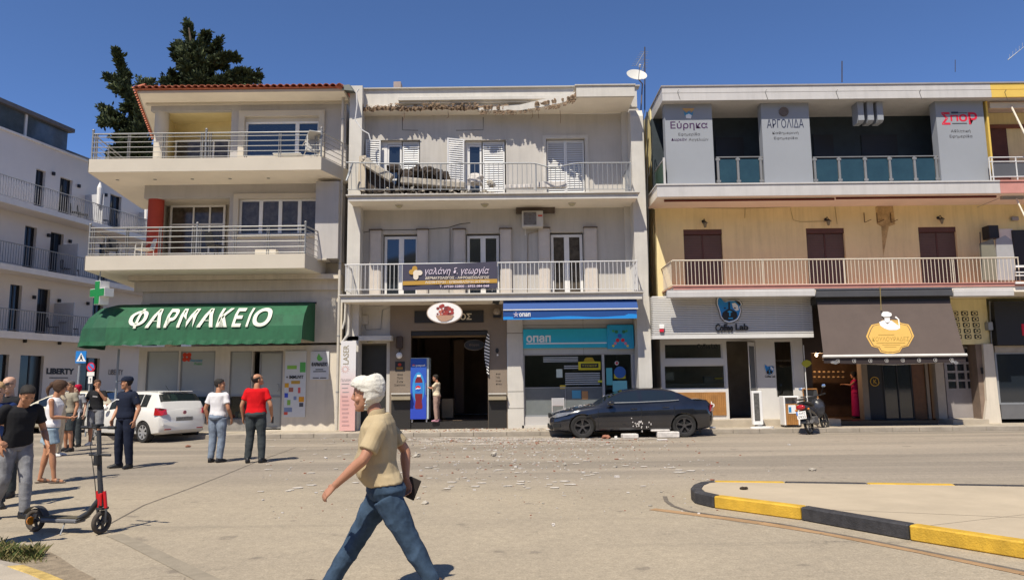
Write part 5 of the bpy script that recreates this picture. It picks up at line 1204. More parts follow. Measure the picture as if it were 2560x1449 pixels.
b=MB(); x0,x1=at(2058,910,AB_+.02).x,at(2412,910,AB_+.02).x; b.tube([(x0,AB_+0.03,zB - 0.1),(lerp(x0,x1,.1),AB_+0.03,zB - 0.2),(lerp(x0,x1,.5),AB_+0.03,zB - 0.27),(lerp(x0,x1,.85),AB_+0.03,zB - 0.22),(x1,AB_+0.03,zB - 0.08)],0.01,5); b.build('cable',m_crail,ba_)
# black strip above
q_=rect(2040,741,2375,756,AT+0.05); MB().box(q_[0],q_[1],AT+0.04,F - 0.01,q_[2] - 0.02,q_[3]).build('upper_flap',m_black,ba_)
def on_aw(px,py,d=0.0):
    t_=(py - 755)/(889 - 755); a=Vector((lerp(ta.x,ba.x,t_),lerp(AT,AB_,t_),lerp(zT,zB,t_))); b_=Vector((lerp(tb.x,bb.x,t_),lerp(AT,AB_,t_),lerp(zT,zB,t_)))
    u=(px - lerp(2043,2059,t_))/(lerp(2375,2413,t_) - lerp(2043,2059,t_)); return a.lerp(b_,u)+Vector((0,-0.95,-0.3))*d
def aw_poly(nm,pts,d,m): t=MB(); t.prism([on_aw(x,y,d) for x,y in pts],Vector((0,-0.95,-0.3))*0.005); t.build(nm,m,ba_)
def plaque(k):
    cx,cy=2225,842; P=[(0,-40),(20,-40),(27,-33),(46,-29),(52,-20),(60,0),(52,14),(46,24),(30,28),(24,38),(6,42),(0,41)]
    R2=[(x,y) for x,y in P]; L2=[(-x,y) for x,y in P[::-1] if x>0]; return [(cx+x*k,cy+y*k) for x,y in R2+L2]
mus=flat('mustard_print',(0.62,0.37,0.09)); aw_poly('plaque',plaque(1.0),0.006,mus); aw_poly('plaque_line',plaque(0.93),0.012,flat('brown_print',(0.12,0.08,0.05))); aw_poly('plaque',plaque(0.90),0.018,mus)
aw_poly('chef_torso',[(2197,806),(2208,802),(2228,803),(2240,812),(2246,816),(2244,800),(2236,795),(2239,792),(2247,800),(2249,822),(2240,826),(2222,826),(2210,822),(2200,815)],0.026,m_white)
aw_poly('chef_head',[(2209,790),(2224,790),(2223,802),(2217,807),(2211,803)],0.030,m_white); aw_poly('chef_hat',[(2203,784),(2207,780),(2218,780),(2227,784),(2228,790),(2222,793),(2208,793),(2202,790)],0.035,flat('hat_white',(0.72,0.71,0.68)))
aw_poly('hat_band',[(2207,793),(2223,793),(2223,795),(2207,795)],0.04,flat('brown_print',(0.1,0.1,0.1))); aw_poly('collar',[(2211,805),(2217,811),(2224,805),(2217,808)],0.034,_mats['brown_print'])
def mk(r_):
    def f(u,v,w): p_=on_aw(lerp(r_[0],r_[2],u),lerp(r_[3],r_[1],v),0.024+w); return p_
    return f
txt(ba_,'ΚΟΥΛΟΥΡΑΔΕΣ',None,0,flat('gold_letter',(0.36,0.24,0.05)),ext=0.004,mp=mk((2180,843,2272,853)))
for r_ in ((2195,837,2235,838.5),(2190,857,2262,858.5),(2205,862,2250,863),(2210,867,2240,868)): aw_poly('print_line',[(r_[0],r_[1]),(r_[2],r_[1]),(r_[2],r_[3]),(r_[0],r_[3])],0.024,_mats['gold_letter'])
# flag holder hanging before the awning
p0,p1=at(2200,716,DR - 0.05),at(2203,776,DR - 0.05); fp=thing('flag_pole','thin brass rod hanging in front of the brown awning','rod',p1)
MB().tube([p0,p1],0.014,6).build('rod',mat('brass',(0.4,0.3,0.12),0.4,metal=0.5),fp)
# apartment door bay: breeze blocks, glazed door
zbb=at(2420,860,F - .1).z; gx0,gx1=bx1_+0.003,at(2462,860,F).x
b=MB(); rows=[(776,5),]; q0_=rect(2380,770,2462,858,F - 0.06); holes=[]; bw=(at(2462,815,F).x - at(2375,815,F).x)/3
y_t,y_b=775,852; hs_=[]
for i in range(3):
    for k in range(5):
        a,c=2381+i*24.5+k*2.2,2398+i*24.5+k*2.2; tt=777+k*14.6; hs_.append(rect(a,tt,c,tt+11,F - .06))
X0=at(2376,800,F).x; b.box(X0,at(2470,800,F).x,F - 0.0,F+0.12,zbb,zy1 - 0.01); b.build('block_panel_wall',m_ywall,rb_)
# fitted grid of individual pierced blocks
for r_ in hs_:
    cx_,cz_=(r_[0]+r_[1])/2,(r_[2]+r_[3])/2; hw,hh=(r_[1] - r_[0])/2,(r_[3] - r_[2])/2
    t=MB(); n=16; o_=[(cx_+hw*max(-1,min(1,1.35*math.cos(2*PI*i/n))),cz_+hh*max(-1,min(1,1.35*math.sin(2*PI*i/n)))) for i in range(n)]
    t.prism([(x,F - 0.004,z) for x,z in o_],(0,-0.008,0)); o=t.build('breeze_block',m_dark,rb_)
    t=MB(); t.loft([[(cx_+hw*r*math.cos(2*PI*i/n),F - d,cz_+hh*r*1.1*math.sin(2*PI*i/n)) for i in range(n)] for r,d in ((0.42,0.013),(0.42,0.03),(0.72,0.03),(0.72,0.013))],cap=False,closed=True); t.build('block_ring',m_ywall,o)
MB().box(gx0,gx1+0.3,F+0.55,F+0.7,0.13,zbb+0.1).build('recess_wall',mat('brownish_wall',(0.22,0.16,0.12),0.8,var=0.2),rb_)
MB().box(at(2445,950,F).x,at(2475,950,F).x,F - 0.02,F+0.55,0.13,zbb - 0.004).build('recess_side',_mats['brownish_wall'],rb_)
q_=rect(2364,865,2446,1046,F+0.4); window(rb_,(q_[0],q_[1],1.15,q_[3]),F+0.4,3,mat('door_grey',(0.3,0.27,0.26),0.5),m_pane,fr=0.09,mull=0.07,rows=[0.2,0.42,0.64,0.83],name='glazed_door')
MB().box(q_[0],q_[1],F+0.4,F+0.45,0.2,1.148).build('door_panel',_mats['door_grey'],rb_)
t=MB(); x0,x1=at(2458,870,F - .1).x,at(2482,870,F - .1).x; zz=zbb
t.prism([(x0,F - 0.12,zz),(x1,F - 0.12,zz),(x1+0.02,F - 0.12,0.85),(x1+0.05,F - 0.12,0.13),(x0 - 0.2,F - 0.12,0.13),(x0 - 0.05,F - 0.12,0.85)],(0,0.5,0)); t.build('tapered_pillar',m_cream,rb_)
MB().box(at(2385,1050,23).x,at(2475,1050,23).x,F - 0.65,F+0.3,0.128,0.28).build('door_step',m_conc,rb_)
q_=rect(2452,918,2462,934,F - 0.03); MB().box(q_[0],q_[1],F - 0.04,F - 0.022,q_[2],q_[3]).build('doorbell_panel',m_black,rb_)
# rightmost shop
sx0=x1+0.07; MB().box(sx0,RX1,F - 0.25,F - 0.003,at(2520,862,F - .25).z,zy1 - 0.12).build('black_fascia',m_black,rb_)
MB().box(sx0,RX1,F - 0.12,F+0.2,at(2520,1046,F).z - 0.0,at(2520,1010,F).z).build('low_wall',mat('grey_stall',(0.13,0.13,0.135),0.5),rb_)
window(rb_,(sx0,RX1,at(2520,1010,F).z+0.003,at(2520,880,F).z),F - 0.05,[0.5],m_rail,m_pane,name='shop_window')
MB().box(sx0,RX1,F - 0.1,F+0.1,at(2520,880,F).z+0.003,at(2520,864,F).z).build('window_head',m_conc,rb_)
slab_poly('red_sign_mark',pxpoly([(2553,810),(2575,806),(2575,840),(2556,838)],F - .25),F - 0.252,redi,rb_)
# meter boxes and pipes between block panel and black fascia
t=thing('meter_box','grey meter box and conduit on the wall left of the black fascia','meter',(sx0,F - .2,at(2470,820,F).z)); q_=rect(2466,805,2478,825,F - .1); MB().box(q_[0],q_[1],F - 0.2,F - 0.01,q_[2],q_[3]).build('box',m_rail,t,bevel=0.01); MB().tube([tuple(at(2474,752,F - .08)),tuple(at(2479,862,F - .08))],0.02,6).build('conduit',m_rail,t)

# things on the far right upper floors
MB().box(XE+0.0,XE+0.06,PY,F,zp0+0.004,zfb).build('yellow_party_wall',m_ytrim,rb_); MB().box(XE+0.06,RX1,F - 0.2,F - 0.003,zp0+0.004,zfb+0.006).build('yellow_upper_wall',m_ywall,rb_)
q_=rect(2473,322,2520,455,F - .2); MB().box(q_[0],q_[1],F - 0.24,F - 0.203,zp0+0.01,q_[3]).build('brown_door',mat('brown_door',(0.11,0.04,0.025),0.7,var=0.3),rb_); MB().box(q_[0] - .2,RX1,F - 0.28,F - 0.203,q_[3]+0.003,q_[3]+0.12).build('door_lintel',mat('red_brown',(0.2,0.08,0.05),0.7),rb_)
zr1,zr2=at(2520,391,DR).z,at(2520,402,DR).z; b=MB(); xa_=at(2480,420,DR).x
for z in (zr1,zr2,at(2520,440,DR).z): b.tube([(xa_,DR+0.1,z),(RX1,DR+0.1,z)],0.022,6)
for px in (2480,2487,2547): x=at(px,420,DR).x; b.tube([(x,DR+0.1,zp0),(x,DR+0.1,zr1)],0.02,6)
b=b.build('balcony_railing',m_railw,rb_); MB().box(at(2488,420,DR).x,RX1,DR+0.11,DR+0.12,at(2520,438,DR).z,zr2 - 0.03).build('railing_panel',mat('grey_panel',(0.1,0.1,0.105),0.4),b)
ar=thing('folded_awning','long pale diagonal awning arm at the top right corner of the yellow balcony','awning arm',at(2560,330,DR - .3)); MB().tube([at(2527,264,DR+.2),at(2562,335,DR - 0.3)],0.03,8).build('arm',m_crail,ar); q_=rect(2475,256,2580,270,DR+.3); MB().box(q_[0],q_[1],DR+0.3,DR+0.4,q_[2],q_[3]).build('rolled_canvas',m_crail,ar)
ar2=thing('folded_awning','pale diagonal awning arm rising above the boxes on the yellow balcony','awning arm',at(2560,535,DR - .1)); MB().tube([at(2541,497,DR+.3),at(2564,545,DR - 0.1)],0.025,8).build('arm',m_crail,ar2); MB().tube([at(2443,518,F - .02),at(2512,490,DR+.5)],0.008,5).build('stay_rod',m_rail,ar2); q_=rect(2505,484,2560,497,DR+.4); MB().box(q_[0],q_[1],DR+0.4,DR+0.5,q_[2],q_[3]).build('bracket',m_rail,ar2)
t=thing('solar_panels','two tilted grey framed panels stored on the right end of the yellow balcony','panel',at(2480,650,23.0))
for pts,mm in (((2450,608),(2483,596),(2492,645),(2492,700),(2456,700)),mat('panel_olive',(0.2,0.19,0.14),0.4)),(((2490,598),(2513,588),(2530,600),(2537,648),(2537,700),(2495,700)),mat('panel_silver',(0.36,0.36,0.36),0.35)):
    MB().prism([at(a,b_,23.0) for a,b_ in pts],(0,0.05,0)).build('panel',mm,t)
MB().tube([at(2450,580,22.99),at(2456,700,22.99)],0.015,5).build('frame_post',m_cable,t)
q_=rect(2473,563,2497,595,23.3); MB().box(q_[0],q_[1],23.3,23.65,q_[2],q_[3]).build('wall_speaker',m_black,rb_)
q_=rect(2536,575,2600,700,F - .1); MB().box(q_[0],q_[1],F - 0.12,F - 0.01,q_[2],q_[3]).build('dark_doorway',m_black,rb_); q_=rect(2500,572,2534,640,F - .05); MB().box(q_[0],q_[1],F - 0.06,F - 0.01,q_[2],q_[3]).build('door_frame_white',m_frame,rb_)
q_=rect(2530,541,2547,551,F - .1); MB().box(q_[0],q_[1],F - 0.12,F - 0.01,q_[2],q_[3]).build('bulkhead_light',m_rail,rb_,bevel=0.02)
for i,y_ in enumerate((663,679,687,704)): q_=rect(2538,y_,2600,y_+(5 if i in (0,3) else 2.4),DR - .05); MB().box(q_[0],q_[1],DR - 0.08,DR - 0.04,q_[2],q_[3]).build('white_rail_board',m_white,rb_)

# ------------------------------------------------------------------ white hotel down the side street (long wall receding to the right)
m_hot=mat('hotel_plaster',(0.72,0.66,0.61),0.9,var=0.06,scale=0.5,bump=0.1)
m_hslab=mat('hotel_slab_edge',(0.80,0.75,0.69),0.85,var=0.08)
hotel=thing('hotel_building','white balconied hotel down the side street with LIBERTY lettering at street level','building',(-22.3,33,0))
HD=hd; HN=Vector((hd.y,-hd.x,0)); HO=Vector((-22.75,32,0))            # slab edge line through HO, outward normal HN
def H(s,o,z): return HO+HD*s+HN*o+Vector((0,0,z))
def hs_of(px,py=700):                  # distance along the slab edge seen at pixel column px
    r=ray(px,py); t=(HO.x*HD.y - HO.y*HD.x)/(r.x*HD.y - r.y*HD.x); p=r*t; return (p.x - HO.x)*HD.x+(p.y - HO.y)*HD.y
def hw_of(px,off):                     # same for the plane standing off metres behind the edge
    o=HO+HN*off; r=ray(px,700); t=(o.x*HD.y - o.y*HD.x)/(r.x*HD.y - r.y*HD.x); p=r*t; return (p.x - o.x)*HD.x+(p.y - o.y)*HD.y
def hbox(mb,s0,s1,o0,o1,z0,z1): mb.prism([H(s0,o0,z0),H(s1,o0,z0),H(s1,o1,z0),H(s0,o1,z0)],(0,0,z1 - z0)); return mb
SF=[4.12,7.12,10.12]; TOPZ=13.65; WB=-1.3; S0,S1=-16,26
b=MB(); hbox(b,S0,S1,WB - 10,WB - 0.25,0,TOPZ); b.build('rear_body',m_hot,hotel)
# facade wall with door openings, in hotel coordinates
doors={0: [(28,58),(92,130)],1: [(52,82),(118,152),(0,0)],2: [(70,92),(134,165),(263,291)]}
doors={0: [(27,57),(97,128),(236,262)],1: [(53,83),(119,152),(243,268)],2: [(70,95),(133,165),(263,292)]}
lvl=[(4.12,2.35),(7.12,2.3),(10.12,2.25)]
wb=MB(); holes=[]
for k,(z,h) in enumerate(lvl):
    for a,c in doors[k]: holes.append((hw_of(a,WB),hw_of(c,WB),z,z+h))
for a,c in ((-60,38),(66,124),(215,262)): holes.append((hw_of(a,WB),hw_of(c,WB),0.5 if a>0 else 0.2,3.15))
tmp=MB(); wall(tmp,S0,S1,0,TOPZ,0,holes,0.25); prune(tmp)
wb.add([H(v[0],WB - v[1],v[2]) for v in tmp.v],tmp.f); wb.build('street_wall',m_hot,hotel)
m_hglass=mat('hotel_glass',(0.02,0.022,0.028),0.08,var=0,spec=0.35)
for k,(a,c,z0,z1) in enumerate(holes):
    t=MB(); hbox(t,a,c,WB - 0.2,WB - 0.16,z0,z0+0.06); hbox(t,a,a+0.07,WB - 0.2,WB - 0.16,z0+0.06,z1); hbox(t,c - 0.07,c,WB - 0.2,WB - 0.16,z0+0.06,z1); hbox(t,(a+c)/2 - 0.04,(a+c)/2+0.04,WB - 0.2,WB - 0.155,z0+0.06,z1); o=t.build('window',m_black,hotel)
    for a2,c2 in ((a+0.07,(a+c)/2 - 0.04),((a+c)/2+0.04,c - 0.07)): hbox(MB(),a2,c2,WB - 0.19,WB - 0.18,z0+0.06,z1).build('pane',m_hglass,o)
for k,z in enumerate(SF):
    b=MB(); hbox(b,S0,S1,WB+0.003,-0.05,z - 0.22,z - 0.003); b.build('balcony_slab',m_hot,hotel)
    b=MB(); hbox(b,S0,S1,-0.048,0,z - 0.24 if k else z - 0.3,z+0.02); b.build('slab_edge',m_hslab,hotel)
    r_=MB(); r_.tube([H(S0,-0.08,z+1.02),H(S1,-0.08,z+1.02)],0.025,5); r_.tube([H(S0,-0.08,z+0.1),H(S1,-0.08,z+0.1)],0.015,4)
    R=r_.build('balcony_railing',m_rail,hotel); t=MB(); s=-8.0
    while s<S1: t.obox(H(s,-0.08,z+0.56),HD*0.009,HN*0.009,(0,0,0.46)); s+=0.135
    t.build('balusters',mat('grey_bar',(0.22,0.22,0.23),0.6),R,kind='stuff')
    for px in ((168,305) if k==2 else (110,300)):
        s=hw_of(px+55,WB+0.6); t=MB(); hbox(t,s,s+0.04,WB+0.01,-0.12,z,z+1.7); t.build('balcony_divider',mat('frosted_white',(0.5,0.5,0.52),0.4),hotel)
b=MB(); hbox(b,S0,S1,WB - 10,WB+0.1,TOPZ+0.002,TOPZ+0.1); b.build('coping',m_hslab,hotel)
# penthouse
b=MB(); sA,sB=-10,hw_of(150,WB - 0.2); hbox(b,sA,sB,WB - 6,WB - 0.35,TOPZ+0.1,TOPZ+1.35); b.build('penthouse_wall',mat('grey_glazing',(0.10,0.12,0.13),0.15,var=0.3,spec=0.8),hotel)
b=MB(); hbox(b,sA,sB+0.2,WB - 6.2,WB - 0.1,TOPZ+1.352,TOPZ+1.55); b.build('penthouse_roof',mat('roof_grey',(0.16,0.15,0.15),0.8),hotel)
for px in (32,): s=hw_of(px,WB - .3); hbox(MB(),s,s+0.12,WB - 0.345,WB - 0.28,TOPZ+0.1,TOPZ+1.35).build('mullion',m_hslab,hotel)
b=MB(); hbox(b,sB+0.3,S1 - 12,WB - 4,WB - 0.6,TOPZ+0.1,TOPZ+0.5); b.build('roof_parapet',mat('roof_dark',(0.12,0.12,0.12),0.8),hotel)
for px,z_ in ((113,6.2+6.1),(180,6.0+6.1),(250,12.1),(112,9.1),(167,9.05),(87,5.9),(150,5.9),(222,5.95),(72,3.75),(158,3.75),(232,3.75)):
    s=hw_of(px,WB+0.01); c=H(s,WB+0.06,z_); MB().tube([c,c+Vector((0,0,0.16))],0.085,8).build('wall_light',m_black,hotel,smooth=True)
# street-level lettering
s0,s1=hw_of(132,WB+.01),hw_of(200,WB+.01)
def hm(s0,s1,z0,z1): return lambda u,v,w: tuple(H(lerp(s0,s1,u),WB+0.012+w,lerp(z0,z1,v)))
zL=2.26
txt(hotel,'LIBERTY',None,0,m_black,bold=0.05,mp=hm(s0,s1,zL,zL+0.30)); txt(hotel,'LIBERTY',None,0,mat('faint_ink',(0.16,0.15,0.15),0.8),mp=hm(hw_of(285,WB),hw_of(320,WB),zL,zL+0.3))
for z,a,c in ((2.05,140,186),(1.82,153,170)): hbox(MB(),hw_of(a,WB),hw_of(c,WB),WB+0.001,WB+0.01,z,z+0.06).build('text_line',_mats['faint_ink'],hotel)
# chairs on the hotel balconies: simple metal garden chairs
m_met=mat('dark_rattan',(0.05,0.05,0.05),0.6)
def garden_chair(loc,rz,lab,mm=m_met):
    t=thing('garden_chair',lab,'chair',loc,rz,'garden chairs on the hotel balconies'); b=MB(); b.box(-0.22,0.22,-0.22,0.22,0.42,0.45); b.build('seat',mm,t,local=True)
    b=MB();
    for i in range(7): b.tube([(-0.2+i*0.066,0.21,0.45),(-0.2+i*0.066,0.25,0.82+0.06*math.sin(i*PI/6))],0.008,4)
    b.tube([(-0.22,0.22,0.45),(-0.2,0.25,0.83),(0,0.26,0.9),(0.2,0.25,0.83),(0.22,0.22,0.45)],0.014,5); b.build('backrest',mm,t,local=True)
    for x in (-0.2,0.2):
        for y in (-0.2,0.2): MB().tube([(x,y,0.42),(x*1.15,y*1.15,0)],0.012,5).build('leg',mm,t,local=True)
    return t
chairs=[(178,2,'dark garden chair on the top hotel balcony beside the second door'),(196,2,'dark garden chair on the top hotel balcony next to the white divider'),(246,2,'dark garden chair on the top hotel balcony left of the far door'),(165,1,'dark garden chair on the middle hotel balcony near the second door'),(184,1,'dark garden chair on the middle hotel balcony right of its neighbour'),(140,0,'dark garden chair on the lowest hotel balcony near the second door'),(188,0,'round-backed garden chair standing alone on the lowest hotel balcony')]
c0=None
for px,k,lab in chairs:
    p=H(hw_of(px,-0.7),-0.7,SF[k]);
    if c0 is None: c0=garden_chair(p,2.2,lab)
    else: copy_thing(c0,p,random.uniform(1.2,3.2),lab)
p=H(hw_of(170,-0.7),-0.7,SF[0]); t=thing('garden_table','small round table on the lowest hotel balcony beside the lone chair','table',p)
MB().tube([(0,0,0.70),(0,0,0.72)],0.3,16).build('table_top',m_met,t,local=True); MB().tube([(0,0,0),(0,0,0.70)],0.02,6).build('stem',m_met,t,local=True)
# closed white parasols
for px,lab in ((235,'closed white parasol on the top hotel balcony, nearer one'),(357,'closed white parasol on the top hotel balcony, farther one beside the red column')):
    p=H(hw_of(px,-0.3),-0.3,SF[2]); t=thing('parasol',lab,'parasol',p,group='closed white parasols'); MB().loft([[(r*math.cos(a),r*math.sin(a),z) for a in [i*PI/5 for i in range(10)]] for r,z in ((0.03,1.0),(0.10,1.1),(0.13,2.0),(0.03,2.3))]).build('canopy',m_white,t,local=True); MB().tube([(0,0,0),(0,0,1.1)],0.02,5).build('pole',m_rail,t,local=True)

# ------------------------------------------------------------------ conifers behind the corner building
m_leafs=[mat('conifer_leaf_dark',(0.034,0.050,0.020),0.8,var=0.35,scale=1.2),mat('conifer_leaf_mid',(0.075,0.095,0.032),0.8,var=0.35,scale=1.2),mat('conifer_leaf_lit',(0.14,0.155,0.06),0.8,var=0.3,scale=1.2)]  # greens lightened to look sunlit, the palest kept for upper tufts
m_bark=mat('bark',(0.10,0.075,0.05),0.95,var=0.4,scale=8,bump=0.8)
def conifer(label,Y,trunk,limbs,fill,seed):
    rnd=random.Random(seed); base=at(*trunk[-1],Y); t=thing('conifer_tree',label,'tree',(base.x,Y,0))
    tp=[at(a,b_,Y) for a,b_ in trunk]; n=len(tp); MB().tube([(base.x,Y,0)]+tp[::-1],[0.42]+[lerp(0.34,0.04,i/(n - 1)) for i in range(n)],9).build('trunk',m_bark,t,smooth=True)
    lm=MB(); lf=MB()
    def tuft(p,d,L,w,mi):            # a small fan of pointed blades
        d=d.normalized(); s_=d.cross(Vector((rnd.random() - .5,rnd.random() - .5,rnd.random() - .5))).normalized(); k=d.cross(s_)
        for a in (s_,k):
            lf.add([p - a*w*0.35,p+d*L*0.45 - a*w,p+d*L,p+d*L*0.5+a*w,p+a*w*0.35],[(0,1,2,3,4)],mi)
    for pts,r,dens in limbs:
        P=[];
        for i,(a,b_) in enumerate(pts): P.append(at(a,b_,Y+(rnd.uniform(-0.9,0.9) if i else 0)))
        lm.tube(P,[lerp(0.09,0.02,i/(len(P) - 1)) for i in range(len(P))],6)
        ln=sum((P[i+1] - P[i]).length for i in range(len(P) - 1)); cnt=int(ln*dens*0.42)
        for _ in range(cnt):
            q_=rnd.random() ** 0.8*(len(P) - 1); i=min(int(q_),len(P) - 2); f=q_ - i; c=P[i].lerp(P[i+1],f); ax=(P[i+1] - P[i]).normalized()
            rr=0.52*r*(1.0 - 0.55*(q_/(len(P) - 1)))
            off=Vector((rnd.gauss(0,1),rnd.gauss(0,1),rnd.gauss(0,1))); off=off.normalized()*rr*rnd.random() ** 0.45
            # clumpy: snap towards a few sub-tips
            d=(off.normalized()*0.9+ax*0.6+Vector((0,0,0.35)))
            mi=2 if (off.z>rr*0.25 and rnd.random()<0.35) else (1 if rnd.random()<0.45 else 0)  # sunlit look put into the colour: palest green on the upper side of limbs
            tuft(c+off*0.75,d,rnd.uniform(0.18,0.40),rnd.uniform(0.05,0.10),mi)
        for _ in range(int(cnt/28)):    # protruding sprays
            q_=rnd.random()*(len(P) - 1); i=min(int(q_),len(P) - 2); c=P[i].lerp(P[i+1],q_ - i); ax=(P[i+1] - P[i]).normalized()
            d=(Vector((rnd.gauss(0,1),rnd.gauss(0,.6),rnd.gauss(0.3,.8))).normalized()+ax*0.8).normalized(); L=r*rnd.uniform(0.6,1.05)
            for j in range(26):
                g_=j/26; tuft(c+d*L*g_+Vector((rnd.gauss(0,.07),rnd.gauss(0,.07),rnd.gauss(0,.07))),d+Vector((rnd.gauss(0,.5),rnd.gauss(0,.5),rnd.gauss(0,.5))),rnd.uniform(0.14,0.26),0.05,1 if rnd.random()<.6 else 0)
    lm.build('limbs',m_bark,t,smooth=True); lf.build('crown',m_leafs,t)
conifer('tall ragged conifer with a leaning pointed tip left of the red tiled roof',36,[(291,130),(305,190),(330,250),(345,320),(380,420),(440,560),(440,700)],
    [([(345,330),(325,240),(305,180),(290,128)],0.42,330),([(335,250),(300,205),(268,192)],0.38,330),([(340,265),(305,225),(280,218)],0.3,300),([(350,270),(320,268),(308,272)],0.30,300),([(345,330),(310,305),(278,292),(258,270)],0.42,330),([(345,340),(310,310),(285,312),(254,300)],0.34,300),
     ([(350,420),(350,330),(362,240),(368,215)],0.75,700),([(350,390),(320,370),(285,375)],0.6,520),([(350,350),(318,338),(295,345)],0.55,480),([(345,420),(310,395),(275,395)],0.5,420),([(350,300),(375,290),(385,330)],0.7,500),([(350,360),(372,380),(380,400)],0.6,400)],0,3)
conifer('broad dark conifer crown rising behind the red tiled roof',40,[(472,70),(480,120),(492,180),(500,260),(505,500),(505,700)],
    [([(488,190),(480,130),(474,90),(470,64)],0.42,460),([(495,200),(500,140),(515,100),(513,86)],0.40,420),([(490,180),(460,140),(447,110)],0.50,460),([(485,175),(455,140),(434,124)],0.38,360),([(490,190),(455,165),(437,140)],0.42,400),([(500,180),(535,140),(545,105)],0.48,460),
     ([(505,190),(540,150),(570,140),(596,148)],0.42,420),([(500,200),(545,160),(562,165)],0.42,420),([(500,230),(540,205),(590,185),(648,192)],0.42,420),([(510,235),(570,200),(600,180),(620,188)],0.36,360),([(520,230),(575,205),(615,205),(640,196)],0.30,300),([(495,225),(460,195),(430,205),(410,204)],0.44,420),([(495,240),(450,215),(428,180)],0.34,330),([(498,260),(495,200),(492,150),(495,120)],0.85,1300),([(498,250),(475,205),(470,170)],0.75,900),([(500,250),(520,210),(515,165)],0.8,900),([(500,250),(545,230),(570,215)],0.55,500),([(500,270),(450,240),(430,225)],0.5,400)],0,5)

# ------------------------------------------------------------------ things on and in front of the middle building
# doctor's banner
BY=DM - 0.02; q=rect(1007,661,1243,724,BY); nav=flat('banner_navy',(0.045,0.042,0.07),0.6)
bn=thing('banner','navy banner with cream and ochre pill emblem tied to the lower balcony railing','banner',((q[0]+q[1])/2,BY,q[2]))
t=MB(); N=24; V=[]
for i in range(N+1):
    u=i/N; x=lerp(q[0],q[1],u); y=BY+0.012*math.sin(u*17); sag=0.035*math.sin(PI*u); V+=[(x,y,q[3]+0.02 - sag*0.5+u*0.06),(x,y - 0.01,q[2]+0.03*u)]
t.add(V,[(2*i,2*i+2,2*i+3,2*i+1) for i in range(N)]); t.build('cloth',nav,bn)
def onb(px,py): p=at(px,py,BY); return (p.x,p.z)
och=flat('ochre_print',(0.42,0.24,0.04)); crm=flat('cream_print',(0.66,0.58,0.48)); lil=flat('pale_print',(0.66,0.56,0.66))
slab_poly('ochre_band',[onb(1007,703),onb(1243,697),onb(1243,707),onb(1007,713)],BY - 0.022,och,bn,0.003)
def pill(cx,cy,ang,m,d,L=11,r=6.5):
    c=onb(cx,cy); P=[]; k=1/80.5
    for i in range(9): a=ang+PI/2+PI*i/8; P.append((c[0] - L*k*0.5*math.cos(ang)+r*k*math.cos(a),c[1] - L*k*0.5*math.sin(ang)+r*k*math.sin(a)))
    for i in range(9): a=ang - PI/2+PI*i/8; P.append((c[0]+L*k*0.5*math.cos(ang)+r*k*math.cos(a),c[1]+L*k*0.5*math.sin(ang)+r*k*math.sin(a)))
    slab_poly('pill_emblem',P,BY - 0.022 - d,m,bn,0.003)
pill(1037,674,PI/2,och,0,6); pill(1032,680,0,och,0.002,6); pill(1047,682,0,crm,0.004,6); pill(1040,690,PI/2,crm,0.006,6); pill(1040,682,0.9,crm,0.003,2)
def bl(a,t_,c,d,sag=0):
    def f(u,v,w): x,z=onb(lerp(a,c,u),lerp(d,t_,v) - 1.8*u); return (x,BY - 0.024 - w,z)
    return f
txt(bn,'γαλάνη δ. γεωργία',None,0,lil,shear=0.3,ext=0.004,mp=bl(1063,669,1223,690)); txt(bn,'ΔΕΡΜΑΤΟΛΟΓΟΣ - ΑΦΡΟΔΙΣΙΟΛΟΓΟΣ',None,0,crm,bold=0.02,ext=0.004,mp=bl(1063,691.5,1223,698.5))
txt(bn,'ΑΙΣΘΗΤΙΚΗ - ΕΠΕΜΒΑΤΙΚΗ ΙΑΤΡΙΚΗ',None,0,crm,bold=0.02,ext=0.004,mp=bl(1063,702.5,1223,708.5)); txt(bn,'Τ. 27520 22800 - 6932 084 068',None,0,lil,bold=0.02,ext=0.004,mp=bl(1099,713,1223,719))
# air conditioner
q=rect(1305,527,1358,567,F - 0.4); ac=thing('air_conditioner','white outdoor air conditioner on the wall above the right-hand balcony door','air conditioner',((q[0]+q[1])/2,F - 0.2,q[2]))
MB().box(q[0],q[1],F - 0.42,F - 0.1,q[2],q[3]).build('casing',mat('ac_white',(0.5,0.47,0.42),0.5,var=0.08),ac,bevel=0.015)
g_=rect(1309,530,1341,562,F - 0.42); o=MB().box(g_[0],g_[1],F - 0.428,F - 0.421,g_[2],g_[3]).build('grille',mat('ac_grille',(0.12,0.10,0.09),0.6),ac)
t=MB(); cx,cz=(g_[0]+g_[1])/2,(g_[2]+g_[3])/2
for r_ in (0.05,0.10,0.15,0.19): t.tube([(cx+r_*math.cos(a),F - 0.432,cz+r_*math.sin(a)) for a in [i*PI/10 for i in range(21)]],0.004,4)
for i in range(9): z=lerp(g_[2],g_[3],(i+0.5)/9); t.box(g_[0],g_[1],F - 0.434,F - 0.430,z,z+0.006)
t.build('grille_bars',m_rail,o,kind='stuff')
q=rect(1345,537,1356,541,F - .42); MB().box(q[0],q[1],F - 0.427,F - 0.421,q[2],q[3]).build('red_badge',flat('badge_red',(0.5,0.05,0.02)),ac)
for a in (1312,1350): p=at(a,567,F - 0.2); t=MB(); t.box(p.x,p.x+0.03,F - 0.40,F - 0.002,p.z - 0.035,p.z - 0.004); t.box(p.x,p.x+0.03,F - 0.03,F - 0.002,p.z - 0.25,p.z - 0.036); t.build('wall_bracket',m_railw,ac)
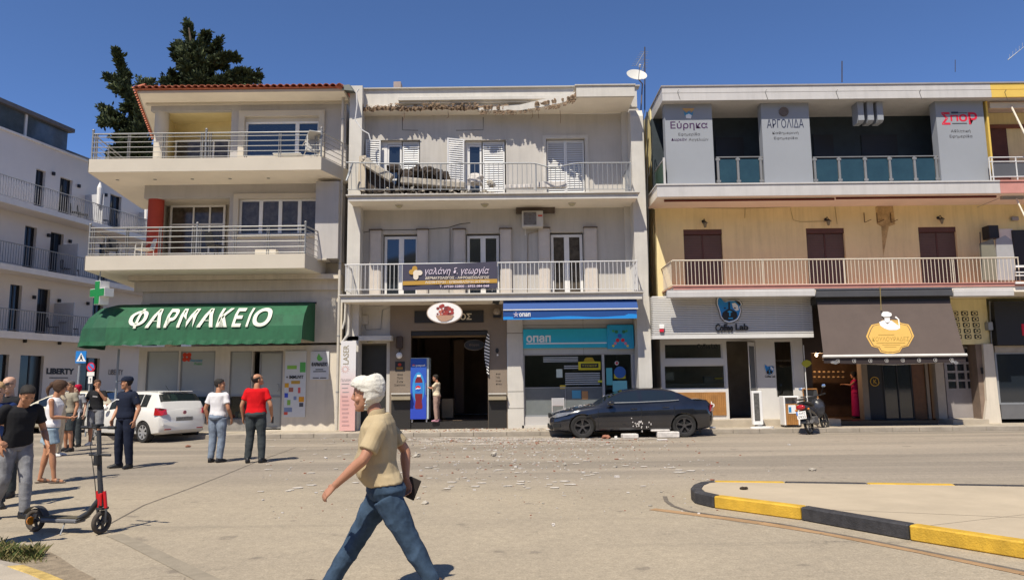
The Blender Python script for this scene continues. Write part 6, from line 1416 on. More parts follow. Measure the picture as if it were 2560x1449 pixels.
t=MB(); t.tube([tuple(at(1356,560,F - .05)),tuple(at(1362,572,F - .05)),tuple(at(1320,585,F - .02)),tuple(at(1318,730,F - .02))],0.012,5); t.build('hose',mat('hose',(0.3,0.24,0.17),0.7),ac)
q=rect(1290,514,1387,533,F - 0.1); bd=tag(MB().box(q[0],q[1],F - 0.18,F - 0.003,q[2],q[3]).build('soundproof_board',mat('dark_board',(0.10,0.075,0.06),0.8,var=0.3),None,bevel=0.01),'dark brown board fixed to the wall behind the air conditioner','board')
# wall cables of the middle building
t=MB(); t.tube([tuple(at(a,b_,F - 0.015)) for a,b_ in ((885,585),(925,578),(960,575),(1050,574),(1120,569),(1150,560),(1176,557))],0.01,5); t.tube([tuple(at(a,b_,F - 0.02)) for a,b_ in ((1125,570),(1125,640),(1122,730))],0.008,5); t.build('wall_cables',m_cable,mid,kind='stuff')
# satellite dish and masts
p=at(1592,187,23.8); ds=thing('satellite_dish','white round satellite dish on the roof corner beside a tall mast','satellite dish',at(1603,270,23.8))
t=MB(); rings=[]; n=28; up=Vector((0.10,-0.80,0.55)).normalized(); a_=up.cross(Vector((0,0,1))).normalized(); b_=a_.cross(up)
for r_,d in ((0.001,0.07),(0.12,0.062),(0.24,0.035),(0.355,0.0),(0.36,-0.01),(0.24,0.028),(0.12,0.055),(0.001,0.062)): rings.append([p - up*d+(a_*math.cos(2*PI*i/n)*1.0+b_*math.sin(2*PI*i/n)*0.88)*r_ for i in range(n)])
t.loft(rings,False); t.build('reflector',mat('dish_white',(0.55,0.53,0.48),0.5,var=0.06),ds,smooth=True)
MB().tube([p - b_*0.3,p+up*0.38 - b_*0.08],0.012,6).build('feed_arm',m_rail,ds); MB().tube([p+up*0.36 - b_*0.09,p+up*0.44 - b_*0.07],0.035,8).build('receiver',m_railw,ds,smooth=True)
MB().tube([p - up*0.08,at(1606,210,23.9),at(1601,300,23.9)],0.022,7).build('stand',mat('rusty_steel',(0.16,0.11,0.08),0.8),ds)
def antenna(px,ytop,ybot,Y,lab,yagi=None,r=0.022):
    a,b=at(px,ybot,Y),at(px,ytop,Y); t=thing('roof_antenna',lab,'antenna',a); MB().tube([a,b],r,6).build('mast',mat('dark_mast',(0.05,0.04,0.045),0.6),t)
    if yagi:
        for (x0,y0_,x1,y1_,n,L) in yagi:
            p0,p1=at(x0,y0_,Y),at(x1,y1_,Y+0.5); m_=MB(); m_.tube([p0,p1],0.012,5)
            for i in range(n): c=p0.lerp(p1,i/(n - 1)); m_.tube([c - Vector((L,0.02,0)),c+Vector((L,0.02,0))],0.006,4)
            m_.build('yagi_boom',m_rail,t)
antenna(1612,118,275,24.2,'tall dark mast with comb-like aerials behind the satellite dish',[(1590,165,1611,130,9,0.16),(1600,195,1613,150,8,0.14)])
antenna(2105,153,206,26,'short dark mast standing on the newspaper building roof')
antenna(2388,150,180,60,'tiny faint aerial far behind the roof at the right',None,0.03)
a=thing('roof_antenna','slanting broken aerial in the top right corner of the sky','antenna',at(2560,200,26)); t=MB(); t.tube([at(2520,150,26),at(2575,105,26),at(2600,210,26)],0.02,5)
for i in range(5): c=at(2524+i*8,147 - i*7,26); t.tube([c,c+Vector((0.02,0,0.18))],0.007,4)
t.build('boom',m_rail,a)
q=rect(985,207,1003,219,24.5); tag(MB().box(q[0],q[1],24.4,24.8,q[2] - 0.3,q[3]).build('chimney_stub',mat('stub',(0.35,0.28,0.25),0.9),None),'small chimney stub poking above the damaged roof edge','chimney')
# cables running down the right side wall
t=thing('cable_bundle','bundle of black cables hanging beside the party wall under the dish','cable',at(1618,500,23)); m_=MB()
for k,pts in enumerate((((1612,275),(1608,290),(1613,420),(1618,520)),((1618,280),(1632,340),(1628,400),(1622,440)),((1616,280),(1620,520),(1622,740)))): m_.tube([tuple(at(a,b_,22.9 - 0.02*k)) for a,b_ in pts],0.012,5)
m_.build('cables',m_cable,t,kind='stuff')
# blue betting-shop awning
q=rect(1258,743,1592,773,DM+0.1); bw=thing('awning','half-rolled dark blue awning with a pale stripe above the cyan sign','awning',((q[0]+q[1])/2,DM,q[2]))
nb=flat('awning_navy',(0.008,0.055,0.22),0.6); nl=flat('awning_azure',(0.01,0.22,0.60),0.6)
MB().prism([(q[0],DM+0.2,q[3]),(q[0],DM - 0.1,q[2]),(q[1],DM - 0.1,q[2]),(q[1],DM+0.2,q[3])],(0,0.01,0.01)).build('canvas',nb,bw)
MB().box(q[0],q[1],DM - 0.14,DM - 0.095,q[2] - 0.035,q[2]).build('front_bar',m_railw,bw)
v=rect(1258,776,1592,797,DM - 0.1); MB().box(v[0],v[1],DM - 0.11,DM - 0.10,v[2],q[2] - 0.037).build('valance',nb,bw)
t=MB(); P=[]
for i in range(33): u=i/32; P.append((lerp(v[0],v[1],u),DM - 0.112,v[2]+0.04+0.05*(0.6+0.4*math.sin(u*14+1.0))*(1 if u<0.93 else 2)))
t.prism([(v[1],DM - 0.112,v[2] - 0.002),(v[0],DM - 0.112,v[2] - 0.002)]+P,(0,-0.003,0)); t.build('azure_wave',nl,bw)
lb=rect(1283,777,1327,795,DM - .1); MB().box(lb[0],lb[1],DM - 0.122,DM - 0.116,lb[2],lb[3]).build('logo_field',nb,bw)
txt(bw,'опап',rect(1298,782,1326,791,DM - .1),DM - 0.123,m_white,bold=0.02,ext=0.004)
c=at(1290,786,DM - .1); fig=flat('star_pink',(0.62,0.55,0.65));
for k in range(5): a=PI/2+k*2*PI/5; slab_poly('star_limb',[(c.x+0.02*math.cos(a+1.2),c.z+0.02*math.sin(a+1.2)),(c.x+0.1*math.cos(a),c.z+0.1*math.sin(a)),(c.x+0.02*math.cos(a - 1.2),c.z+0.02*math.sin(a - 1.2))],DM - 0.123,fig,bw,0.004)
for s_ in (0,1): x=(q[0]+0.3,q[1] - 0.3)[s_]; MB().tube([(x,F - 0.05,q[3] - 0.05),(x,DM+0.6,q[2] - 0.05),(x,DM - 0.08,q[2] - 0.02)],0.018,6).build('folding_arm',m_rail,bw)
# oval hanging sign
c=at(1112,782,DM+0.1); ov=thing('hanging_sign','white oval sign with a red-brown rose print hanging under the lower balcony','sign',c)
rx,rz_=45/80.5,27/80.5
slab_poly('rim',disc(c.x,c.z,rx,rz_,36),DM+0.19,mat('rim',(0.45,0.35,0.28),0.5),ov,0.16); slab_poly('face',disc(c.x,c.z,rx*0.95,rz_*0.94,36),DM+0.028,m_white,ov,0.006)
rnd=random.Random(4)
rosy=[flat('rose_a',(0.30,0.035,0.03)),flat('rose_b',(0.18,0.03,0.03)),flat('rose_c',(0.45,0.12,0.08))]
for i in range(34):
    a=rnd.random()*6.28; r=rnd.random() ** 0.6; x,z=c.x - 0.0+0.25*r*math.cos(a)+0.06*(z_ := 0),c.z+0.03+0.2*r*math.sin(a); s_=rnd.uniform(0.03,0.07)
    slab_poly('rose_petal',[(x+s_*(1+0.3*rnd.random())*math.cos(b_+a),z+s_*math.sin(b_+a)) for b_ in [k*PI/3 for k in range(6)]],DM+0.021 - i*0.0004,rosy[i % 3],ov,0.002)
slab_poly('cup_print',[(c.x - 0.28,c.z - 0.08),(c.x+0.3,c.z - 0.08),(c.x+0.22,c.z - 0.20),(c.x+0.05,c.z - 0.27),(c.x - 0.1,c.z - 0.27),(c.x - 0.2,c.z - 0.2)],DM+0.006,flat('cup',(0.4,0.24,0.16)),ov,0.002)
txt(ov,'Παπαγαλος',(c.x - 0.3,c.x+0.3,c.z - 0.06,c.z+0.02),DM+0.004,flat('dk_print',(0.12,0.02,0.02)),ext=0.003) if False else None
t=MB();
for dx in (-0.2,-0.07,0.07,0.2): t.box(c.x+dx - 0.012,c.x+dx+0.012,DM+0.09,DM+0.12,c.z+rz_*0.9,zs1+0.0)
t.box(c.x - 0.35,c.x+0.35,DM+0.08,DM+0.13,zs1 - 0.05,zs1 - 0.025); t.build('hanger',m_rail,ov)
# flood lamps
for px,lab in ((1238,'small black flood lamp hanging from the balcony edge left of the blue awning'),(1049,'small thin lamp bracket under the balcony left of the oval sign')):
    p=at(px,752,DM+0.3); t=thing('flood_lamp',lab,'lamp',p); m_=MB(); m_.tube([(p.x,p.y,zs1),(p.x,p.y,p.z)],0.01,5); m_.build('bracket',m_cable,t)
    if px>1200: MB().obox((p.x+0.03,p.y - 0.03,p.z - 0.02),(0.10,0,-0.03),(0,0.05,0.02),(0.02,-0.02,0.07)).build('lamp_head',m_cable,t)
    else: MB().tube([(p.x - 0.02,p.y,p.z),(p.x+0.12,p.y,p.z+0.03),(p.x+0.13,p.y,p.z - 0.05),(p.x - 0.03,p.y,p.z - 0.1)],0.008,5).build('lamp_head',m_railw,t)
q=rect(1233,770,1252,790,F - 0.2); t=thing('round_lamp','round dusty glass lamp with black base left of the blue awning','lamp',at(1242,790,F - .2)); MB().ell(at(1242,779,F - .25),0.12,0.10,0.12,14,8).build('globe',mat('dusty_glass',(0.3,0.25,0.2),0.4),t,smooth=True); MB().box(q[0],q[1],F - 0.3,F - 0.062,q[2] - 0.04,q[2]+0.03).build('lamp_base',m_black,t)
# wall items beside the entrance
for px,py,r_,mm,lab,cat in ((890,778,0.07,mat('brass_lamp',(0.25,0.16,0.06),0.5),'brass cylinder lamp on the wall above the entrance canopy','lamp'),):
    p=at(px,py,F - 0.15); t=thing('wall_lamp',lab,cat,p); MB().tube([(p.x,p.y,p.z - 0.14),(p.x,p.y,p.z+0.12)],r_,12).build('shade',mm,t,smooth=True); MB().box(p.x - 0.02,p.x+0.02,p.y,F - 0.003,p.z - 0.02,p.z+0.02).build('arm',m_cable,t)
q=rect(903,788,921,810,F - .06); tag(MB().box(q[0],q[1],F - 0.08,F - 0.003,q[2],q[3]).build('meter_box',m_wall2,None,bevel=0.01),'white meter box on the wall left of the taupe shop front','meter box')
t=MB(); t.tube([tuple(at(a,b_,F - .02)) for a,b_ in ((912,812),(915,824),(952,822),(956,775),(975,768))],0.012,5); t.build('conduit',m_rail,mid)
p=at(998,888,F - .2); t=thing('wall_globe_lamp','white globe lamp on the taupe pilaster left of the shop doorway','lamp',p); MB().ell(p,0.105,0.1,0.105,14,9).build('globe',m_white,t,smooth=True); MB().tube([p+Vector((0,0,0.1)),p+Vector((0.02,0.05,0.2)),p+Vector((0,0.13,0.22))],0.018,6).build('arm',m_cable,t)
q=rect(991,840,1007,871,F - .15); tag(MB().box(q[0],q[1],F - 0.24,F - 0.063,q[2],q[3]).build('light_box',mat('tricolour',(0.05,0.03,0.02),0.4),None,bevel=0.03),'dark rounded light box above the globe lamp','light box')
q=rect(988,903,1012,927,F - .07); mp_=thing('menu_plaque','small black square plaque with red mark on the left taupe pilaster','plaque',at(1000,927,F - .07)); MB().box(q[0],q[1],F - 0.075,F - 0.063,q[2],q[3]).build('board',m_black,mp_); slab_poly('red_mark',disc(at(1000,911,F).x,at(1000,911,F).z,0.06,0.05,10),F - 0.076,flat('mark_red',(0.4,0.04,0.02)),mp_); q=rect(992,917,1008,923,F); MB().box(q[0],q[1],F - 0.08,F - 0.076,q[2],q[3]).build('gold_print',flat('gold_b',(0.25,0.14,0.03)),mp_)
dk=flat('dark_lettering',(0.03,0.025,0.02))
for tx,r_ in (('Καφέ',(994,933,1007,939)),('Ποτό',(993,941,1007,947)),('Σνακ',(992,950,1008,956)),('Σοκολάτα',(986,959,1013,964)),('Καφέ',(1240,932,1251,937)),('Τσάι',(1239,940,1250,945)),('γλυκά',(1239,949,1253,954)),('πίτες',(1240,957,1255,962))): txt(mid,tx,rect(*r_,F - .06),F - 0.061,dk,ext=0.004)
slab_poly('ornament',disc(at(1243,876,F).x,at(1243,876,F).z,0.055,0.085,14),F - 0.061,m_black,mid,0.02); slab_poly('ornament',disc(at(1244,887,F).x,at(1244,887,F).z,0.03,0.03,10),F - 0.061,m_white,mid,0.02)
# oval sign, wall clock and shelves inside the shop
c=at(1186,862,F+0.4); t=thing('oval_shop_sign','dark oval sign with pale rim hanging inside the dark shop doorway','sign',c); slab_poly('rim',disc(c.x,c.z,0.34,0.18,28),F+0.4,m_clad,t,0.02); slab_poly('face',disc(c.x,c.z,0.325,0.165,28),F+0.378,m_black,t,0.01); txt(t,'Κάφφε',(c.x - 0.17,c.x+0.17,c.z - 0.05,c.z+0.05),F+0.366,m_clad,ext=0.004)
MB().tube([(c.x,F+0.39,c.z+0.18),(c.x,F+0.39,so_[3]+0.3)],0.008,4).build('cord',m_cable,t)
for a,t_,c_,d,yy,mm,nm in ((1135,850,1160,1030,F+3.2,mat('brown_panel',(0.14,0.085,0.05),0.6),'panel'),(1062,842,1125,1040,F+4.8,mat('brown_panel2',(0.09,0.05,0.03),0.6),'panel'),(1105,996,1133,1044,F+1.6,mat('counter_cream',(0.34,0.25,0.15),0.5),'counter'),(1060,1000,1106,1046,F+2.6,mat('counter_cream2',(0.22,0.14,0.08),0.5),'counter')):
    q=rect(a,t_,c_,d,yy); MB().box(q[0],q[1],yy,yy+(0.5 if nm=='counter' else 0.05),max(q[2],so_[2]),q[3]).build(nm,mm,mid)
# barber-striped twist in the doorway
sx=at(1221,880,F - 0.1).x; tw=thing('striped_curtain','black and white striped hanging strip gathered at the right of the doorway','curtain',(sx,F - .1,1.5))
za,zb=at(1221,835,F - .1).z,at(1218,938,F - .1).z; m_=MB(); m2=MB(); N=26
for i in range(N):
    z0,z1=lerp(za,zb,i/N),lerp(za,zb,(i+1)/N); w0=0.035+0.05*math.sin(PI*min(1,i/N*1.2)) ; xo=-0.05*math.sin(i/N*3)
    (m_ if i % 2 else m2).obox((sx+xo,F - 0.1,(z0+z1)/2),(w0,0,(z1 - z0)*0.6),(0,0.02,0),(0,0,abs(z1 - z0)*0.52))
m_.build('black_stripes',m_black,tw,kind='stuff'); m2.build('white_stripes',m_white,tw,kind='stuff')
# drinks fridge
q=rect(1025,896,1066,1048,F - 0.15); zf_=so_[2]; fr=thing('drinks_fridge','tall blue upright drinks fridge with a cola bottle picture on its door','fridge',((q[0]+q[1])/2,F,zf_))
fx0,fx1=q[0]+0.01,q[1]+0.0; fz0,fz1=zf_+0.09,q[3]
MB().box(fx0,fx1+0.07,F - 0.09,F+0.5,fz0,fz1+0.03).build('cabinet',mat('fridge_side',(0.45,0.52,0.52),0.35),fr,bevel=0.01)
def g2(name,c0,c1): return grad(name,c0,c1,fz0,fz1)
MB().box(fx0,fx1,F - 0.125,F - 0.092,fz0,fz1).build('door',g2('cola_blue',(0.02,0.05,0.40),(0.02,0.09,0.42)),fr,bevel=0.008)
t=MB(); t.prism([(x,F - 0.126,z) for x,z in disc((fx0+fx1)/2,lerp(fz0,fz1,0.52),0.2,0.5,20)],(0,-0.002,0)); t.build('glow_print',flat('cyan_print',(0.03,0.25,0.55)),fr)
bxm,bH=(fx0+fx1)/2,fz1 - fz0
def bt(nm,prof_,m,d):
    P=[(bxm+0.01+w,fz0+h*bH) for h,w in prof_]+[(bxm+0.01 - w,fz0+h*bH) for h,w in prof_[::-1]]; slab_poly(nm,P,F - 0.129 - d,m,fr,0.002)
bt('bottle_print',[(0.17,0.10),(0.20,0.125),(0.3,0.10),(0.36,0.12),(0.62,0.12),(0.66,0.10),(0.70,0.055)],flat('cola_brown',(0.17,0.02,0.03),0.3),0); bt('label_print',[(0.42,0.122),(0.60,0.122)],flat('label_blue',(0.02,0.16,0.5)),0.002); bt('cap_print',[(0.70,0.06),(0.73,0.06)],m_white,0.002)
def pep(cx,cz,r,d):
    slab_poly('logo_disc',disc(cx,cz,r,r,20),F - 0.131 - d,m_white,fr,0.002)
    up_=[(cx+r*math.cos(a),cz+r*math.sin(a)) for a in [0.15+i*(PI - 0.05)/12 for i in range(13)]]+[(cx - 0.2*r,cz+0.25*r),(cx+0.4*r,cz+0.05*r)]; slab_poly('logo_red',up_,F - 0.134 - d,flat('pep_red',(0.55,0.02,0.03)),fr,0.002)
    dn=[(cx+r*math.cos(a),cz+r*math.sin(a)) for a in [PI+0.45+i*(PI - 0.6)/12 for i in range(13)]]+[(cx+0.2*r,cz - 0.3*r),(cx - 0.4*r,cz - 0.25*r)]; slab_poly('logo_blue',dn,F - 0.134 - d,flat('pep_blue',(0.02,0.08,0.4)),fr,0.002)
pep(bxm - 0.01,fz0+0.51*bH,0.085,0.002); pep(fx0+0.10,fz0+0.885*bH,0.045,0)
txt(fr,'pepsi',(fx0+0.17,fx1 - 0.05,fz0+0.865*bH,fz0+0.905*bH),F - 0.127,m_white,bold=0.03,ext=0.003)
MB().box(fx1 - 0.025,fx1 - 0.01,F - 0.15,F - 0.126,lerp(fz0,fz1,0.4),lerp(fz0,fz1,0.6)).build('handle',m_rail,fr)
for x in (fx0+0.05,fx1): MB().tube([(x,F - 0.05,zf_),(x,F - 0.05,fz0)],0.025,8).build('foot',m_railw,fr)
# yellow draw sign on the betting shop window
q=rect(1446,903,1502,924,F - .02); ys=thing('window_sign','yellow framed dark sign with rounded top hanging in the betting shop window','sign',at(1474,924,F - .02)); yy=flat('sign_yellow',(0.62,0.52,0.02),0.4)
MB().box(q[0],q[1],F - 0.0,F+0.025,q[2],q[3]).build('frame',yy,ys,bevel=0.01); i_=rect(1452,908,1496,919,F); MB().box(i_[0],i_[1],F - 0.006,F - 0.001,i_[2],i_[3]).build('screen',m_black,ys); txt(ys,'ΤΖΟΚΕΡ',rect(1455,911,1492,916,F),F - 0.007,yy,ext=0.003)
slab_poly('crown',pxpoly([(1459,903),(1462,896),(1466,893),(1481,893),(1484,898),(1487,903)],F),F+0.02,flat('amber',(0.45,0.3,0.02)),ys,0.02)
# chair with orange seat in front of the shop
p=gnd(1390,1062,0.13); ch=thing('chair','white metal chair with orange seat on the pavement before the betting shop','chair',(p.x,23.2,0.132),0.1)
m_.__init__(); MB().box(-0.19,0.19,-0.19,0.19,0.47,0.51).build('seat',flat('orange_seat',(0.62,0.16,0.02)),ch,local=True,bevel=0.015)
MB().box(-0.19,0.19,0.19,0.21,0.70,0.95).build('backrest',flat('pale_back',(0.42,0.42,0.42)),ch,local=True,bevel=0.01)
for x in (-0.19,0.19):
    MB().tube([(x,0.2,0),(x,0.2,0.96)],0.012,6).build('leg',m_railw,ch,local=True); MB().tube([(x,-0.19,0),(x,-0.18,0.48)],0.012,6).build('leg',m_railw,ch,local=True)
# menu totem, bin, chalk board
p=gnd(1864,1063,0.13); mt=thing('menu_stand','white upright menu totem with a dark panel on a round base by the kerb','menu stand',(p.x,22.45,0.132),0.18)
MB().box(-0.19,0.13,-0.06,0.06,0.1,1.12).build('frame',m_white,mt,local=True,bevel=0.01); MB().box(-0.15,0.03,-0.067,-0.0601,0.22,1.06).build('menu_panel',mat('menu_dark',(0.12,0.115,0.105),0.5,var=0.5,scale=20),mt,local=True)
MB().loft([[(0.38*math.cos(a),0.16*math.sin(a) - 0.2,z) for a in [i*PI/10 for i in range(20)]] for z in (0.0,0.05)]).build('base',m_white,mt,local=True,smooth=True); MB().box(-0.05,0.0,-0.2,0.05,0.05,0.11).build('stem',m_rail,mt,local=True)
p=gnd(1935,1060,0.13); bi=thing('litter_bin','white framed litter bin with wooden front beside the cafe step','litter bin',(p.x,22.75,0.132),0.0)
t=MB(); w_,d_=0.24,0.2
for x in (-w_,w_ - 0.05): t.box(x,x+0.05,-d_,d_,0.06,0.95)
t.box(-w_+0.05,w_ - 0.05,-d_,d_,0.90,0.95); t.box(-w_+0.05,w_ - 0.05,d_ - 0.03,d_,0.06,0.9); t.build('frame',m_white,bi,local=True,bevel=0.02)
bfr=MB().box(-w_+0.055,w_ - 0.055,-d_+0.03,-d_+0.05,0.08,0.72).build('wood_front',m_wood,bi,local=True)
for i in range(6): MB().box(-w_+0.06+i*0.062,-w_+0.115+i*0.062,-d_+0.01,-d_+0.029,0.08,0.72).build('board',m_wood,bfr,local=True)
MB().box(-0.11,0.12,-d_+0.0,-d_+0.009,0.42,0.68).build('sticker',m_white,bi,local=True); MB().box(-0.10,-0.02,-d_ - 0.006,-d_ - 0.001,0.46,0.62).build('sticker_print',flat('dog_blue2',(0.02,0.2,0.45)),bi,local=True)
for x in (-0.18,0.18): MB().tube([(x - 0.01,-0.15,0.03),(x+0.01,-0.15,0.03)],0.03,8).build('castor',m_black,bi,local=True)
MB().box(-w_+0.055,w_ - 0.055,-d_+0.06,d_ - 0.035,0.08,0.6).build('liner',m_black,bi,local=True)
ab=thing('chalk_board','wooden framed chalk board leaning in the bakery entrance behind the moped','board',(at(2035,1040,F - .3).x,F - 0.3,dz),0.35)
t=MB();
for a,c_ in (((-0.3,0,0),(-0.28,0.12,1.0)),((0.3,0,0),(0.28,0.12,1.0)),((-0.28,0.12,1.0),(0.28,0.12,1.0)),((-0.3,0.03,0.2),(0.3,0.03,0.2)),((0.3,0,0.0),(0.24,0.3,0.95))): t.tube([a,c_],0.025,4)
t.build('frame',mat('orange_wood',(0.28,0.12,0.03),0.6),ab,local=True); MB().prism([(-0.27,0.03,0.22),(0.27,0.03,0.22),(0.26,0.12,0.98),(-0.26,0.12,0.98)],(0,0.01,0)).build('slate',mat('slate',(0.02,0.02,0.02),0.6,var=0.4,scale=10),ab,local=True)
# yellow pennant sign at the bakery, its post
p=at(2012,908,F - 0.35); t=thing('small_sign_post','thin post with a small yellow lozenge sign at the left of the bakery','sign post',(p.x+0.08,F - 0.35,0.13)); MB().tube([(p.x+0.02,F - 0.33,0.3),(p.x+0.0,F - 0.33,at(2012,862,F - .35).z)],0.018,6).build('post',m_railw,t); slab_poly('lozenge',pxpoly([(2003,908),(2007,902),(2015,899),(2024,902),(2028,908),(2023,914),(2015,918),(2007,914)],F - .36),F - 0.37,flat('lozenge_yellow',(0.42,0.40,0.04)),t,0.03)
# ornaments on the sidewalk edge: street signs at the left corner
sp=gnd(198,1055); s1=thing('pedestrian_sign','blue pedestrian crossing sign on a grey post behind the crowd','sign',(at(202,900,22).x,22,0.0))
x=at(200,900,22).x; MB().tube([(x - 0.02,22,0),(x,22,at(202,880,22).z)],0.035,8).build('post',mat('galvanised',(0.28,0.3,0.32),0.5,metal=0.2),s1,smooth=True)
q=rect(190,877,216,907,21.95); MB().box(q[0],q[1],21.93,21.95,q[2],q[3]).build('plate',flat('road_blue',(0.02,0.19,0.52),0.4),s1); slab_poly('triangle',pxpoly([(190.5,903),(215,903),(203,881)],21.93),21.929,m_white,s1,0.004)
for pl in ([(202,886),(204.5,886),(204.5,889),(202,889)],[(201,889),(205,890),(206,895),(208,901),(206,901),(203,896),(199,901),(197,901),(201,895)]): slab_poly('walking_figure',pxpoly(pl,21.93),21.924,m_black,s1,0.003)
s2=thing('no_parking_sign','round red and blue no stopping sign with white plates on a thin post','sign',(at(228,917,24).x,24,0)); x=at(228,917,24).x; c=at(227,917,23.93)
MB().tube([(x - 0.05,24,0),(x,24,c.z+0.1)],0.028,8).build('post',_mats['galvanised'],s2,smooth=True); slab_poly('red_disc',disc(c.x,c.z,0.145,0.155,22),23.95,flat('road_red',(0.6,0.02,0.05),0.4),s2,0.012); slab_poly('blue_disc',disc(c.x,c.z,0.10,0.11,22),23.937,flat('road_blue2',(0.05,0.22,0.55)),s2,0.004)
slab_poly('red_bar',[(c.x - 0.09,c.z+0.06),(c.x - 0.06,c.z+0.09),(c.x+0.09,c.z - 0.06),(c.x+0.06,c.z - 0.09)],23.932,_mats['road_red'],s2,0.003)
for r_ in ((218,929,236,939),(221,940,231,958)): q=rect(*r_,23.95); MB().box(q[0],q[1],23.94,23.96,q[2],q[3]).build('white_plate',m_white,s2)
slab_poly('arrow',pxpoly([(226,944),(228,948),(226.6,948),(226.6,955),(225.4,955),(225.4,948),(224,948)],23.94),23.939,m_black,s2,0.003)
x=at(294,930,23.0).x; gp=thing('grey_post','plain light grey post rising to the awning corner behind the policeman','post',(x,23,0.0)); MB().tube([(x - 0.03,23.0,0.0),(x,23.0,at(296,872,23).z)],0.035,8).build('pole',_mats['galvanised'],gp,smooth=True)
# pipes at the left of the entrance (white elbow pipes)
t=thing('drain_pipes','pair of crooked white drain pipes beside the pink banner','pipe',at(880,860,23.0)); MB().tube([at(873,756,23.05),at(872,835,23.05),at(853,858,23.05)],0.045,8).build('pipe',m_wall2,t,smooth=True); MB().tube([at(864,756,23.05),at(862,800,23.05),at(856,822,23.05)],0.035,8).build('pipe',m_wall2,t,smooth=True)

# ------------------------------------------------------------------ rubble on the top balcony
rnd=random.Random(21)
def chunk_mb(c,s,flatn=0.7,mb=None,n=10,jag=0.28):
    mb=mb or MB(); k=5; rings=[]
    ax=rnd.random()*PI; M=Matrix.Rotation(ax,3,'Z') @ Matrix.Rotation(rnd.uniform(-.4,.4),3,'X')
    for i in range(k+1):
        t_=-PI/2+PI*i/k; t_=max(-1.35,min(1.35,t_)); rings.append([Vector(c)+M @ Vector((s[0]*math.cos(t_) ** 0.6*math.cos(2*PI*j/n),s[1]*math.cos(t_) ** 0.6*math.sin(2*PI*j/n),s[2]*math.sin(t_)))*rnd.uniform(1 - jag,1+jag) for j in range(n)])
    return mb.loft(rings)
m_rubw=mat('white_rubble',(0.58,0.54,0.50),0.9,var=0.3,scale=6,bump=0.6,bscale=12)
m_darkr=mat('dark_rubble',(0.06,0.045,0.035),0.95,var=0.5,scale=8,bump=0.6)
def bchunk(px,py,w,h,m,lab,Y=22.9,nm='rubble_chunk',cat='rubble'):
    p=at(px,py,Y); return tag(chunk_mb(p,(w,w*0.7,h)).build(nm,m,None),lab,cat,'fallen rubble pieces')
beam=thing('fallen_beam','long broken concrete slab edge lying diagonally across the balcony rubble','beam',at(960,440,22.8))
P0,P1=at(912,405,22.7),at(980,448,22.6); d=(P1 - P0).normalized(); MB().obox((P0+P1)/2,d*(P1 - P0).length/2,(0,0.12,0),d.cross(Vector((0,1,0)))*0.13).build('beam',m_rub,beam,bevel=0.03)
beam2=thing('fallen_beam','long low concrete slab piece resting level behind the railing','beam',at(1060,460,22.9)); P0,P1=at(1003,452,22.75),at(1165,466,22.8); d=(P1 - P0).normalized(); MB().obox((P0+P1)/2,d*(P1 - P0).length/2,(0,0.15,0),d.cross(Vector((0,1,0)))*0.11).build('beam',m_rub,beam2,bevel=0.03)
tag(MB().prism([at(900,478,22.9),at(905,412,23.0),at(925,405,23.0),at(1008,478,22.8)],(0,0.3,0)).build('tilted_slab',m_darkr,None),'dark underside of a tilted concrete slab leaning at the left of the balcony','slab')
tag(MB().prism([at(893,474,22.7),at(898,390,22.9),at(915,388,22.9),at(912,478,22.7)],(0,0.08,0)).build('leaning_board',mat('ply',(0.42,0.36,0.28),0.8),None),'beige panel leaning upright at the left end of the damaged balcony','panel')
for i,(px,py,w,h,m) in enumerate(((915,402,0.17,0.10,m_rub),(1035,428,0.18,0.10,m_darkr),(1045,420,0.12,0.10,m_darkr),(1072,428,0.22,0.12,m_darkr),(1100,436,0.20,0.14,m_darkr),(1020,440,0.25,0.15,m_darkr),(1188,450,0.30,0.19,m_rubw),(1150,464,0.16,0.07,m_rub),(1230,462,0.15,0.08,m_rub),(1225,458,0.11,0.10,m_rub),(1000,430,0.12,0.12,m_darkr),(985,420,0.22,0.16,m_darkr))):
    bchunk(px,py,w,h,m,('rough concrete lump perched at the top left of the balcony rubble','blackish broken lump behind the railing near the first door','small dark lump on top of the pile right of the first door','wide dark broken lump in the middle of the pile','dark lump at the right shoulder of the pile','low dark lump behind the long slab piece','large pale plaster lump in front of the second door','flat grey lump beside the end of the long slab','flat brownish lump right of the pale plaster lump','small round lump on the flat one right of the second door','dark lump between the slab and the first door','large dark lump hidden behind the diagonal slab')[i])
for k,(a,b_,c_,d_,lab) in enumerate(((1262,462,1335,470,'long white plaster sheet lying along the balcony right of the second door'),(1341,455,1418,468,'white slab fragment with a clean face at the right of the rubble'),(1105,450,1150,456,'thin white plank lying across the middle of the rubble'))):
    p,q_=at(a,b_,22.65),at(c_,d_,22.65); t=MB().prism([(p.x,22.65,p.z),(p.x+0.02,22.65,q_.z),(q_.x,22.65,q_.z+0.01),(q_.x - 0.03,22.65,p.z+0.02)],(0,0.35,0.05)); tag(t.build('plaster_sheet',m_rubw,None,bevel=0.01),lab,'plaster sheet','fallen rubble pieces')
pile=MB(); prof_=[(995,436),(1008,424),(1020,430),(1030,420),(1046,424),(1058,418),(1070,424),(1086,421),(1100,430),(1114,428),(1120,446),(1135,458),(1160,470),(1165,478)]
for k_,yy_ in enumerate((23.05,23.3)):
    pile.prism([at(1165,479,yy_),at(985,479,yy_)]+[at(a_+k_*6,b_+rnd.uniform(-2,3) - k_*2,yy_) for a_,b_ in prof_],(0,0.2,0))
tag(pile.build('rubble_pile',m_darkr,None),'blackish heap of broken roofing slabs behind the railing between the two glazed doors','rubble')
gr=MB()
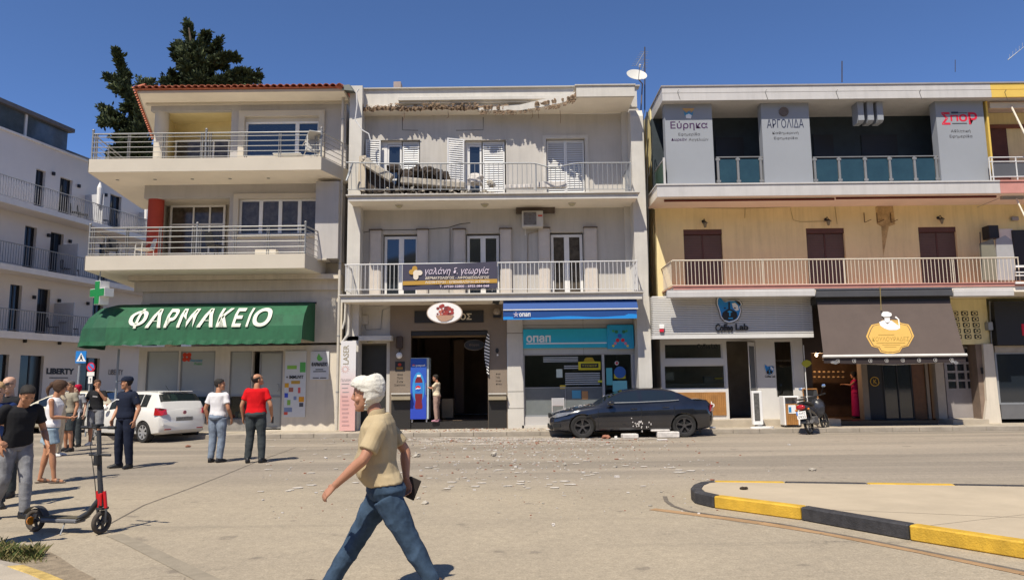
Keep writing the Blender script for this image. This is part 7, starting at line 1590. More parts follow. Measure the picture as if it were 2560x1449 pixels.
for i in range(520):
    px=rnd.triangular(885,1440,960); hmax=0.34*max(0.1,1 - abs(px - 1010)/330) ; c=Vector((at(px,470,22.8).x,rnd.uniform(22.5,23.6),zf2+rnd.random()*hmax)); s_=rnd.uniform(0.02,0.09)
    gr.obox(c,Matrix.Rotation(rnd.random()*3,3,'Z') @ Vector((s_,0,rnd.uniform(-.02,.02))),(0,s_*0.7,0),(rnd.uniform(-.02,.02),0,s_*0.5),0 if rnd.random()<0.5 else 1)
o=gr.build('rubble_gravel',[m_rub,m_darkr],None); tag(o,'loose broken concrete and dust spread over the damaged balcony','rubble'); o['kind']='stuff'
t=MB();
for s_ in range(3): t.tube([at(882,405,22.4),at(873,430+s_*3,22.35),at(866,452,22.35 - .05*s_)],0.03,5)
t.build('twisted_railing_end',m_rail,mid)
t=MB(); t.tube([at(a,b_,22.6) for a,b_ in ((897,222),(891,232),(893,262),(888,300),(905,325),(922,335),(926,350))],0.02,6); tag(t.build('dangling_cable',m_railw,None),'white cable dangling down the left edge of the damaged building','cable')

# ------------------------------------------------------------------ rubble on the road
rnd=random.Random(5)
fr_=MB()
for i in range(2600):
    r_=rnd.random()
    if r_<0.55: px,py=rnd.gauss(1250,170),1094+abs(rnd.gauss(0,9))
    elif r_<0.85: px,py=rnd.gauss(1330,210),1100+abs(rnd.gauss(0,45))
    else: px,py=rnd.uniform(650,1800),rnd.uniform(1095,1300)
    p=gnd(px,py); s_=rnd.uniform(0.005,0.020)*(2.0 if rnd.random()<0.08 else 1);
    if py>1200: s_ *= 0.6
    a=rnd.random()*PI; u=Vector((math.cos(a),math.sin(a),0)); v=Vector((-u.y,u.x,0)); fr_.obox(p+Vector((0,0,s_*0.3+0.003)),u*s_,v*s_*rnd.uniform(0.4,1),(0,0,s_*rnd.uniform(0.15,0.5)),rnd.choice((0,0,1,1,2)))
for i in range(260):
    px=rnd.uniform(930,1420); p=Vector((gnd(px,1080,0.13).x,rnd.uniform(22.2,23.5),0.135)); s_=rnd.uniform(0.008,0.03); fr_.obox(p+Vector((0,0,s_*.3)),(s_,0,0),(0,s_*.7,0),(0,0,s_*.4),rnd.choice((0,1,2)))
o=fr_.build('debris_crumbs',[m_rubw,m_rub,mat('brick_crumb',(0.3,0.13,0.08),0.9)],None); tag(o,'small plaster and brick crumbs scattered on road and kerb','debris'); o['kind']='stuff'
sp_=MB()
for i in range(120):                   # flat plaster splashes
    px,py=(rnd.gauss(1370,190),rnd.uniform(1105,1225)) if i>30 else (rnd.uniform(640,1100),rnd.uniform(1110,1230)); p=gnd(px,py); L=rnd.uniform(0.02,0.10); n=7
    pts=[(p.x+L*rnd.uniform(.6,1.2)*math.cos(2*PI*k/n),p.y+L*0.6*rnd.uniform(.5,1.2)*math.sin(2*PI*k/n),0.008) for k in range(n)]; sp_.prism(pts,(0,0,0.006))
o=sp_.build('plaster_splashes',mat('plaster_dust',(0.55,0.50,0.44),0.95,var=0.2,scale=9),None); tag(o,'flat white plaster splashes on the road before the damaged building','debris'); o['kind']='stuff'
du=MB()                                # pale dust film near the kerb
for i in range(90):
    px,py=rnd.gauss(1230,190),1093+abs(rnd.gauss(0,7)); p=gnd(px,py); n=9; L=rnd.uniform(0.15,0.5); z=0.0065+0.00002*i
    du.add([(p.x+L*rnd.uniform(.6,1.2)*math.cos(2*PI*k/n),p.y+L*0.5*rnd.uniform(.6,1.2)*math.sin(2*PI*k/n),z) for k in range(n)],[tuple(range(n))])
o=du.build('plaster_dust_film',mat('dust_film',(0.37,0.32,0.265),0.95,var=0.25,scale=7),None); tag(o,'pale plaster dust patches along the kerb','dust'); o['kind']='stuff'
for i,(px,py,w,h,m,lab) in enumerate(((1235,1140,0.085,0.055,m_rub,'brown-grey rubble chunk alone on the road right of the walking man'),(1040,1141,0.11,0.035,m_rub,'flat tan rubble piece on the road behind the walking man'),(1063,1259,0.045,0.025,m_rub,'small reddish stone just right of the walking man’s hip'),(1046,1247,0.03,0.02,m_rub,'tiny stone beside the phone hand of the walking man'),(470,1117,0.075,0.03,_mats['brick_crumb'],'pinkish brick piece on the road between white car and white T-shirt man'),(1515,1096,0.12,0.06,_mats['brick_crumb'],'reddish broken brick left of the pale block under the car'),(1540,1097,0.07,0.05,m_rubw,'small pale lump beside the reddish brick'),(1412,1163,0.05,0.03,m_rub,'brown clod on the road in front of the front wheel'),(2030,1176,0.07,0.025,m_rub,'lone grey stone on the road above the traffic island'),(1860,1222,0.05,0.02,m_darkr,'dark pebble lying on the traffic island'),(1383,1314,0.02,0.02,m_rubw,'bright white pebble in the middle of the foreground road'),(815,1145,0.05,0.015,m_rubw,'flat white chip on the road left of the walking man'))):
    p=gnd(px,py,0.15 if px==1860 else 0); tag(chunk_mb(p+Vector((0,0,h*0.7)),(w,w*0.8,h)).build('rubble_chunk',m,None),lab,'rubble','rubble chunks lying on the road')
def block(px,py,w,h,d,rz,lab,two=False,z=0.0):
    p=gnd(px,py,z); t=thing('concrete_block',lab,'block',p,rz,'pale blocks fallen beside the black car'); MB().box(-w/2,w/2,0,d,0.002,h).build('block',m_rubw,t,local=True,bevel=0.02)
    if two: MB().box(-w/2 - 0.16,w/2 - 0.25,d*0.3,d+0.1,h+0.003,h+0.06).build('top_piece',m_rubw,t,local=True,bevel=0.015)
block(1578,1096,0.44,0.13,0.3,0.1,'rough pale block on the road under the middle of the black car'); block(1672,1094,0.62,0.17,0.3,-0.03,'clean white two-layer block lying before the rear wheel of the black car',True); block(1657,1101,0.28,0.04,0.15,0.0,'thin white slab just below the two-layer block'); block(1375,1075,0.2,0.05,0.15,0.2,'small pale slab on the pavement left of the black car',z=0.13)

# grass and dirt at the bottom left, weeds
gm=[mat('dry_grass',(0.20,0.17,0.06),0.8,var=0.3),mat('green_grass',(0.07,0.10,0.02),0.8,var=0.3)]
t=MB()
def blades(px,py,sx,sy,n,h):
    for i in range(n):
        p=gnd(rnd.gauss(px,sx),rnd.gauss(py,sy)); a=rnd.random()*6.28; l=rnd.uniform(0.4,1)*h; w=0.004; d=Vector((math.cos(a),math.sin(a),0)); e=Vector((-d.y,d.x,0))*w
        t.add([p - e,p+e,p+d*l*0.35+Vector((0,0,l*0.7))+e*.7,p+d*l*0.8+Vector((0,0,l))],[(0,1,2),(0,2,3)],0 if rnd.random()<0.62 else 1)
blades(10,1385,30,6,520,0.10); blades(85,1390,9,4,260,0.12); blades(50,1398,28,5,300,0.05); blades(-120,1375,60,8,600,0.14)
o=t.build('grass',gm,None); tag(o,'dry grass tufts in the bottom left corner','grass'); o['kind']='stuff'
t=MB(); n=16; P=[gnd(px,py) for px,py in ((-300,1345),(-60,1352),(60,1362),(110,1372),(150,1392),(190,1420),(240,1446),(200,1470),(120,1432),(40,1412),(-100,1396),(-300,1370))]
t.add([(p.x,p.y,0.003) for p in P],[tuple(range(len(P)))]); o=t.build('dirt_patch',mat('dirt',(0.26,0.205,0.14),0.95,var=0.4,scale=9,bump=0.5),None); tag(o,'dirt strip','dirt'); o['kind']='structure'; del o['label']; del o['category']
t=MB(); rnd2=random.Random(2); p=gnd(1983,1080);
for i in range(40): a=rnd2.uniform(-1,1); l=rnd2.uniform(0.05,0.16); q_=p+Vector((rnd2.uniform(-.04,.04),0,0)); t.add([q_,q_+Vector((0.012,0,0)),q_+Vector((a*.06,-0.02,l))],[(0,1,2)])
tag(t.build('weed',gm[1],None),'small green weed growing at the kerb left of the moped','plant')

# ------------------------------------------------------------------ vehicles
m_tyre=mat('tyre_rubber',(0.022,0.021,0.02),0.85,var=0.3,scale=12)
m_rimd=mat('dark_alloy',(0.10,0.095,0.095),0.35,metal=0.6,var=0.15)
m_rims=mat('silver_alloy',(0.42,0.42,0.42),0.35,metal=0.5,var=0.1)
m_cglass=mat('car_glass',(0.012,0.017,0.02),0.03,var=0,spec=1.0)
m_trim=flat('black_trim',(0.02,0.02,0.02),0.5)
m_tail=mat('tail_lamp',(0.38,0.01,0.012),0.15,var=0.1,scale=20,coat=1.0)
m_lens=mat('headlamp',(0.20,0.20,0.20),0.1,var=0.4,scale=12,coat=1.0)
m_under=flat('underbody',(0.015,0.015,0.015),0.9)
def interp(tab,x):
    for (a,va),(b,vb) in zip(tab[:-1],tab[1:]):
        if x <= b:
            t=max(0,min(1,(x - a)/(b - a) if b>a else 0)); return lerp(va,vb,t)
    return tab[-1][1]
def wheel(parent,loc,R,w,side,rimm,spokes=5,double=True,cover=False):
    W=[]; n=36
    pr=[(R*0.66,-w/2+0.01),(R*0.70,-w/2),(R*0.93,-w/2),(R*0.985,-w*0.32),(R,0),(R*0.985,w*0.32),(R*0.93,w/2),(R*0.70,w/2),(R*0.66,w/2 - 0.01)]
    t=MB(); t.loft([[(r*math.cos(2*PI*i/n),y,r*math.sin(2*PI*i/n)) for i in range(n)] for r,y in pr],cap=False)
    t.loft([[(R*0.66*math.cos(2*PI*i/n),y,R*0.66*math.sin(2*PI*i/n)) for i in range(n)] for y in (w/2 - 0.01,-w/2+0.01)],cap=False)
    o=t.build('wheel',m_tyre,parent,local=True,smooth=True); o.location=loc
    s=side; yo=s*(w/2 - 0.012); r_=MB()
    r_.loft([[(r*math.cos(2*PI*i/n),y,r*math.sin(2*PI*i/n)) for i in range(n)] for r,y in ((R*0.70,yo),(R*0.70,yo+s*0.008),(R*0.63,yo+s*0.006),(R*0.60,yo - s*0.02))],cap=False)
    r_.tube([(0,yo - s*0.03,0),(0,yo+s*0.004,0)],R*0.16,14)
    for k in range(spokes):
        a=2*PI*k/spokes+PI/2
        for d in ((-0.11,0.11) if double else (0,)):
            c0,c1=Vector((math.cos(a)*R*0.12,yo - s*0.012,math.sin(a)*R*0.12)),Vector((math.cos(a+d)*R*0.64,yo - s*0.002,math.sin(a+d)*R*0.64)); u=(c1 - c0).normalized(); v=Vector((-u.z,0,u.x)); hw=R*(0.04 if double else 0.10)
            r_.obox((c0+c1)/2,(c1 - c0)/2,v*hw,(0,0.012,0))
    r_.build('rim',rimm,o,local=True,smooth=True)
    d_=MB(); d_.tube([(0,yo - s*0.06,0),(0,yo - s*0.045,0)],R*0.62,24); d_.build('brake_disc',m_under if not cover else m_rims,o,local=True)
    return o
def make_car(S,label,group=None):
    car=thing('parked_car',label,'car',(0,0,0),0,group); paint=S['paint']
    xs=sorted(set([x for x,_ in S['hood']]+[x for x,_ in S['belt']]+[i*S['L']/44 for i in range(45)])); rings=[]
    for x in xs:
        w=interp(S['width'],x); zb=interp(S['bottom'],x); zs=interp(S['belt'],x); zt=interp(S['hood'],x)
        half=[(0.0,zb),(w*0.80,zb),(w*0.95,zb+0.05),(w*0.985,zb+0.17),(w,lerp(zb,zs,0.5)),(w*0.995,lerp(zb,zs,0.72)),(w*0.965,lerp(zb,zs,0.86)),(w*0.93,zs - 0.02),(w*0.88,zs+(zt - zs)*0.5),(w*0.6,zt),(0.0,zt+0.02)]
        rings.append([(x,y,z) for y,z in half]+[(x,-y,z) for y,z in half[-2:0:-1]])
    b=MB(); b.loft(rings); body=b.build('body',[paint],car,local=True,smooth=True)
    cut=MB()
    for wx in S['wheels']:
        for s in (-1,1): cut.tube([(wx,s*(interp(S['width'],wx) - 0.24),S['R']+0.0),(wx,s*(interp(S['width'],wx)+0.2),S['R'])],S['R']*1.13,32)
    co=cut.build('cutter',m_under,None)
    md=body.modifiers.new('b','BOOLEAN'); md.object=co; md.operation='DIFFERENCE'; md.solver='EXACT'
    bpy.context.view_layer.update(); ev=body.evaluated_get(bpy.context.evaluated_depsgraph_get()); me=bpy.data.meshes.new_from_object(ev); body.modifiers.clear(); body.data=me; me.name='body'
    for p in me.polygons: p.use_smooth=True
    try: me.set_sharp_from_angle(angle=math.radians(38))
    except Exception: pass
    me.materials.clear(); me.materials.append(paint); bpy.data.objects.remove(co)
    # cabin
    cx=sorted(set([c for c,_ in S['roof']]+[v for ab in S['win'] for v in ab])); x0,x1=cx[0],cx[-1]; R_=[]
    for x in cx:
        zr=interp(S['roof'],x); zs=interp(S['belt'],x) - 0.03; t=min(1,max(0.0,(zr - zs)/(S['H'] - S['belt'][len(S['belt']) // 2][1]))); wb=interp(S['width'],x)*0.925; wr=lerp(wb,S['wr'],t)
        h=zr - zs
        half=[(wb,zs),(lerp(wb,wr,0.12),zs+h*0.12),(lerp(wb,wr,0.80),zs+h*0.83),(lerp(wb,wr,0.95),zs+h*0.94),(wr*0.86,zs+h*0.99),(0,zs+h+0.015*t)]
        R_.append([(x,y,z) for y,z in half]+[(x,-y,z) for y,z in half[-2::-1]])
    n=len(R_[0]); cab,sidew,fw,rw=MB(),[],MB(),MB(); V=[p for r in R_ for p in r]
    F_=[]
    for i in range(len(R_) - 1):
        xm=(cx[i]+cx[i+1])/2
        for j in range(n - 1):
            f=(i*n+j,i*n+j+1,(i+1)*n+j+1,(i+1)*n+j); q=[V[k] for k in f]
            side=j in (1,n - 3); top=3 <= j <= n - 5
            iw=[k for k,(a,b_) in enumerate(S['win']) if a<xm<b_]
            if side and iw: sidew.append((iw[0],j,q))
            elif top and xm<S['screen'][1] and xm>S['screen'][0]: fw.add(q,[(0,1,2,3)])
            elif top and S['rear'][0]<xm<S['rear'][1]: rw.add(q,[(0,1,2,3)])
            else: F_.append(f)
    cab.v=[tuple(p) for p in V]; cab.f=F_; cab.m=[0]*len(F_); cab.build('roof',paint,car,local=True,smooth=True)
    fw.build('windscreen',m_cglass,car,local=True,smooth=True); rw.build('rear_window',S.get('rearglass',m_cglass),car,local=True,smooth=True)
    for k in range(len(S['win'])):
        for jj in (1,n - 3):
            w_=MB()
            for a,j,q in sidew:
                if a==k and j==jj: w_.add(q,[(0,1,2,3)])
            if w_.v: w_.build('side_window',m_cglass,car,local=True)
    for wx in S['wheels']:
        for s in (-1,1): wheel(car,(wx,s*(interp(S['width'],wx) - 0.115),S['R']),S['R'],0.215,s,S['rim'],*S.get('spk',(5,True)),S.get('cover',False))
    MB().box(0.35,S['L'] - 0.35,-0.62,0.62,0.20,0.32).build('underbody',m_under,car,local=True)
    # seams, handles, mirrors
    for s in (-1,1):
        t=MB()
        for x in S['seams']:
            w=interp(S['width'],x); zb=interp(S['bottom'],x); zs=interp(S['belt'],x); t.obox((x,s*(w+0.001),lerp(zb+0.14,zs,0.4)),(0.004,0,0),(0,0.004,0),(0,0,(zs - zb)*0.34))
        t.build('door_seams',m_under,car,local=True,kind='stuff')
        for x in S['handles']:
            w=interp(S['width'],x); z=interp(S['belt'],x) - 0.13; MB().obox((x,s*(w*0.985+0.006),z),(0.09,0,0.003),(0,0.014,0),(0,0,0.013)).build('door_handle',paint,car,local=True,bevel=0.004)
        mx=S['mirror']; MB().ell((mx,s*(interp(S['width'],mx)+0.07),interp(S['belt'],mx)+0.06),0.10,0.085,0.07,12,8).build('wing_mirror',S.get('mirm',paint),car,local=True,smooth=True)
    return car,body
m_blackcar=mat('dark_blue_black_paint',(0.012,0.013,0.018),0.14,var=0.5,scale=1.4,coat=0.9,spec=0.6)
SED=dict(L=4.50,H=1.40,R=0.325,paint=m_blackcar,rim=m_rimd,wr=0.56,wheels=(0.85,3.61),
    width=[(0,0.52),(0.08,0.68),(0.3,0.80),(0.7,0.875),(1.2,0.895),(3.3,0.905),(3.9,0.88),(4.3,0.79),(4.45,0.66),(4.5,0.52)],
    bottom=[(0,0.30),(0.1,0.20),(0.4,0.17),(4.0,0.19),(4.35,0.25),(4.5,0.36)],
    belt=[(0,0.55),(0.12,0.62),(0.4,0.72),(0.8,0.82),(1.35,0.91),(2.2,0.945),(3.3,0.985),(3.9,1.0),(4.25,0.98),(4.42,0.88),(4.5,0.70)],
    hood=[(0,0.58),(0.1,0.66),(0.25,0.74),(0.5,0.80),(0.9,0.88),(1.3,0.945),(1.5,0.97),(2.2,0.98),(3.3,1.02),(3.8,1.055),(4.2,1.05),(4.34,1.03),(4.42,0.92),(4.5,0.72)],
    roof=[(1.22,0.90),(1.34,0.955),(1.55,1.10),(1.8,1.24),(2.04,1.335),(2.35,1.385),(2.7,1.40),(3.05,1.385),(3.35,1.325),(3.6,1.22),(3.8,1.11),(3.95,1.03),(4.02,0.98)],
    win=[(1.60,2.40),(2.50,3.12),(3.15,3.42)],screen=(1.34,2.04),rear=(3.36,3.9),seams=(1.28,2.45,3.35),handles=(2.25,3.12),mirror=1.62)
sed,sb=make_car(SED,'dusty black sedan parked half on the kerb below the blue awning')
pc=gnd(1708,1091); sed.location=(at(1452,1060,20.75).x - 0.85,20.75+0.91,0.0); sed.rotation_euler=(0,0,0.012)
p0,p1=at(1452,1060,20.75).x,at(1708,1060,20.75).x; sc_=(p1 - p0)/2.76; sed.scale=(sc_,1,1.0)
def cp(mb,nm,m,car,**k): return mb.build(nm,m,car,local=True,**k)
for s in (-1,1):
    cp(MB().prism([(0.045,s*0.60,0.60),(0.12,s*0.70,0.58),(0.42,s*0.822,0.655),(0.55,s*0.868,0.735),(0.40,s*0.80,0.735),(0.16,s*0.70,0.70)],(0.01,s*0.012,0)),'headlight',m_lens,sed)
    cp(MB().prism([(4.34,s*0.775,0.72),(4.36,s*0.76,0.92),(4.44,s*0.68,0.90),(4.49,s*0.56,0.72)],(0.012,s*0.01,0)),'tail_light',m_tail,sed)
    cp(MB().obox((1.02,s*0.897,0.62),(0.07,0,0.012),(0,0.006,0),(0,0,0.02)),'fender_badge',m_under,sed)
    cp(MB().obox((0.16,s*0.735,0.36),(0.10,s*0.05,0),(0.0,0.01,0),(0,0,0.05)),'air_intake',m_under,sed)
    cp(MB().tube([(1.56,s*0.82,0.985),(2.4,s*0.84,1.0),(3.2,s*0.84,1.03),(3.5,s*0.82,1.05)],0.008,5),'window_trim',m_rims,sed)
cp(MB().box(-0.012,0.06,-0.28,-0.03,0.55,0.68),'grille',m_under,sed,bevel=0.01); cp(MB().box(-0.012,0.06,0.03,0.28,0.55,0.68),'grille',m_under,sed,bevel=0.01)
cp(MB().box(-0.02,0.1,-0.55,0.55,0.24,0.36),'lower_intake',m_under,sed,bevel=0.01)
cp(MB().tube([(4.38,-0.55,0.24),(4.53,-0.55,0.235)],0.04,10),'exhaust',m_rims,sed)
cp(MB().obox((0.86,-0.90,0.33),(0.12,0,0.14),(0,0.01,0),(-0.02,0,0.02)),'dust_streak',m_rub,sed) if False else None
# debris dust on the car
t=MB(); rnd=random.Random(9)
for i in range(60):
    x=rnd.triangular(0.15,1.35,0.8); y=rnd.uniform(-0.7,0.6); w=interp(SED['width'],x); z=interp(SED['hood'],x)+0.02*(1 - abs(y)); s_=rnd.uniform(0.005,0.013); t.obox((x,y,z+s_*0.4 - max(0,abs(y) - 0.55)*0.25),(s_,0,0),(0,s_,0),(0,0,s_*0.5))
for i in range(26): x=rnd.gauss(2.35,0.12); z=rnd.gauss(0.42,0.09); t.obox((x,-0.903,z),(0.012,0,0),(0,0.004,0),(0,0,rnd.uniform(0.006,0.03)))
cp(t,'plaster_crumbs',m_rubw,sed,kind='stuff')
# white hatchback
m_whitecar=mat('white_car_paint',(0.66,0.64,0.60),0.25,var=0.04,coat=0.7)
HAT=dict(L=3.97,H=1.46,R=0.30,paint=m_whitecar,rim=m_rims,wr=0.56,wheels=(0.80,3.27),spk=(7,False),cover=False,
    width=[(0,0.55),(0.1,0.70),(0.4,0.80),(0.9,0.835),(3.3,0.845),(3.7,0.82),(3.88,0.76),(3.97,0.66)],
    bottom=[(0,0.30),(0.15,0.19),(3.5,0.20),(3.85,0.24),(3.97,0.34)],
    belt=[(0,0.60),(0.15,0.70),(0.6,0.80),(1.1,0.88),(2.0,0.93),(3.2,0.98),(3.7,0.97),(3.90,0.90),(3.97,0.62)],
    hood=[(0,0.62),(0.12,0.74),(0.5,0.86),(1.0,0.95),(1.3,0.98),(3.5,1.0),(3.85,0.98),(3.92,0.90),(3.97,0.64)],
    roof=[(0.98,0.90),(1.1,0.96),(1.4,1.15),(1.75,1.34),(2.0,1.42),(2.4,1.46),(3.0,1.455),(3.45,1.42),(3.6,1.38),(3.78,1.16),(3.87,0.99),(3.90,0.93)],
    win=[(1.45,2.15),(2.22,2.95),(2.98,3.3)],screen=(1.1,1.9),rear=(3.58,3.80),seams=(1.15,2.18,2.95),handles=(2.0,2.8),mirror=1.5)
hat,hb_=make_car(HAT,'white hatchback parked at the corner seen from behind with red tail lamps')
th=math.radians(-30); rw_=gnd(357,1106); hat.rotation_euler=(0,0,th)
M=Matrix.Rotation(th,3,'Z'); off=M @ Vector((3.27,-0.80,0)); hat.location=(rw_.x - off.x,rw_.y - off.y,0)
for s in (-1,1):
    cp(MB().prism([(3.74,s*0.825,0.78),(3.74,s*0.80,0.99),(3.885,s*0.74,0.985),(3.955,s*0.58,0.95),(3.975,s*0.56,0.80),(3.93,s*0.70,0.77)],(0.02,s*0.012,0)),'tail_light',m_tail,hat)
    cp(MB().prism([(3.945,s*0.42,0.36),(3.945,s*0.62,0.36),(3.95,s*0.62,0.39),(3.95,s*0.42,0.39)],(0.03,0,0)),'reflector',m_tail,hat)
cp(MB().prism([(3.955,-0.27,0.60),(3.955,0.27,0.60),(3.965,0.27,0.71),(3.965,-0.27,0.71)],(0.02,0,0)),'number_plate',mat('plate_grey',(0.28,0.27,0.24),0.5,var=0.4,scale=25),hat)
cp(MB().tube([(3.97,0,0.84),(3.985,0,0.84)],0.055,16),'emblem',mat('red_grey_badge',(0.35,0.12,0.14),0.4),hat)
cp(MB().box(3.40,3.62,-0.5,0.5,1.425,1.45),'spoiler',m_whitecar,hat,bevel=0.01); cp(MB().tube([(3.2,0,1.45),(3.02,0,1.62)],0.006,5),'aerial',m_under,hat); cp(MB().tube([(3.83,-0.1,1.05),(3.78,0.3,1.12)],0.008,5),'rear_wiper',m_under,hat)
cp(MB().prism([(3.945,-0.6,0.60),(3.945,0.6,0.60),(3.945,0.6,0.607),(3.945,-0.6,0.607)],(0.02,0,0)),'tailgate_seam',m_under,hat)
cr=copy_thing(hat,(at(60,1010,25).x - 1.5,26.2,0),math.radians(8),'cream coloured car half hidden behind the crowd at the far left')
m_cream_car=mat('cream_car_paint',(0.50,0.46,0.36),0.3,var=0.05,coat=0.6)
for ch in [x for x in COL.objects if x.parent==cr]:
    if ch.data and ch.data.materials and ch.data.materials[0]==m_whitecar: ch.data=ch.data.copy(); ch.data.materials[0]=m_cream_car

# ------------------------------------------------------------------ electric kick scooter in the foreground
fw_,rw_=gnd(252,1334),gnd(86,1328); ax=(fw_ - rw_); L=ax.length; rz=math.atan2(ax.y,ax.x)
es=thing('electric_scooter','black and red electric kick scooter standing in the left foreground','scooter',rw_+Vector((0,0,0)),rz)
m_esc=mat('matt_grey_metal',(0.045,0.045,0.048),0.5,metal=0.2,var=0.2,scale=15); m_esr=mat('red_plastic',(0.50,0.012,0.015),0.35); m_deck=mat('rubber_deck',(0.10,0.085,0.055),0.9,var=0.4,scale=14)
def swheel(x,R,turn,nm='wheel'):
    n=30; t=MB(); rings=[]
    for k in range(9): a=2*PI*k/8; rings.append([((R - 0.028+0.028*math.cos(a))*math.cos(2*PI*i/n),0.024*math.sin(a),(R - 0.028+0.028*math.cos(a))*math.sin(2*PI*i/n)) for i in range(n)])
    t.loft(rings,cap=False); o=t.build(nm,mat('dusty_tyre',(0.075,0.062,0.05),0.9,var=0.4,scale=20),es,local=True,smooth=True); o.location=(x,0,R); o.rotation_euler=(0,0,turn)
    r=MB()
    for k in range(5): a=2*PI*k/5; r.obox((math.cos(a)*R*0.4,0,math.sin(a)*R*0.4),(math.cos(a)*R*0.32,0,math.sin(a)*R*0.32),(-math.sin(a)*0.012,0,math.cos(a)*0.012),(0,0.012,0))
    r.tube([(0,-0.03,0),(0,0.03,0)],0.03,12); r.loft([[(q*math.cos(2*PI*i/n),y,q*math.sin(2*PI*i/n)) for i in range(n)] for q,y in ((R - 0.05,-0.015),(R - 0.05,0.015),(R - 0.036,0.015),(R - 0.036,-0.015))],cap=False,closed=True); r.build('rim',m_esc,o,local=True,smooth=True); return o
turn=PI/2 - rz - 0.32
swheel(0,0.127,0); swheel(L,0.127,turn)
MB().tube([(-0.02,-0.045,0.127),(0.0,-0.05,0.127)],0.045,12).build('orange_reflector',flat('amber_reflector',(0.6,0.2,0.01),0.3),es,local=True)
t=MB(); nn=12; P=[(0.155*math.cos(a),0.155*math.sin(a)) for a in [lerp(0.15,2.7,i/nn) for i in range(nn+1)]]
t.loft([[(x,y,0.127+z) for y in (-0.04,0.04)]+[(x*0.95,y,0.127+z*0.95) for y in (0.04,-0.04)] for x,z in P]); t.build('rear_mudguard',m_esc,es,local=True,smooth=True)
MB().prism([(0.12,-0.075,0.13),(L - 0.28,-0.075,0.13),(L - 0.20,-0.06,0.17),(L - 0.20,0.06,0.17),(L - 0.28,0.075,0.13),(0.12,0.075,0.13)],(0,0,0.006)).build('deck_base',m_esc,es,local=True)
MB().box(0.13,L - 0.26,-0.075,0.075,0.115,0.165).build('deck',mat('grey_deck_side',(0.16,0.16,0.17),0.5),es,local=True,bevel=0.012); MB().box(0.14,L - 0.25,-0.07,0.07,0.167,0.175).build('deck_mat',m_deck,es,local=True)
MB().tube([(L - 0.30,0,0.15),(L - 0.17,0,0.22),(L - 0.05,0,0.36)],0.032,10).build('neck',m_esc,es,local=True,smooth=True)
MB().tube([(L - 0.01,0,0.30),(L - 0.055,0,0.60),(L - 0.105,0,1.12)],[0.032,0.026,0.024],12).build('stem',m_esc,es,local=True,smooth=True)
td=Vector((math.cos(turn),math.sin(turn),0)); tn=Vector((-td.y,td.x,0)); top=Vector((L - 0.11,0,1.15))
fk=MB();
for s in (-1,1): fk.tube([Vector((L,0,0.127))+tn*0.055*s,Vector((L - 0.0,0,0.27))+tn*0.055*s,Vector((L - 0.015,0,0.30))],0.013,7)
fk.build('fork',m_esc,es,local=True,smooth=True)
f2=MB()
for s in (-1,1): f2.tube([Vector((L,0,0.28))+tn*0.05*s - td*0.0,Vector((L - 0.03,0,0.46))+tn*0.05*s],0.018,8)
f2.build('shock_absorber',m_esr,es,local=True,smooth=True); MB().obox(Vector((L - 0.02,0,0.37)),td*0.03,tn*0.028,(-0.005,0,0.07)).build('red_cover',m_esr,es,local=True,bevel=0.008)
MB().obox(Vector((L,0,0.275))+td*0.0,td*0.05,tn*0.04,(0,0,0.012)).build('front_mudguard',m_esc,es,local=True)
hb=MB(); hb.tube([top - tn*0.24 ,top - tn*0.1,top+tn*0.1,top+tn*0.24],0.014,8); hb.build('handlebar',m_esc,es,local=True,smooth=True)
for s in (-1,1): MB().tube([top+tn*0.14*s,top+tn*0.245*s],0.019,10).build('grip',m_trim,es,local=True,smooth=True)
MB().obox(top+Vector((0,0,0.025)),td*0.05,tn*0.03,(0,0,0.014)).build('display',m_trim,es,local=True,bevel=0.005); MB().tube([top+tn*0.08+Vector((0,0,0.01)),top+tn*0.085+Vector((0,0,0.05))],0.018,8).build('bell',m_trim,es,local=True)
low=Vector((L - 0.07,0,0.85)); MB().tube([low - tn*0.15,low+tn*0.15],0.014,8).build('lower_handlebar',m_esc,es,local=True,smooth=True); MB().obox(low - Vector((0,0,0.05))+td*-0.03,td*0.035,tn*0.03,(0,0,0.06)).build('phone_holder',m_trim,es,local=True,bevel=0.01)
MB().tube([top+tn*0.06,top+tn*0.07 - Vector((0,0,0.2)) - td*0.03,Vector((L - 0.04,0,0.6))+tn*0.06 - td*0.03,Vector((L - 0.02,0,0.42))+tn*0.08,Vector((L,0,0.2))+tn*0.07],0.005,5).build('brake_cable',m_cable,es,local=True)
MB().tube([(0.42,-0.03,0.12),(0.46,-0.13,0.004)],0.008,5).build('kickstand',m_rail,es,local=True)

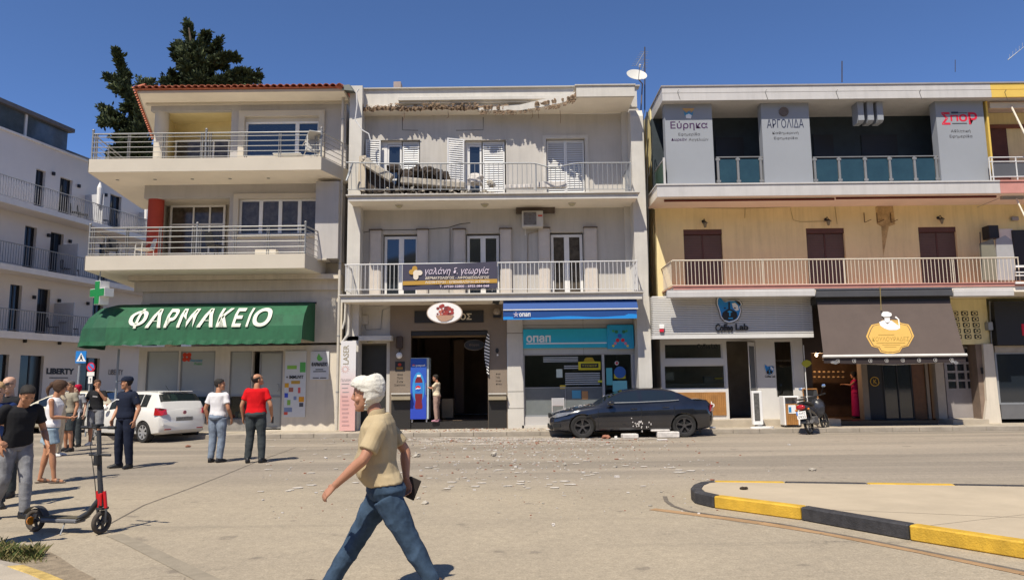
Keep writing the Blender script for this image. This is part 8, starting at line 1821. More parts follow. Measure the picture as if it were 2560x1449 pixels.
# ------------------------------------------------------------------ moped at the kerb
p=gnd(2032,1086); mo=thing('moped','dark moped with red tail lamp and white number plate leaning at the kerb','moped',(p.x,p.y+0.15,0),-math.radians(33)); mo.rotation_euler=(0,math.radians(-9),-math.radians(42)); mo.scale=(1.1,1.1,1.1)
m_mop=mat('moped_dark',(0.03,0.03,0.035),0.35,var=0.4,scale=10,coat=0.4); m_eng=mat('engine_grey',(0.16,0.15,0.14),0.5,metal=0.4,var=0.4,scale=20)
def mw(y,R,nm):
    n=26; t=MB(); rings=[]
    for k in range(9): a=2*PI*k/8; rings.append([(0.035*math.sin(a),(R - 0.035+0.035*math.cos(a))*math.cos(2*PI*i/n),(R - 0.035+0.035*math.cos(a))*math.sin(2*PI*i/n)) for i in range(n)])
    t.loft(rings,cap=False); o=t.build(nm,m_tyre,mo,local=True,smooth=True); o.location=(0,y,R); r=MB()
    for k in range(6): a=PI*k/3; r.obox((0,math.cos(a)*R*0.38,math.sin(a)*R*0.38),(0,math.cos(a)*R*0.36,math.sin(a)*R*0.36),(0,-math.sin(a)*0.014,math.cos(a)*0.014),(0.01,0,0))
    r.tube([(-0.05,0,0),(0.05,0,0)],0.045,12); r.build('rim',m_eng,o,local=True); return o
mw(0,0.29,'wheel'); mw(1.22,0.29,'wheel')
MB().loft([[(x*w,y,z) for x,z in [(math.cos(a),zc+h*math.sin(a)) for a in [i*PI/6 for i in range(12)]]] for y,w,zc,h in ((-0.30,0.05,0.76,0.04),(-0.2,0.12,0.72,0.10),(0.0,0.14,0.68,0.12),(0.3,0.13,0.60,0.12),(0.5,0.10,0.52,0.10),(0.62,0.05,0.45,0.06))]).build('rear_body',m_mop,mo,local=True,smooth=True)
MB().loft([[(x*w,y,z) for x,z in [(math.cos(a),zc+h*math.sin(a)) for a in [i*PI/6 for i in range(12)]]] for y,w,zc,h in ((-0.28,0.09,0.83,0.03),(-0.1,0.14,0.83,0.05),(0.25,0.13,0.80,0.05),(0.48,0.09,0.76,0.04))]).build('seat',m_trim,mo,local=True,smooth=True)
MB().loft([[(x*w,y,z) for x,z in [(math.cos(a),zc+h*math.sin(a)) for a in [i*PI/6 for i in range(12)]]] for y,w,zc,h in ((0.80,0.04,0.62,0.22),(0.90,0.20,0.66,0.26),(1.0,0.20,0.72,0.22),(1.08,0.08,0.80,0.14))]).build('leg_shield',m_mop,mo,local=True,smooth=True)
MB().prism([(-0.13,-0.27,0.93),(0.13,-0.27,0.93),(0.11,0.0,0.90),(-0.11,0.0,0.90)],(0,0,0.02)).build('luggage_rack',m_eng,mo,local=True)
MB().ell((0,-0.31,0.72),0.125,0.05,0.075,14,8).build('tail_lamp',m_tail,mo,local=True,smooth=True)
for s in (-1,1): MB().ell((s*0.17,-0.22,0.66),0.03,0.035,0.025,10,6).build('indicator',flat('amber_lens',(0.7,0.22,0.02),0.3),mo,local=True,smooth=True)
pl=MB().prism([(-0.12,-0.36,0.42),(0.12,-0.36,0.42),(0.12,-0.33,0.62),(-0.12,-0.33,0.62)],(0,0.006,0)).build('number_plate',m_white,mo,local=True)
MB().prism([(-0.12,-0.361,0.53),(-0.085,-0.361,0.53),(-0.085,-0.345,0.62),(-0.12,-0.345,0.62)],(0,-0.003,0)).build('blue_band',flat('road_blue3',(0.05,0.2,0.55)),pl,local=True)
for s_,x0,x1,z0,z1 in (('ΑΜΖ',-0.07,0.10,0.54,0.60),('0933',-0.09,0.10,0.44,0.51)): txt(pl,s_,None,0,gri,ext=0.002,mp=(lambda x0,x1,z0,z1: (lambda u,v,w: (lerp(x0,x1,u),-0.362 - w+(lerp(z0,z1,v) - 0.42)*0.15,lerp(z0,z1,v))))(x0,x1,z0,z1),local=True,name='plate_characters')
MB().prism([(-0.07,-0.33,0.30),(0.07,-0.33,0.30),(0.08,-0.22,0.62),(-0.08,-0.22,0.62)],(0,0.01,0)).build('rear_mudguard',m_trim,mo,local=True)
t=MB(); t.obox((0,0.33,0.36),(0.12,0,0),(0,0.19,0),(0,0,0.10)); t.build('engine',m_eng,mo,local=True,bevel=0.03); MB().tube([(0.10,0.5,0.28),(0.15,0.2,0.25),(0.17,-0.2,0.33)],[0.025,0.045,0.05],10).build('exhaust',m_eng,mo,local=True,smooth=True)
for s in (-1,1): MB().tube([(s*0.13,0,0.29),(s*0.13,-0.08,0.64)],0.02,7).build('shock_absorber',m_eng,mo,local=True,smooth=True)
for s in (-1,1): MB().tube([(s*0.06,1.22,0.29),(s*0.05,1.02,0.85)],0.018,7).build('fork',m_eng,mo,local=True,smooth=True)
MB().tube([(-0.33,0.78,1.02),(-0.1,0.92,1.0),(0.1,0.92,1.0),(0.33,0.78,1.02)],0.014,7).build('handlebar',m_mop,mo,local=True,smooth=True)
for s in (-1,1):
    MB().tube([(s*0.22,0.84,1.01),(s*0.34,0.77,1.02)],0.02,8).build('grip',m_trim,mo,local=True); MB().tube([(s*0.2,0.86,1.02),(s*0.30,0.85,1.2)],0.006,5).build('mirror_stem',m_trim,mo,local=True)
    MB().ell((s*0.32,0.84,1.24),0.055,0.015,0.045,12,7).build('mirror',mat('mirror_sky',(0.5,0.6,0.75),0.08,metal=0.9,var=0),mo,local=True,smooth=True)
MB().prism([(-0.07,0.98,1.0),(0.07,0.98,1.0),(0.04,1.06,1.16),(-0.04,1.06,1.16)],(0,0.01,0)).build('windshield',m_trim,mo,local=True)
MB().tube([(-0.1,0.45,0.25),(-0.26,0.40,0.01)],0.012,6).build('side_stand',m_eng,mo,local=True)

# ------------------------------------------------------------------ people
def skin(nm,c): return mat('skin_'+nm,c,0.5,var=0.10,scale=9,spec=0.35)
sk_tan,sk_light,sk_ruddy=skin('tan',(0.42,0.20,0.11)),skin('light',(0.52,0.31,0.21)),skin('ruddy',(0.40,0.195,0.12))
def cloth(nm,c,v=0.12,rough=0.9,**k): return mat('cloth_'+nm,c,rough,var=v,scale=7,bump=0.12,bscale=160,spec=0.15,**k)
def remesh(mb,vox,smooth=4,wr=0.0,wf=7.0,seed=0,stretch=(1,1,1)):
    me=bpy.data.meshes.new('tmp'); me.from_pydata(mb.v,[],mb.f)
    bm=bmesh.new(); bm.from_mesh(me); bmesh.ops.recalc_face_normals(bm,faces=bm.faces); bm.to_mesh(me); bm.free()
    o=bpy.data.objects.new('tmp',me); COL.objects.link(o)
    m=o.modifiers.new('r','REMESH'); m.mode='VOXEL'; m.voxel_size=vox; m.use_smooth_shade=True
    s=o.modifiers.new('s','SMOOTH'); s.factor=0.5; s.iterations=smooth
    bpy.context.view_layer.update()
    r=bpy.data.meshes.new_from_object(o.evaluated_get(bpy.context.evaluated_depsgraph_get()))
    bpy.data.objects.remove(o); bpy.data.meshes.remove(me)
    if wr:
        so_=Vector((seed*3.1,seed*1.7,0))
        for v,nn in [(v,v.normal.copy()) for v in r.vertices]:
            p=Vector((v.co.x*stretch[0],v.co.y*stretch[1],v.co.z*stretch[2]))*wf+so_
            q=noise.noise(p)*0.65+noise.noise(p*2.3)*0.35
            v.co+=nn*wr*(1 - 2.2*abs(q))
    r.polygons.foreach_set('use_smooth',[True]*len(r.polygons)); r.update()
    return r
def place(nm,me,m,par):
    me.materials.clear(); me.materials.append(m); me.name=nm; return put(nm,me,par,local=True)
def limb(mb,P,R,n=12,k=5):
    P=[Vector(p) for p in P]; Q=[P[0]*2 - P[1]]+P+[P[-1]*2 - P[-2]]; pts=[]; rr=[]
    for i in range(len(P) - 1):
        for s in range(k):
            t=s/k; a,b,c,d=Q[i],Q[i+1],Q[i+2],Q[i+3]
            pts.append(0.5*((2*b)+(c - a)*t+(2*a - 5*b+4*c - d)*t*t+(3*b - a - 3*c+d)*t ** 3)); t2=t*t*(3 - 2*t); rr.append(lerp(R[i],R[i+1],t2))
    pts.append(P[-1]); rr.append(R[-1]); mb.tube(pts,rr,n)
HEAD=[(-0.122,0.050,0.022,0.026),(-0.108,0.048,0.036,0.042),(-0.080,0.036,0.056,0.054),(-0.045,0.014,0.080,0.063),(-0.010,0.004,0.093,0.070),(0.030,0.0,0.100,0.0755),(0.065,-0.004,0.098,0.074),(0.092,-0.008,0.082,0.064),(0.112,-0.012,0.054,0.044),(0.120,-0.014,0.022,0.018)]
def head_pt(i,a,g=0.0):
    z,cy,ry,rx=HEAD[i]; zz=z+(g*max(0.0,(z - 0.02)/0.1)); return Vector(((rx+g)*math.cos(a),cy+(ry+g)*math.sin(a),zz))
def smooth_rows(k=3):
    rows=[]
    for i in range(len(HEAD) - 1):
        for s in range(k): rows.append(tuple(lerp(HEAD[i][q],HEAD[i+1][q],s/k) for q in range(4)))
    return rows+[HEAD[-1]]
def hair_mesh(style,T,vox):
    rows=smooth_rows(3); n=28; mb=MB(); thick={'short': 0.009,'buzz': 0.005,'bushy': 0.022,'long': 0.02,'balding': 0.007}[style]; rr=random.Random(len(style))
    def line(a):
        s=math.sin(a)
        if style=='bushy': return lerp(lerp(0.018,-0.115,max(0,-s) ** 0.55),0.074,max(0,s) ** 0.6)
        if style=='long': return lerp(lerp(-0.05,-0.11,max(0,-s)),0.07,max(0,s) ** 1.5)
        return lerp(lerp(0.012,-0.085,max(0,-s)),0.078,max(0,s) ** 0.9)
    def P(r,a,g):
        z,cy,ry,rx=r; b=0
        if style=='bushy': b=0.007*noise.noise(Vector((math.cos(a)*2.2,math.sin(a)*2.2,z*18)))+(0.013*max(0,min(1,(z - 0.04)/0.03))*max(0,math.sin(a)))+(0.020*max(0,-math.sin(a))*(1 if z>-0.06 else 0.6))
        gg=max(0.001,g+b) if g>0 else g
        return T @ Vector(((rx+gg)*math.cos(a),cy+(ry+gg)*math.sin(a),z+(max(0,z - 0.02)/0.1)*gg*0.9))
    keep=set()
    for i in range(len(rows) - 1):
        for j in range(n):
            a=2*PI*(j+0.5)/n; z=(rows[i][0]+rows[i+1][0])/2
            if style=='balding' and z>0.055 and math.sin(a)>-0.75: continue
            if z>line(a): keep.add((i,j))
    for i,j in keep:
        a0,a1=2*PI*j/n,2*PI*(j+1)/n; O=[P(rows[i],a0,thick),P(rows[i],a1,thick),P(rows[i+1],a1,thick),P(rows[i+1],a0,thick)]; I=[P(rows[i],a0,-0.012),P(rows[i],a1,-0.012),P(rows[i+1],a1,-0.012),P(rows[i+1],a0,-0.012)]
        mb.add(O+I,[(0,1,2,3),(7,6,5,4)]+([(0,4,5,1)] if (i - 1,j) not in keep else [])+([(3,2,6,7)] if (i+1,j) not in keep else [])+([(0,3,7,4)] if (i,(j - 1) % n) not in keep else [])+([(1,5,6,2)] if (i,(j+1) % n) not in keep else []))
    if style != 'balding':
        top=[P(rows[-1],2*PI*j/n,thick) for j in range(n)]; mb.add(top,[tuple(range(n))])
    return mb
def hand(mb,W,d,nrm,side,s=1.0,curl=0.5,grip=False):
    W,d,nrm=Vector(W),Vector(d).normalized(),Vector(nrm); nrm=(nrm - d*nrm.dot(d)).normalized(); ac=d.cross(nrm)*side
    def el(c,a,b): return [c+ac*(a*math.cos(t))+nrm*(b*math.sin(t)) for t in [k*PI/6 for k in range(12)]]
    mb.loft([el(W - d*0.01,0.026*s,0.020*s),el(W+d*0.03*s,0.034*s,0.018*s),el(W+d*0.06*s,0.042*s,0.016*s),el(W+d*0.088*s,0.041*s,0.013*s)])
    for k,(o,L) in enumerate(((0.031,0.066),(0.011,0.076),(-0.010,0.070),(-0.030,0.056))):
        p=W+d*0.082*s+ac*o*s; dd=d.copy(); pts=[p - d*0.02*s,p]; ang=0
        for seg,f in enumerate((0.42,0.32,0.26)):
            ang+=curl*(0.55+0.25*k/3)*(1.0 if seg else 0.7); dd=d*math.cos(ang)+nrm*math.sin(ang); p=p+dd*L*f*s; pts.append(p)
        mb.tube(pts,[0.0092*s,0.0092*s,0.0086*s,0.008*s,0.0068*s],7)
    tb=W+d*0.022*s+ac*0.026*s; t1=tb+(d*0.5+ac*0.75+nrm*0.25).normalized()*0.036*s; t2=t1+(d*0.85+ac*0.3+nrm*(0.3+curl*0.4)).normalized()*0.030*s; mb.tube([tb,t1,t2,t2+(d+nrm*curl*0.6).normalized()*0.022*s],[0.014*s,0.012*s,0.010*s,0.008*s],7)
STAND=dict(pelvis=(0,0,0.95),chest=(0,0.0,1.27),neck=(0,-0.02,1.45),head=(0,0.02,1.625),
    hipR=(0.09,0,0.92),kneeR=(0.105,0.015,0.50),ankR=(0.115,-0.02,0.09),hipL=(-0.09,0,0.92),kneeL=(-0.105,0.015,0.50),ankL=(-0.115,-0.02,0.09),toeR=(0.25,1),toeL=(-0.25,1),
    shR=(0.172,-0.01,1.395),elR=(0.245,-0.04,1.14),wrR=(0.265,0.03,0.90),shL=(-0.172,-0.01,1.395),elL=(-0.245,-0.04,1.14),wrL=(-0.265,0.03,0.90),hdR=(0,0.15,-1),hdL=(0,0.15,-1),nR=(-1,0,0),nL=(1,0,0),curlR=0.45,curlL=0.45)
def person(label,loc,rz,H=1.75,pose=None,skn=None,hair=('short',None),top=('tee',None),bottom=('trousers',None),shoes=None,yaw=0,pitch=0,roll=0,vox=0.0085,belly=0.0,female=False,wr=0.006,seed=1,lowcut=None,group=None,extra=None,belt=None,width=1.0):
    J=dict(STAND); J.update(pose or {}); s=H/1.75
    root=thing('person',label,'person',loc,rz,group)
    J={k: (Vector(v) if isinstance(v,tuple) and len(v)==3 else v) for k,v in J.items()}
    pel,ch,nk,hd=J['pelvis'],J['chest'],J['neck'],J['head']
    B=MB()
    shw=(J['shR'] - J['shL']); rgt=shw.normalized(); upv=(nk - pel).normalized(); fwd=upv.cross(rgt).normalized()*1.0
    if fwd.y<0 and abs(J.get('twist',0))<1: fwd=-fwd if fwd.dot(Vector((0,1,0)))<0 else fwd
    hr=(J['hipR'] - J['hipL']).normalized()
    def ring(c,r_,a,b,off=0.0,n=20,sq=0.85):
        f=upv.cross(r_).normalized(); f=f if f.dot(fwd)>0 else -f
        return [c+f*off+r_*(a*math.copysign(abs(math.cos(t)) ** sq,math.cos(t)))+f*(b*math.copysign(abs(math.sin(t)) ** sq,math.sin(t))) for t in [2*PI*k/n for k in range(n)]]
    fm=0.90 if female else 1.0
    def torso(mb,g,zlo=0.0,neckr=0.0,flare=0.0):
        R_=[]
        W=width
        # t along the spine: 0 = crotch, 1 = neck base
        data=[(-0.06,0.115,0.09,0),(0.0,0.155+(0.012 if female else 0),0.112,0),(0.10,0.160+(0.008 if female else 0),0.115,0.0),(0.24,0.145*fm,0.105+belly*0.5,belly*0.6),(0.40,0.142*fm,0.105+belly*0.6,belly*0.8),(0.58,0.155*fm,0.112+belly*0.25,belly*0.3),(0.75,0.165*fm,0.112,0.005+(0.015 if female else 0)),(0.88,0.168*fm,0.098,0.0),(0.955,0.140*fm,0.075,-0.005),(1.0,0.085,0.058,-0.005)]
        for t,a,b,o in data:
            if t<zlo: continue
            c=pel.lerp(ch,t/0.62) if t<0.62 else ch.lerp(nk,(t - 0.62)/0.38); r_=hr.lerp(rgt,max(0,min(1,t*1.4))).normalized()
            fl=flare*max(0,(0.3 - t)/0.3); R_.append(ring(c,r_,(a+g+fl)*W,b+g+fl*0.7,o))
        mb.loft(R_)
    torso(B,-0.006 if not bottom[0] else -0.022)
    # neck and head
    T=Matrix.Translation(hd) @ Matrix.Rotation(yaw,4,'Z') @ Matrix.Rotation(pitch,4,'X') @ Matrix.Rotation(roll,4,'Y')
    limb(B,[nk - upv*0.05,nk+(hd - nk)*0.4,T @ Vector((0,-0.012,-0.05))],[0.062*fm,0.056*fm,0.056*fm],14)
    rows=smooth_rows(2); B.loft([[T @ Vector((rx*math.cos(a),cy+ry*math.sin(a),z)) for a in [2*PI*j/20 for j in range(20)]] for z,cy,ry,rx in rows])
    B.loft([[T @ Vector(p) for p in q] for q in ([(-0.010,0.092,0.028),(0.010,0.092,0.028),(0.0,0.103,0.028)],[(-0.019,0.088,-0.028),(0.019,0.088,-0.028),(0.0,0.126,-0.022)],[(-0.015,0.086,-0.038),(0.015,0.086,-0.038),(0.0,0.105,-0.038)])])
    B.ell(T @ Vector((0,0.088,-0.066)),0.024,0.012,0.011,10,6); B.ell(T @ Vector((0,0.078,-0.105)),0.024,0.018,0.016,10,6); B.ell(T @ Vector((0,0.082,0.040)),0.050,0.016,0.010,12,6)
    for sd in (-1,1): B.ell(T @ Vector((sd*0.076,-0.004,-0.008)),0.011,0.020,0.033,10,7); B.ell(T @ Vector((sd*0.045,0.062,-0.03)),0.026,0.022,0.026,10,6)
    # arms
    for S_,sd in (('R',1),('L',-1)):
        sh,el,wr_=J['sh'+S_],J['el'+S_],J['wr'+S_]; k=fm*(1.0 if not female else 0.88)
        limb(B,[sh - rgt*sd*0.03,sh,sh.lerp(el,0.45),el,el.lerp(wr_,0.3),wr_],[0.055*k,0.056*k,0.047*k,0.040*k,0.041*k,0.027*k],12)
        hand(B,wr_,J['hd'+S_],J['n'+S_],sd,0.98*(0.92 if female else 1),J['curl'+S_])
    # legs
    for S_,sd in (('R',1),('L',-1)):
        hp,kn,an=J['hip'+S_],J['knee'+S_],J['ank'+S_]; k=(0.95 if female else 1.0)*(0.78 if bottom[0] in ('trousers','jeans') else 1.0)
        limb(B,[hp+(hp - kn).normalized()*0.02,hp.lerp(kn,0.3),hp.lerp(kn,0.75),kn,kn.lerp(an,0.3),kn.lerp(an,0.7),an],[0.085*k,0.084*k,0.062*k,0.055*k,0.057*k,0.040*k,0.036*k],12)
        tx,ty=J['toe'+S_]; fd=Vector((tx,ty,J.get('tz'+S_,-0.22))).normalized(); limb(B,[an - fd*0.03 - Vector((0,0,0.02)),an+fd*0.05 - Vector((0,0,0.035)),an+fd*0.15 - Vector((0,0,0.035))],[0.034,0.036,0.026],10)
    def fin(nm,mb,m,vx=vox,sm=3,w=0.0,wf=7.0,st=(1,1,1)):
        o=place(nm,remesh(mb,vx,sm,w,wf,seed,st),m,root); o.scale=(s,s,s); return o
    fin('body',B,skn or sk_tan,sm=2)
    for sd in (-1,1): o=MB().ell(T @ Vector((sd*0.030,0.089,0.014)),0.014,0.008,0.007,8,5).build('eye',m_black,root,local=True); o.scale=(s,s,s)
    # top
    kind,tm=top
    if kind:
        C=MB(); g=0.014 if kind != 'polo' else 0.018; torso(C,g,zlo=(0.0 if not lowcut else lowcut),flare=0.012)
        sl={'tee': 0.62,'polo': 0.72,'tank': 0.0,'blouse': 0.7,'dress': 0.25}[kind]
        for S_,sd in (('R',1),('L',-1)):
            sh,el=J['sh'+S_],J['el'+S_]
            if sl: limb(C,[sh - rgt*sd*0.05,sh+upv*0.004,sh.lerp(el,sl*0.55),sh.lerp(el,sl)],[0.058*fm,0.062*fm,0.061*fm,0.064*fm],14)
        if kind=='dress':
            c0=pel; C.loft([ring(c0+Vector((0,0,z)),hr,a,b) for z,a,b in ((0.25,0.15,0.115),(0.05,0.175,0.135),(-0.3,0.19,0.15),(-0.6,0.20,0.16),(-0.86,0.21,0.17))])
        o=fin('shirt' if kind != 'dress' else 'dress',C,tm,w=wr,wf=6.0,st=(1,1,0.7))
        if kind=='polo':
            C=MB(); f_=fwd; nb=nk+upv*0.005
            pts=[nb+(rgt*0.078*math.cos(a)+f_*(0.066*math.sin(a)+0.008))+upv*(0.020 - 0.05*max(0,math.sin(a)) ** 2) for a in [2*PI*k/20 for k in range(20)]]
            C.loft([[p+upv*0.02 for p in pts],[nb+(p - nb)*1.17 - upv*0.022 for p in pts],[nb+(p - nb)*1.14 - upv*0.03 for p in pts],[p+upv*0.008 for p in pts]],cap=False,closed=True); o=C.build('collar',tm,root,local=True,smooth=True); o.scale=(s,s,s)
    # bottoms
    kind,bm_=bottom
    if kind:
        C=MB(); zt={'trousers': 0.16,'jeans': 0.16,'shorts': 0.16,'hot': 0.20}[kind]
        C.loft([ring(pel.lerp(ch,t/0.62),hr,(a*width+0.010),b+0.010,o) for t,a,b,o in ((-0.10,0.145,0.115,-0.01),(0.0,0.172,0.132,-0.012),(0.08,0.166,0.122,-0.005),(zt,0.150*fm,0.108+belly*0.25,belly*0.3))])
        end={'trousers': 1.0,'jeans': 1.0,'shorts': 0.0,'hot': -0.55}[kind]
        for S_,sd in (('R',1),('L',-1)):
            hp,kn,an=J['hip'+S_],J['knee'+S_],J['ank'+S_]; loose=0.016 if kind != 'jeans' else 0.010
            if end>0: limb(C,[hp,hp.lerp(kn,0.35),hp.lerp(kn,0.8),kn,kn.lerp(an,0.35),kn.lerp(an,0.75),kn.lerp(an,1.02)],[0.092+loose,0.088+loose,0.067+loose,0.062+loose,0.060+loose,0.050+loose,0.046+loose],14)
            else: limb(C,[hp,hp.lerp(kn,0.35),hp.lerp(kn,0.95 if end==0 else 0.60)],[0.096+loose,0.098+loose,0.082+loose if end==0 else 0.112+loose],14)
        fin({'trousers': 'trousers','jeans': 'jeans','shorts': 'shorts','hot': 'shorts'}[kind],C,bm_,w=wr*0.9,wf=6.0,st=(1.0,1.0,1.1))
    if belt:
        C=MB(); P=[ring(pel.lerp(ch,t/0.62),hr,0.156*width+e,0.114+e,0.0+belly*0.2) for t,e in ((0.10,0.020),(0.15,0.020),(0.15,0.012),(0.10,0.012))]; C.loft(P,cap=False,closed=True); o=C.build('belt',belt,root,local=True,smooth=True); o.scale=(s,s,s)
    # shoes
    if shoes is not None:
        for S_ in 'RL':
            an=J['ank'+S_]; tx,ty=J['toe'+S_]; fd=Vector((tx,ty,0)).normalized(); rt=Vector((fd.y,-fd.x,0)); tz=J.get('tz'+S_,-0.22)+0.22; fd2=(fd+Vector((0,0,tz))).normalized(); up_=rt.cross(fd2).normalized(); up_=up_ if up_.z>0 else -up_
            C=MB(); z0=-0.085
            def sr(f,a,h,zc): c=an+fd2*f+up_*(z0+zc); return [c+rt*(a*math.cos(t))+up_*(h*(math.sin(t) if math.sin(t)>-0.35 else -0.35)) for t in [2*PI*k/14 for k in range(14)]]
            sh_kind,sm_=shoes
            if sh_kind=='shoe': C.loft([sr(-0.085,0.022,0.04,0.03),sr(-0.07,0.036,0.075,0.028),sr(-0.02,0.042,0.10,0.03),sr(0.03,0.043,0.075,0.03),sr(0.09,0.050,0.048,0.025),sr(0.15,0.046,0.036,0.022),sr(0.19,0.024,0.022,0.018)])
            else: C.loft([sr(-0.07,0.03,0.012,0.008),sr(0.0,0.038,0.014,0.008),sr(0.10,0.046,0.014,0.008),sr(0.18,0.028,0.012,0.008)]); C.loft([sr(0.05,0.044,0.055,0.02),sr(0.09,0.048,0.05,0.02)])
            o=C.build('shoe',sm_,root,local=True,smooth=True); o.scale=(s,s,s)
    hs,hm_=hair
    if hs and hs not in ('cap','bald'):
        hmb=hair_mesh(hs,T,vox); me=remesh(hmb,vox*0.8,2,0.006 if hs=='bushy' else 0.004,16,seed,(1,0.6,1)); o=place('hair',me,hm_,root); o.scale=(s,s,s)
    if hs=='cap':
        C=MB(); C.loft([[T @ Vector(((rx+0.014)*math.cos(a),cy+(ry+0.014)*math.sin(a),z+dz)) for a in [2*PI*j/20 for j in range(20)]] for (z,cy,ry,rx),dz in ((HEAD[5],0.012),(HEAD[6],0.012),(HEAD[7],0.014),(HEAD[8],0.014),(HEAD[9],0.012))])
        C.prism([T @ Vector(p) for p in ((-0.07,0.06,0.05),(0.07,0.06,0.05),(0.06,0.13,0.035),(0.03,0.165,0.028),(-0.03,0.165,0.028),(-0.06,0.13,0.035))],T.to_3x3() @ Vector((0,0,0.006))); o=C.build('cap',hm_,root,local=True,smooth=True); o.scale=(s,s,s)
        hmb=hair_mesh('buzz',T,vox); me=remesh(hmb,vox*0.8,2,0.0,22,seed); o=place('hair',me,mat('hair_black',(0.02,0.016,0.013),0.8,var=0.2),root); o.scale=(s,s,s)
    if extra: extra(root,J,T,s,fwd,upv,rgt)
    return root
h_black=mat('hair_black',(0.02,0.016,0.013),0.8,var=0.2); h_brown=mat('hair_brown',(0.07,0.035,0.018),0.8,var=0.3); h_white=mat('hair_white',(0.60,0.57,0.50),0.9,var=0.18,scale=45,bump=0.25,bscale=90); h_grey=mat('hair_grey',(0.09,0.08,0.07),0.8,var=0.3)
c_beige=cloth('beige_polo',(0.42,0.33,0.20),0.10); c_jean=cloth('dark_denim',(0.042,0.070,0.112),0.5); c_jeanl=cloth('pale_denim',(0.20,0.24,0.30),0.4); c_white=cloth('white_cotton',(0.68,0.66,0.66),0.05); c_red=cloth('red_cotton',(0.58,0.008,0.012),0.10); c_char=cloth('charcoal_trouser',(0.045,0.052,0.055)); c_navy=cloth('navy_uniform',(0.014,0.018,0.034)); c_blk=cloth('black_cotton',(0.018,0.018,0.020)); c_grey=cloth('grey_cloth',(0.24,0.24,0.25)); c_denims=cloth('denim_shorts',(0.26,0.34,0.40),0.25); c_turq=cloth('turquoise',(0.01,0.36,0.44)); c_cream=cloth('cream_cotton',(0.60,0.50,0.36)); c_pinkt=cloth('dusty_pink',(0.33,0.22,0.18)); c_mag=cloth('magenta',(0.50,0.02,0.10)); c_gjean=cloth('grey_jeans',(0.24,0.24,0.25),0.4); c_taup=cloth('taupe_tee',(0.28,0.25,0.19))
s_blk=flat('shoe_black',(0.015,0.015,0.016),0.5); s_wht=flat('shoe_white',(0.6,0.58,0.55),0.6); s_brn=flat('shoe_brown',(0.08,0.05,0.035),0.6)

# the walking man in the foreground: joints read off the photograph in metres (forward = +y, towards the left edge of the picture)
DY=5.62
def wm(px,py,x): c=at(px,py,DY); return (x,-(c.x - at(960,1200,DY).x),c.z)
HS=1.0
WM=dict(pelvis=wm(962,1222,0),chest=wm(948,1112,0.0),neck=wm(944,1036,0.0),head=wm(917,987,0.0),
    hipR=wm(950,1238,0.09),kneeR=wm(885,1352,0.10),ankR=wm(816,1466,0.10),hipL=wm(972,1238,-0.09),kneeL=wm(1032,1352,-0.09),ankL=wm(1085,1444,-0.10),toeR=(0.1,1),toeL=(-0.1,1),tzR=0.15,tzL=-0.30,
    shR=wm(955,1066,0.19),elR=wm(1000,1132,0.25),wrR=wm(1006,1204,0.20),shL=wm(956,1070,-0.19),elL=wm(928,1136,-0.27),wrL=wm(856,1202,-0.24),hdL=(0.05,0.8,-0.75),nL=(0.6,-0.5,-0.5),hdR=(-0.1,-0.15,-1),nR=(-1,0.2,0),curlL=0.55,curlR=0.8)
def wm_extra(root,J,T,s,fwd,upv,rgt):
    # stripe on the collar, watch, tuft of fringe, belt loops
    nb=J['neck']; t=MB(); pts=[nb+rgt*0.096*math.cos(a)+fwd*(0.082*math.sin(a)+0.008)+upv*(0.0 - 0.05*max(0,math.sin(a)) ** 2) for a in [2*PI*k/20 for k in range(21)]]; t.tube(pts,0.004,5); t.build('collar_stripe',flat('green_stripe',(0.15,0.38,0.03)),root,local=True)
    for nm,a,b_ in (('placket',(0,0,0),0),): pass
man=person('white-haired man in beige polo and blue jeans striding left across the foreground',(at(960,1200,DY).x,DY,0),PI/2,1.75,WM,sk_ruddy,('bushy',h_white),('polo',c_beige),('jeans',c_jean),('shoe',s_brn),pitch=-0.04,vox=0.0055,belly=0.06,wr=0.010,seed=2,lowcut=0.02,belt=flat('belt_dark',(0.02,0.018,0.02)),extra=wm_extra,width=1.12)
hpx=Vector(WM['wrR'])+Vector((0.0,-0.045,-0.075)); ph=thing('phone_wallet','black phone wallet held behind his hip by the white-haired man','phone',(at(960,1200,DY).x,DY,0),PI/2)
MB().obox(hpx,(0.008,0.0,0),Vector((0,0.045,0.02)),Vector((0,-0.03,0.075))).build('case',flat('case_black',(0.02,0.014,0.012)),ph,local=True,bevel=0.004)

def stand_at(px,py): p=gnd(px,py); return (p.x,p.y,0)
def jj(**k): return k
# white T-shirt man
person('man in white T-shirt and pale jeans standing with his back turned',stand_at(540,1155),math.radians(-12),1.74,jj(kneeR=(0.10,0.02,0.50),ankR=(0.09,-0.02,0.09),elR=(0.26,-0.03,1.13),wrR=(0.25,0.12,0.92),elL=(-0.27,-0.05,1.13),wrL=(-0.25,0.02,0.90)),sk_tan,('short',h_black),('tee',c_white),('trousers',c_jeanl),('shoe',s_blk),yaw=math.radians(-62),pitch=0.08,seed=3,wr=0.007)
def phone_R(root,J,T,s,f,u,r): pass
rs=person('tall man in red shirt and charcoal trousers looking up with his back turned',stand_at(636,1156),math.radians(4),1.84,jj(ankR=(0.14,-0.02,0.09),kneeR=(0.12,0.01,0.5),ankL=(-0.13,-0.02,0.09),elR=(0.29,-0.05,1.13),wrR=(0.29,0.08,0.90),elL=(-0.27,-0.04,1.13),wrL=(-0.26,0.03,0.89),hdR=(0,0.25,-1),curlR=0.9),sk_tan,('balding',h_black),('tee',c_red),('trousers',c_char),('shoe',s_blk),yaw=math.radians(-55),pitch=0.38,seed=4,wr=0.007,width=1.12)
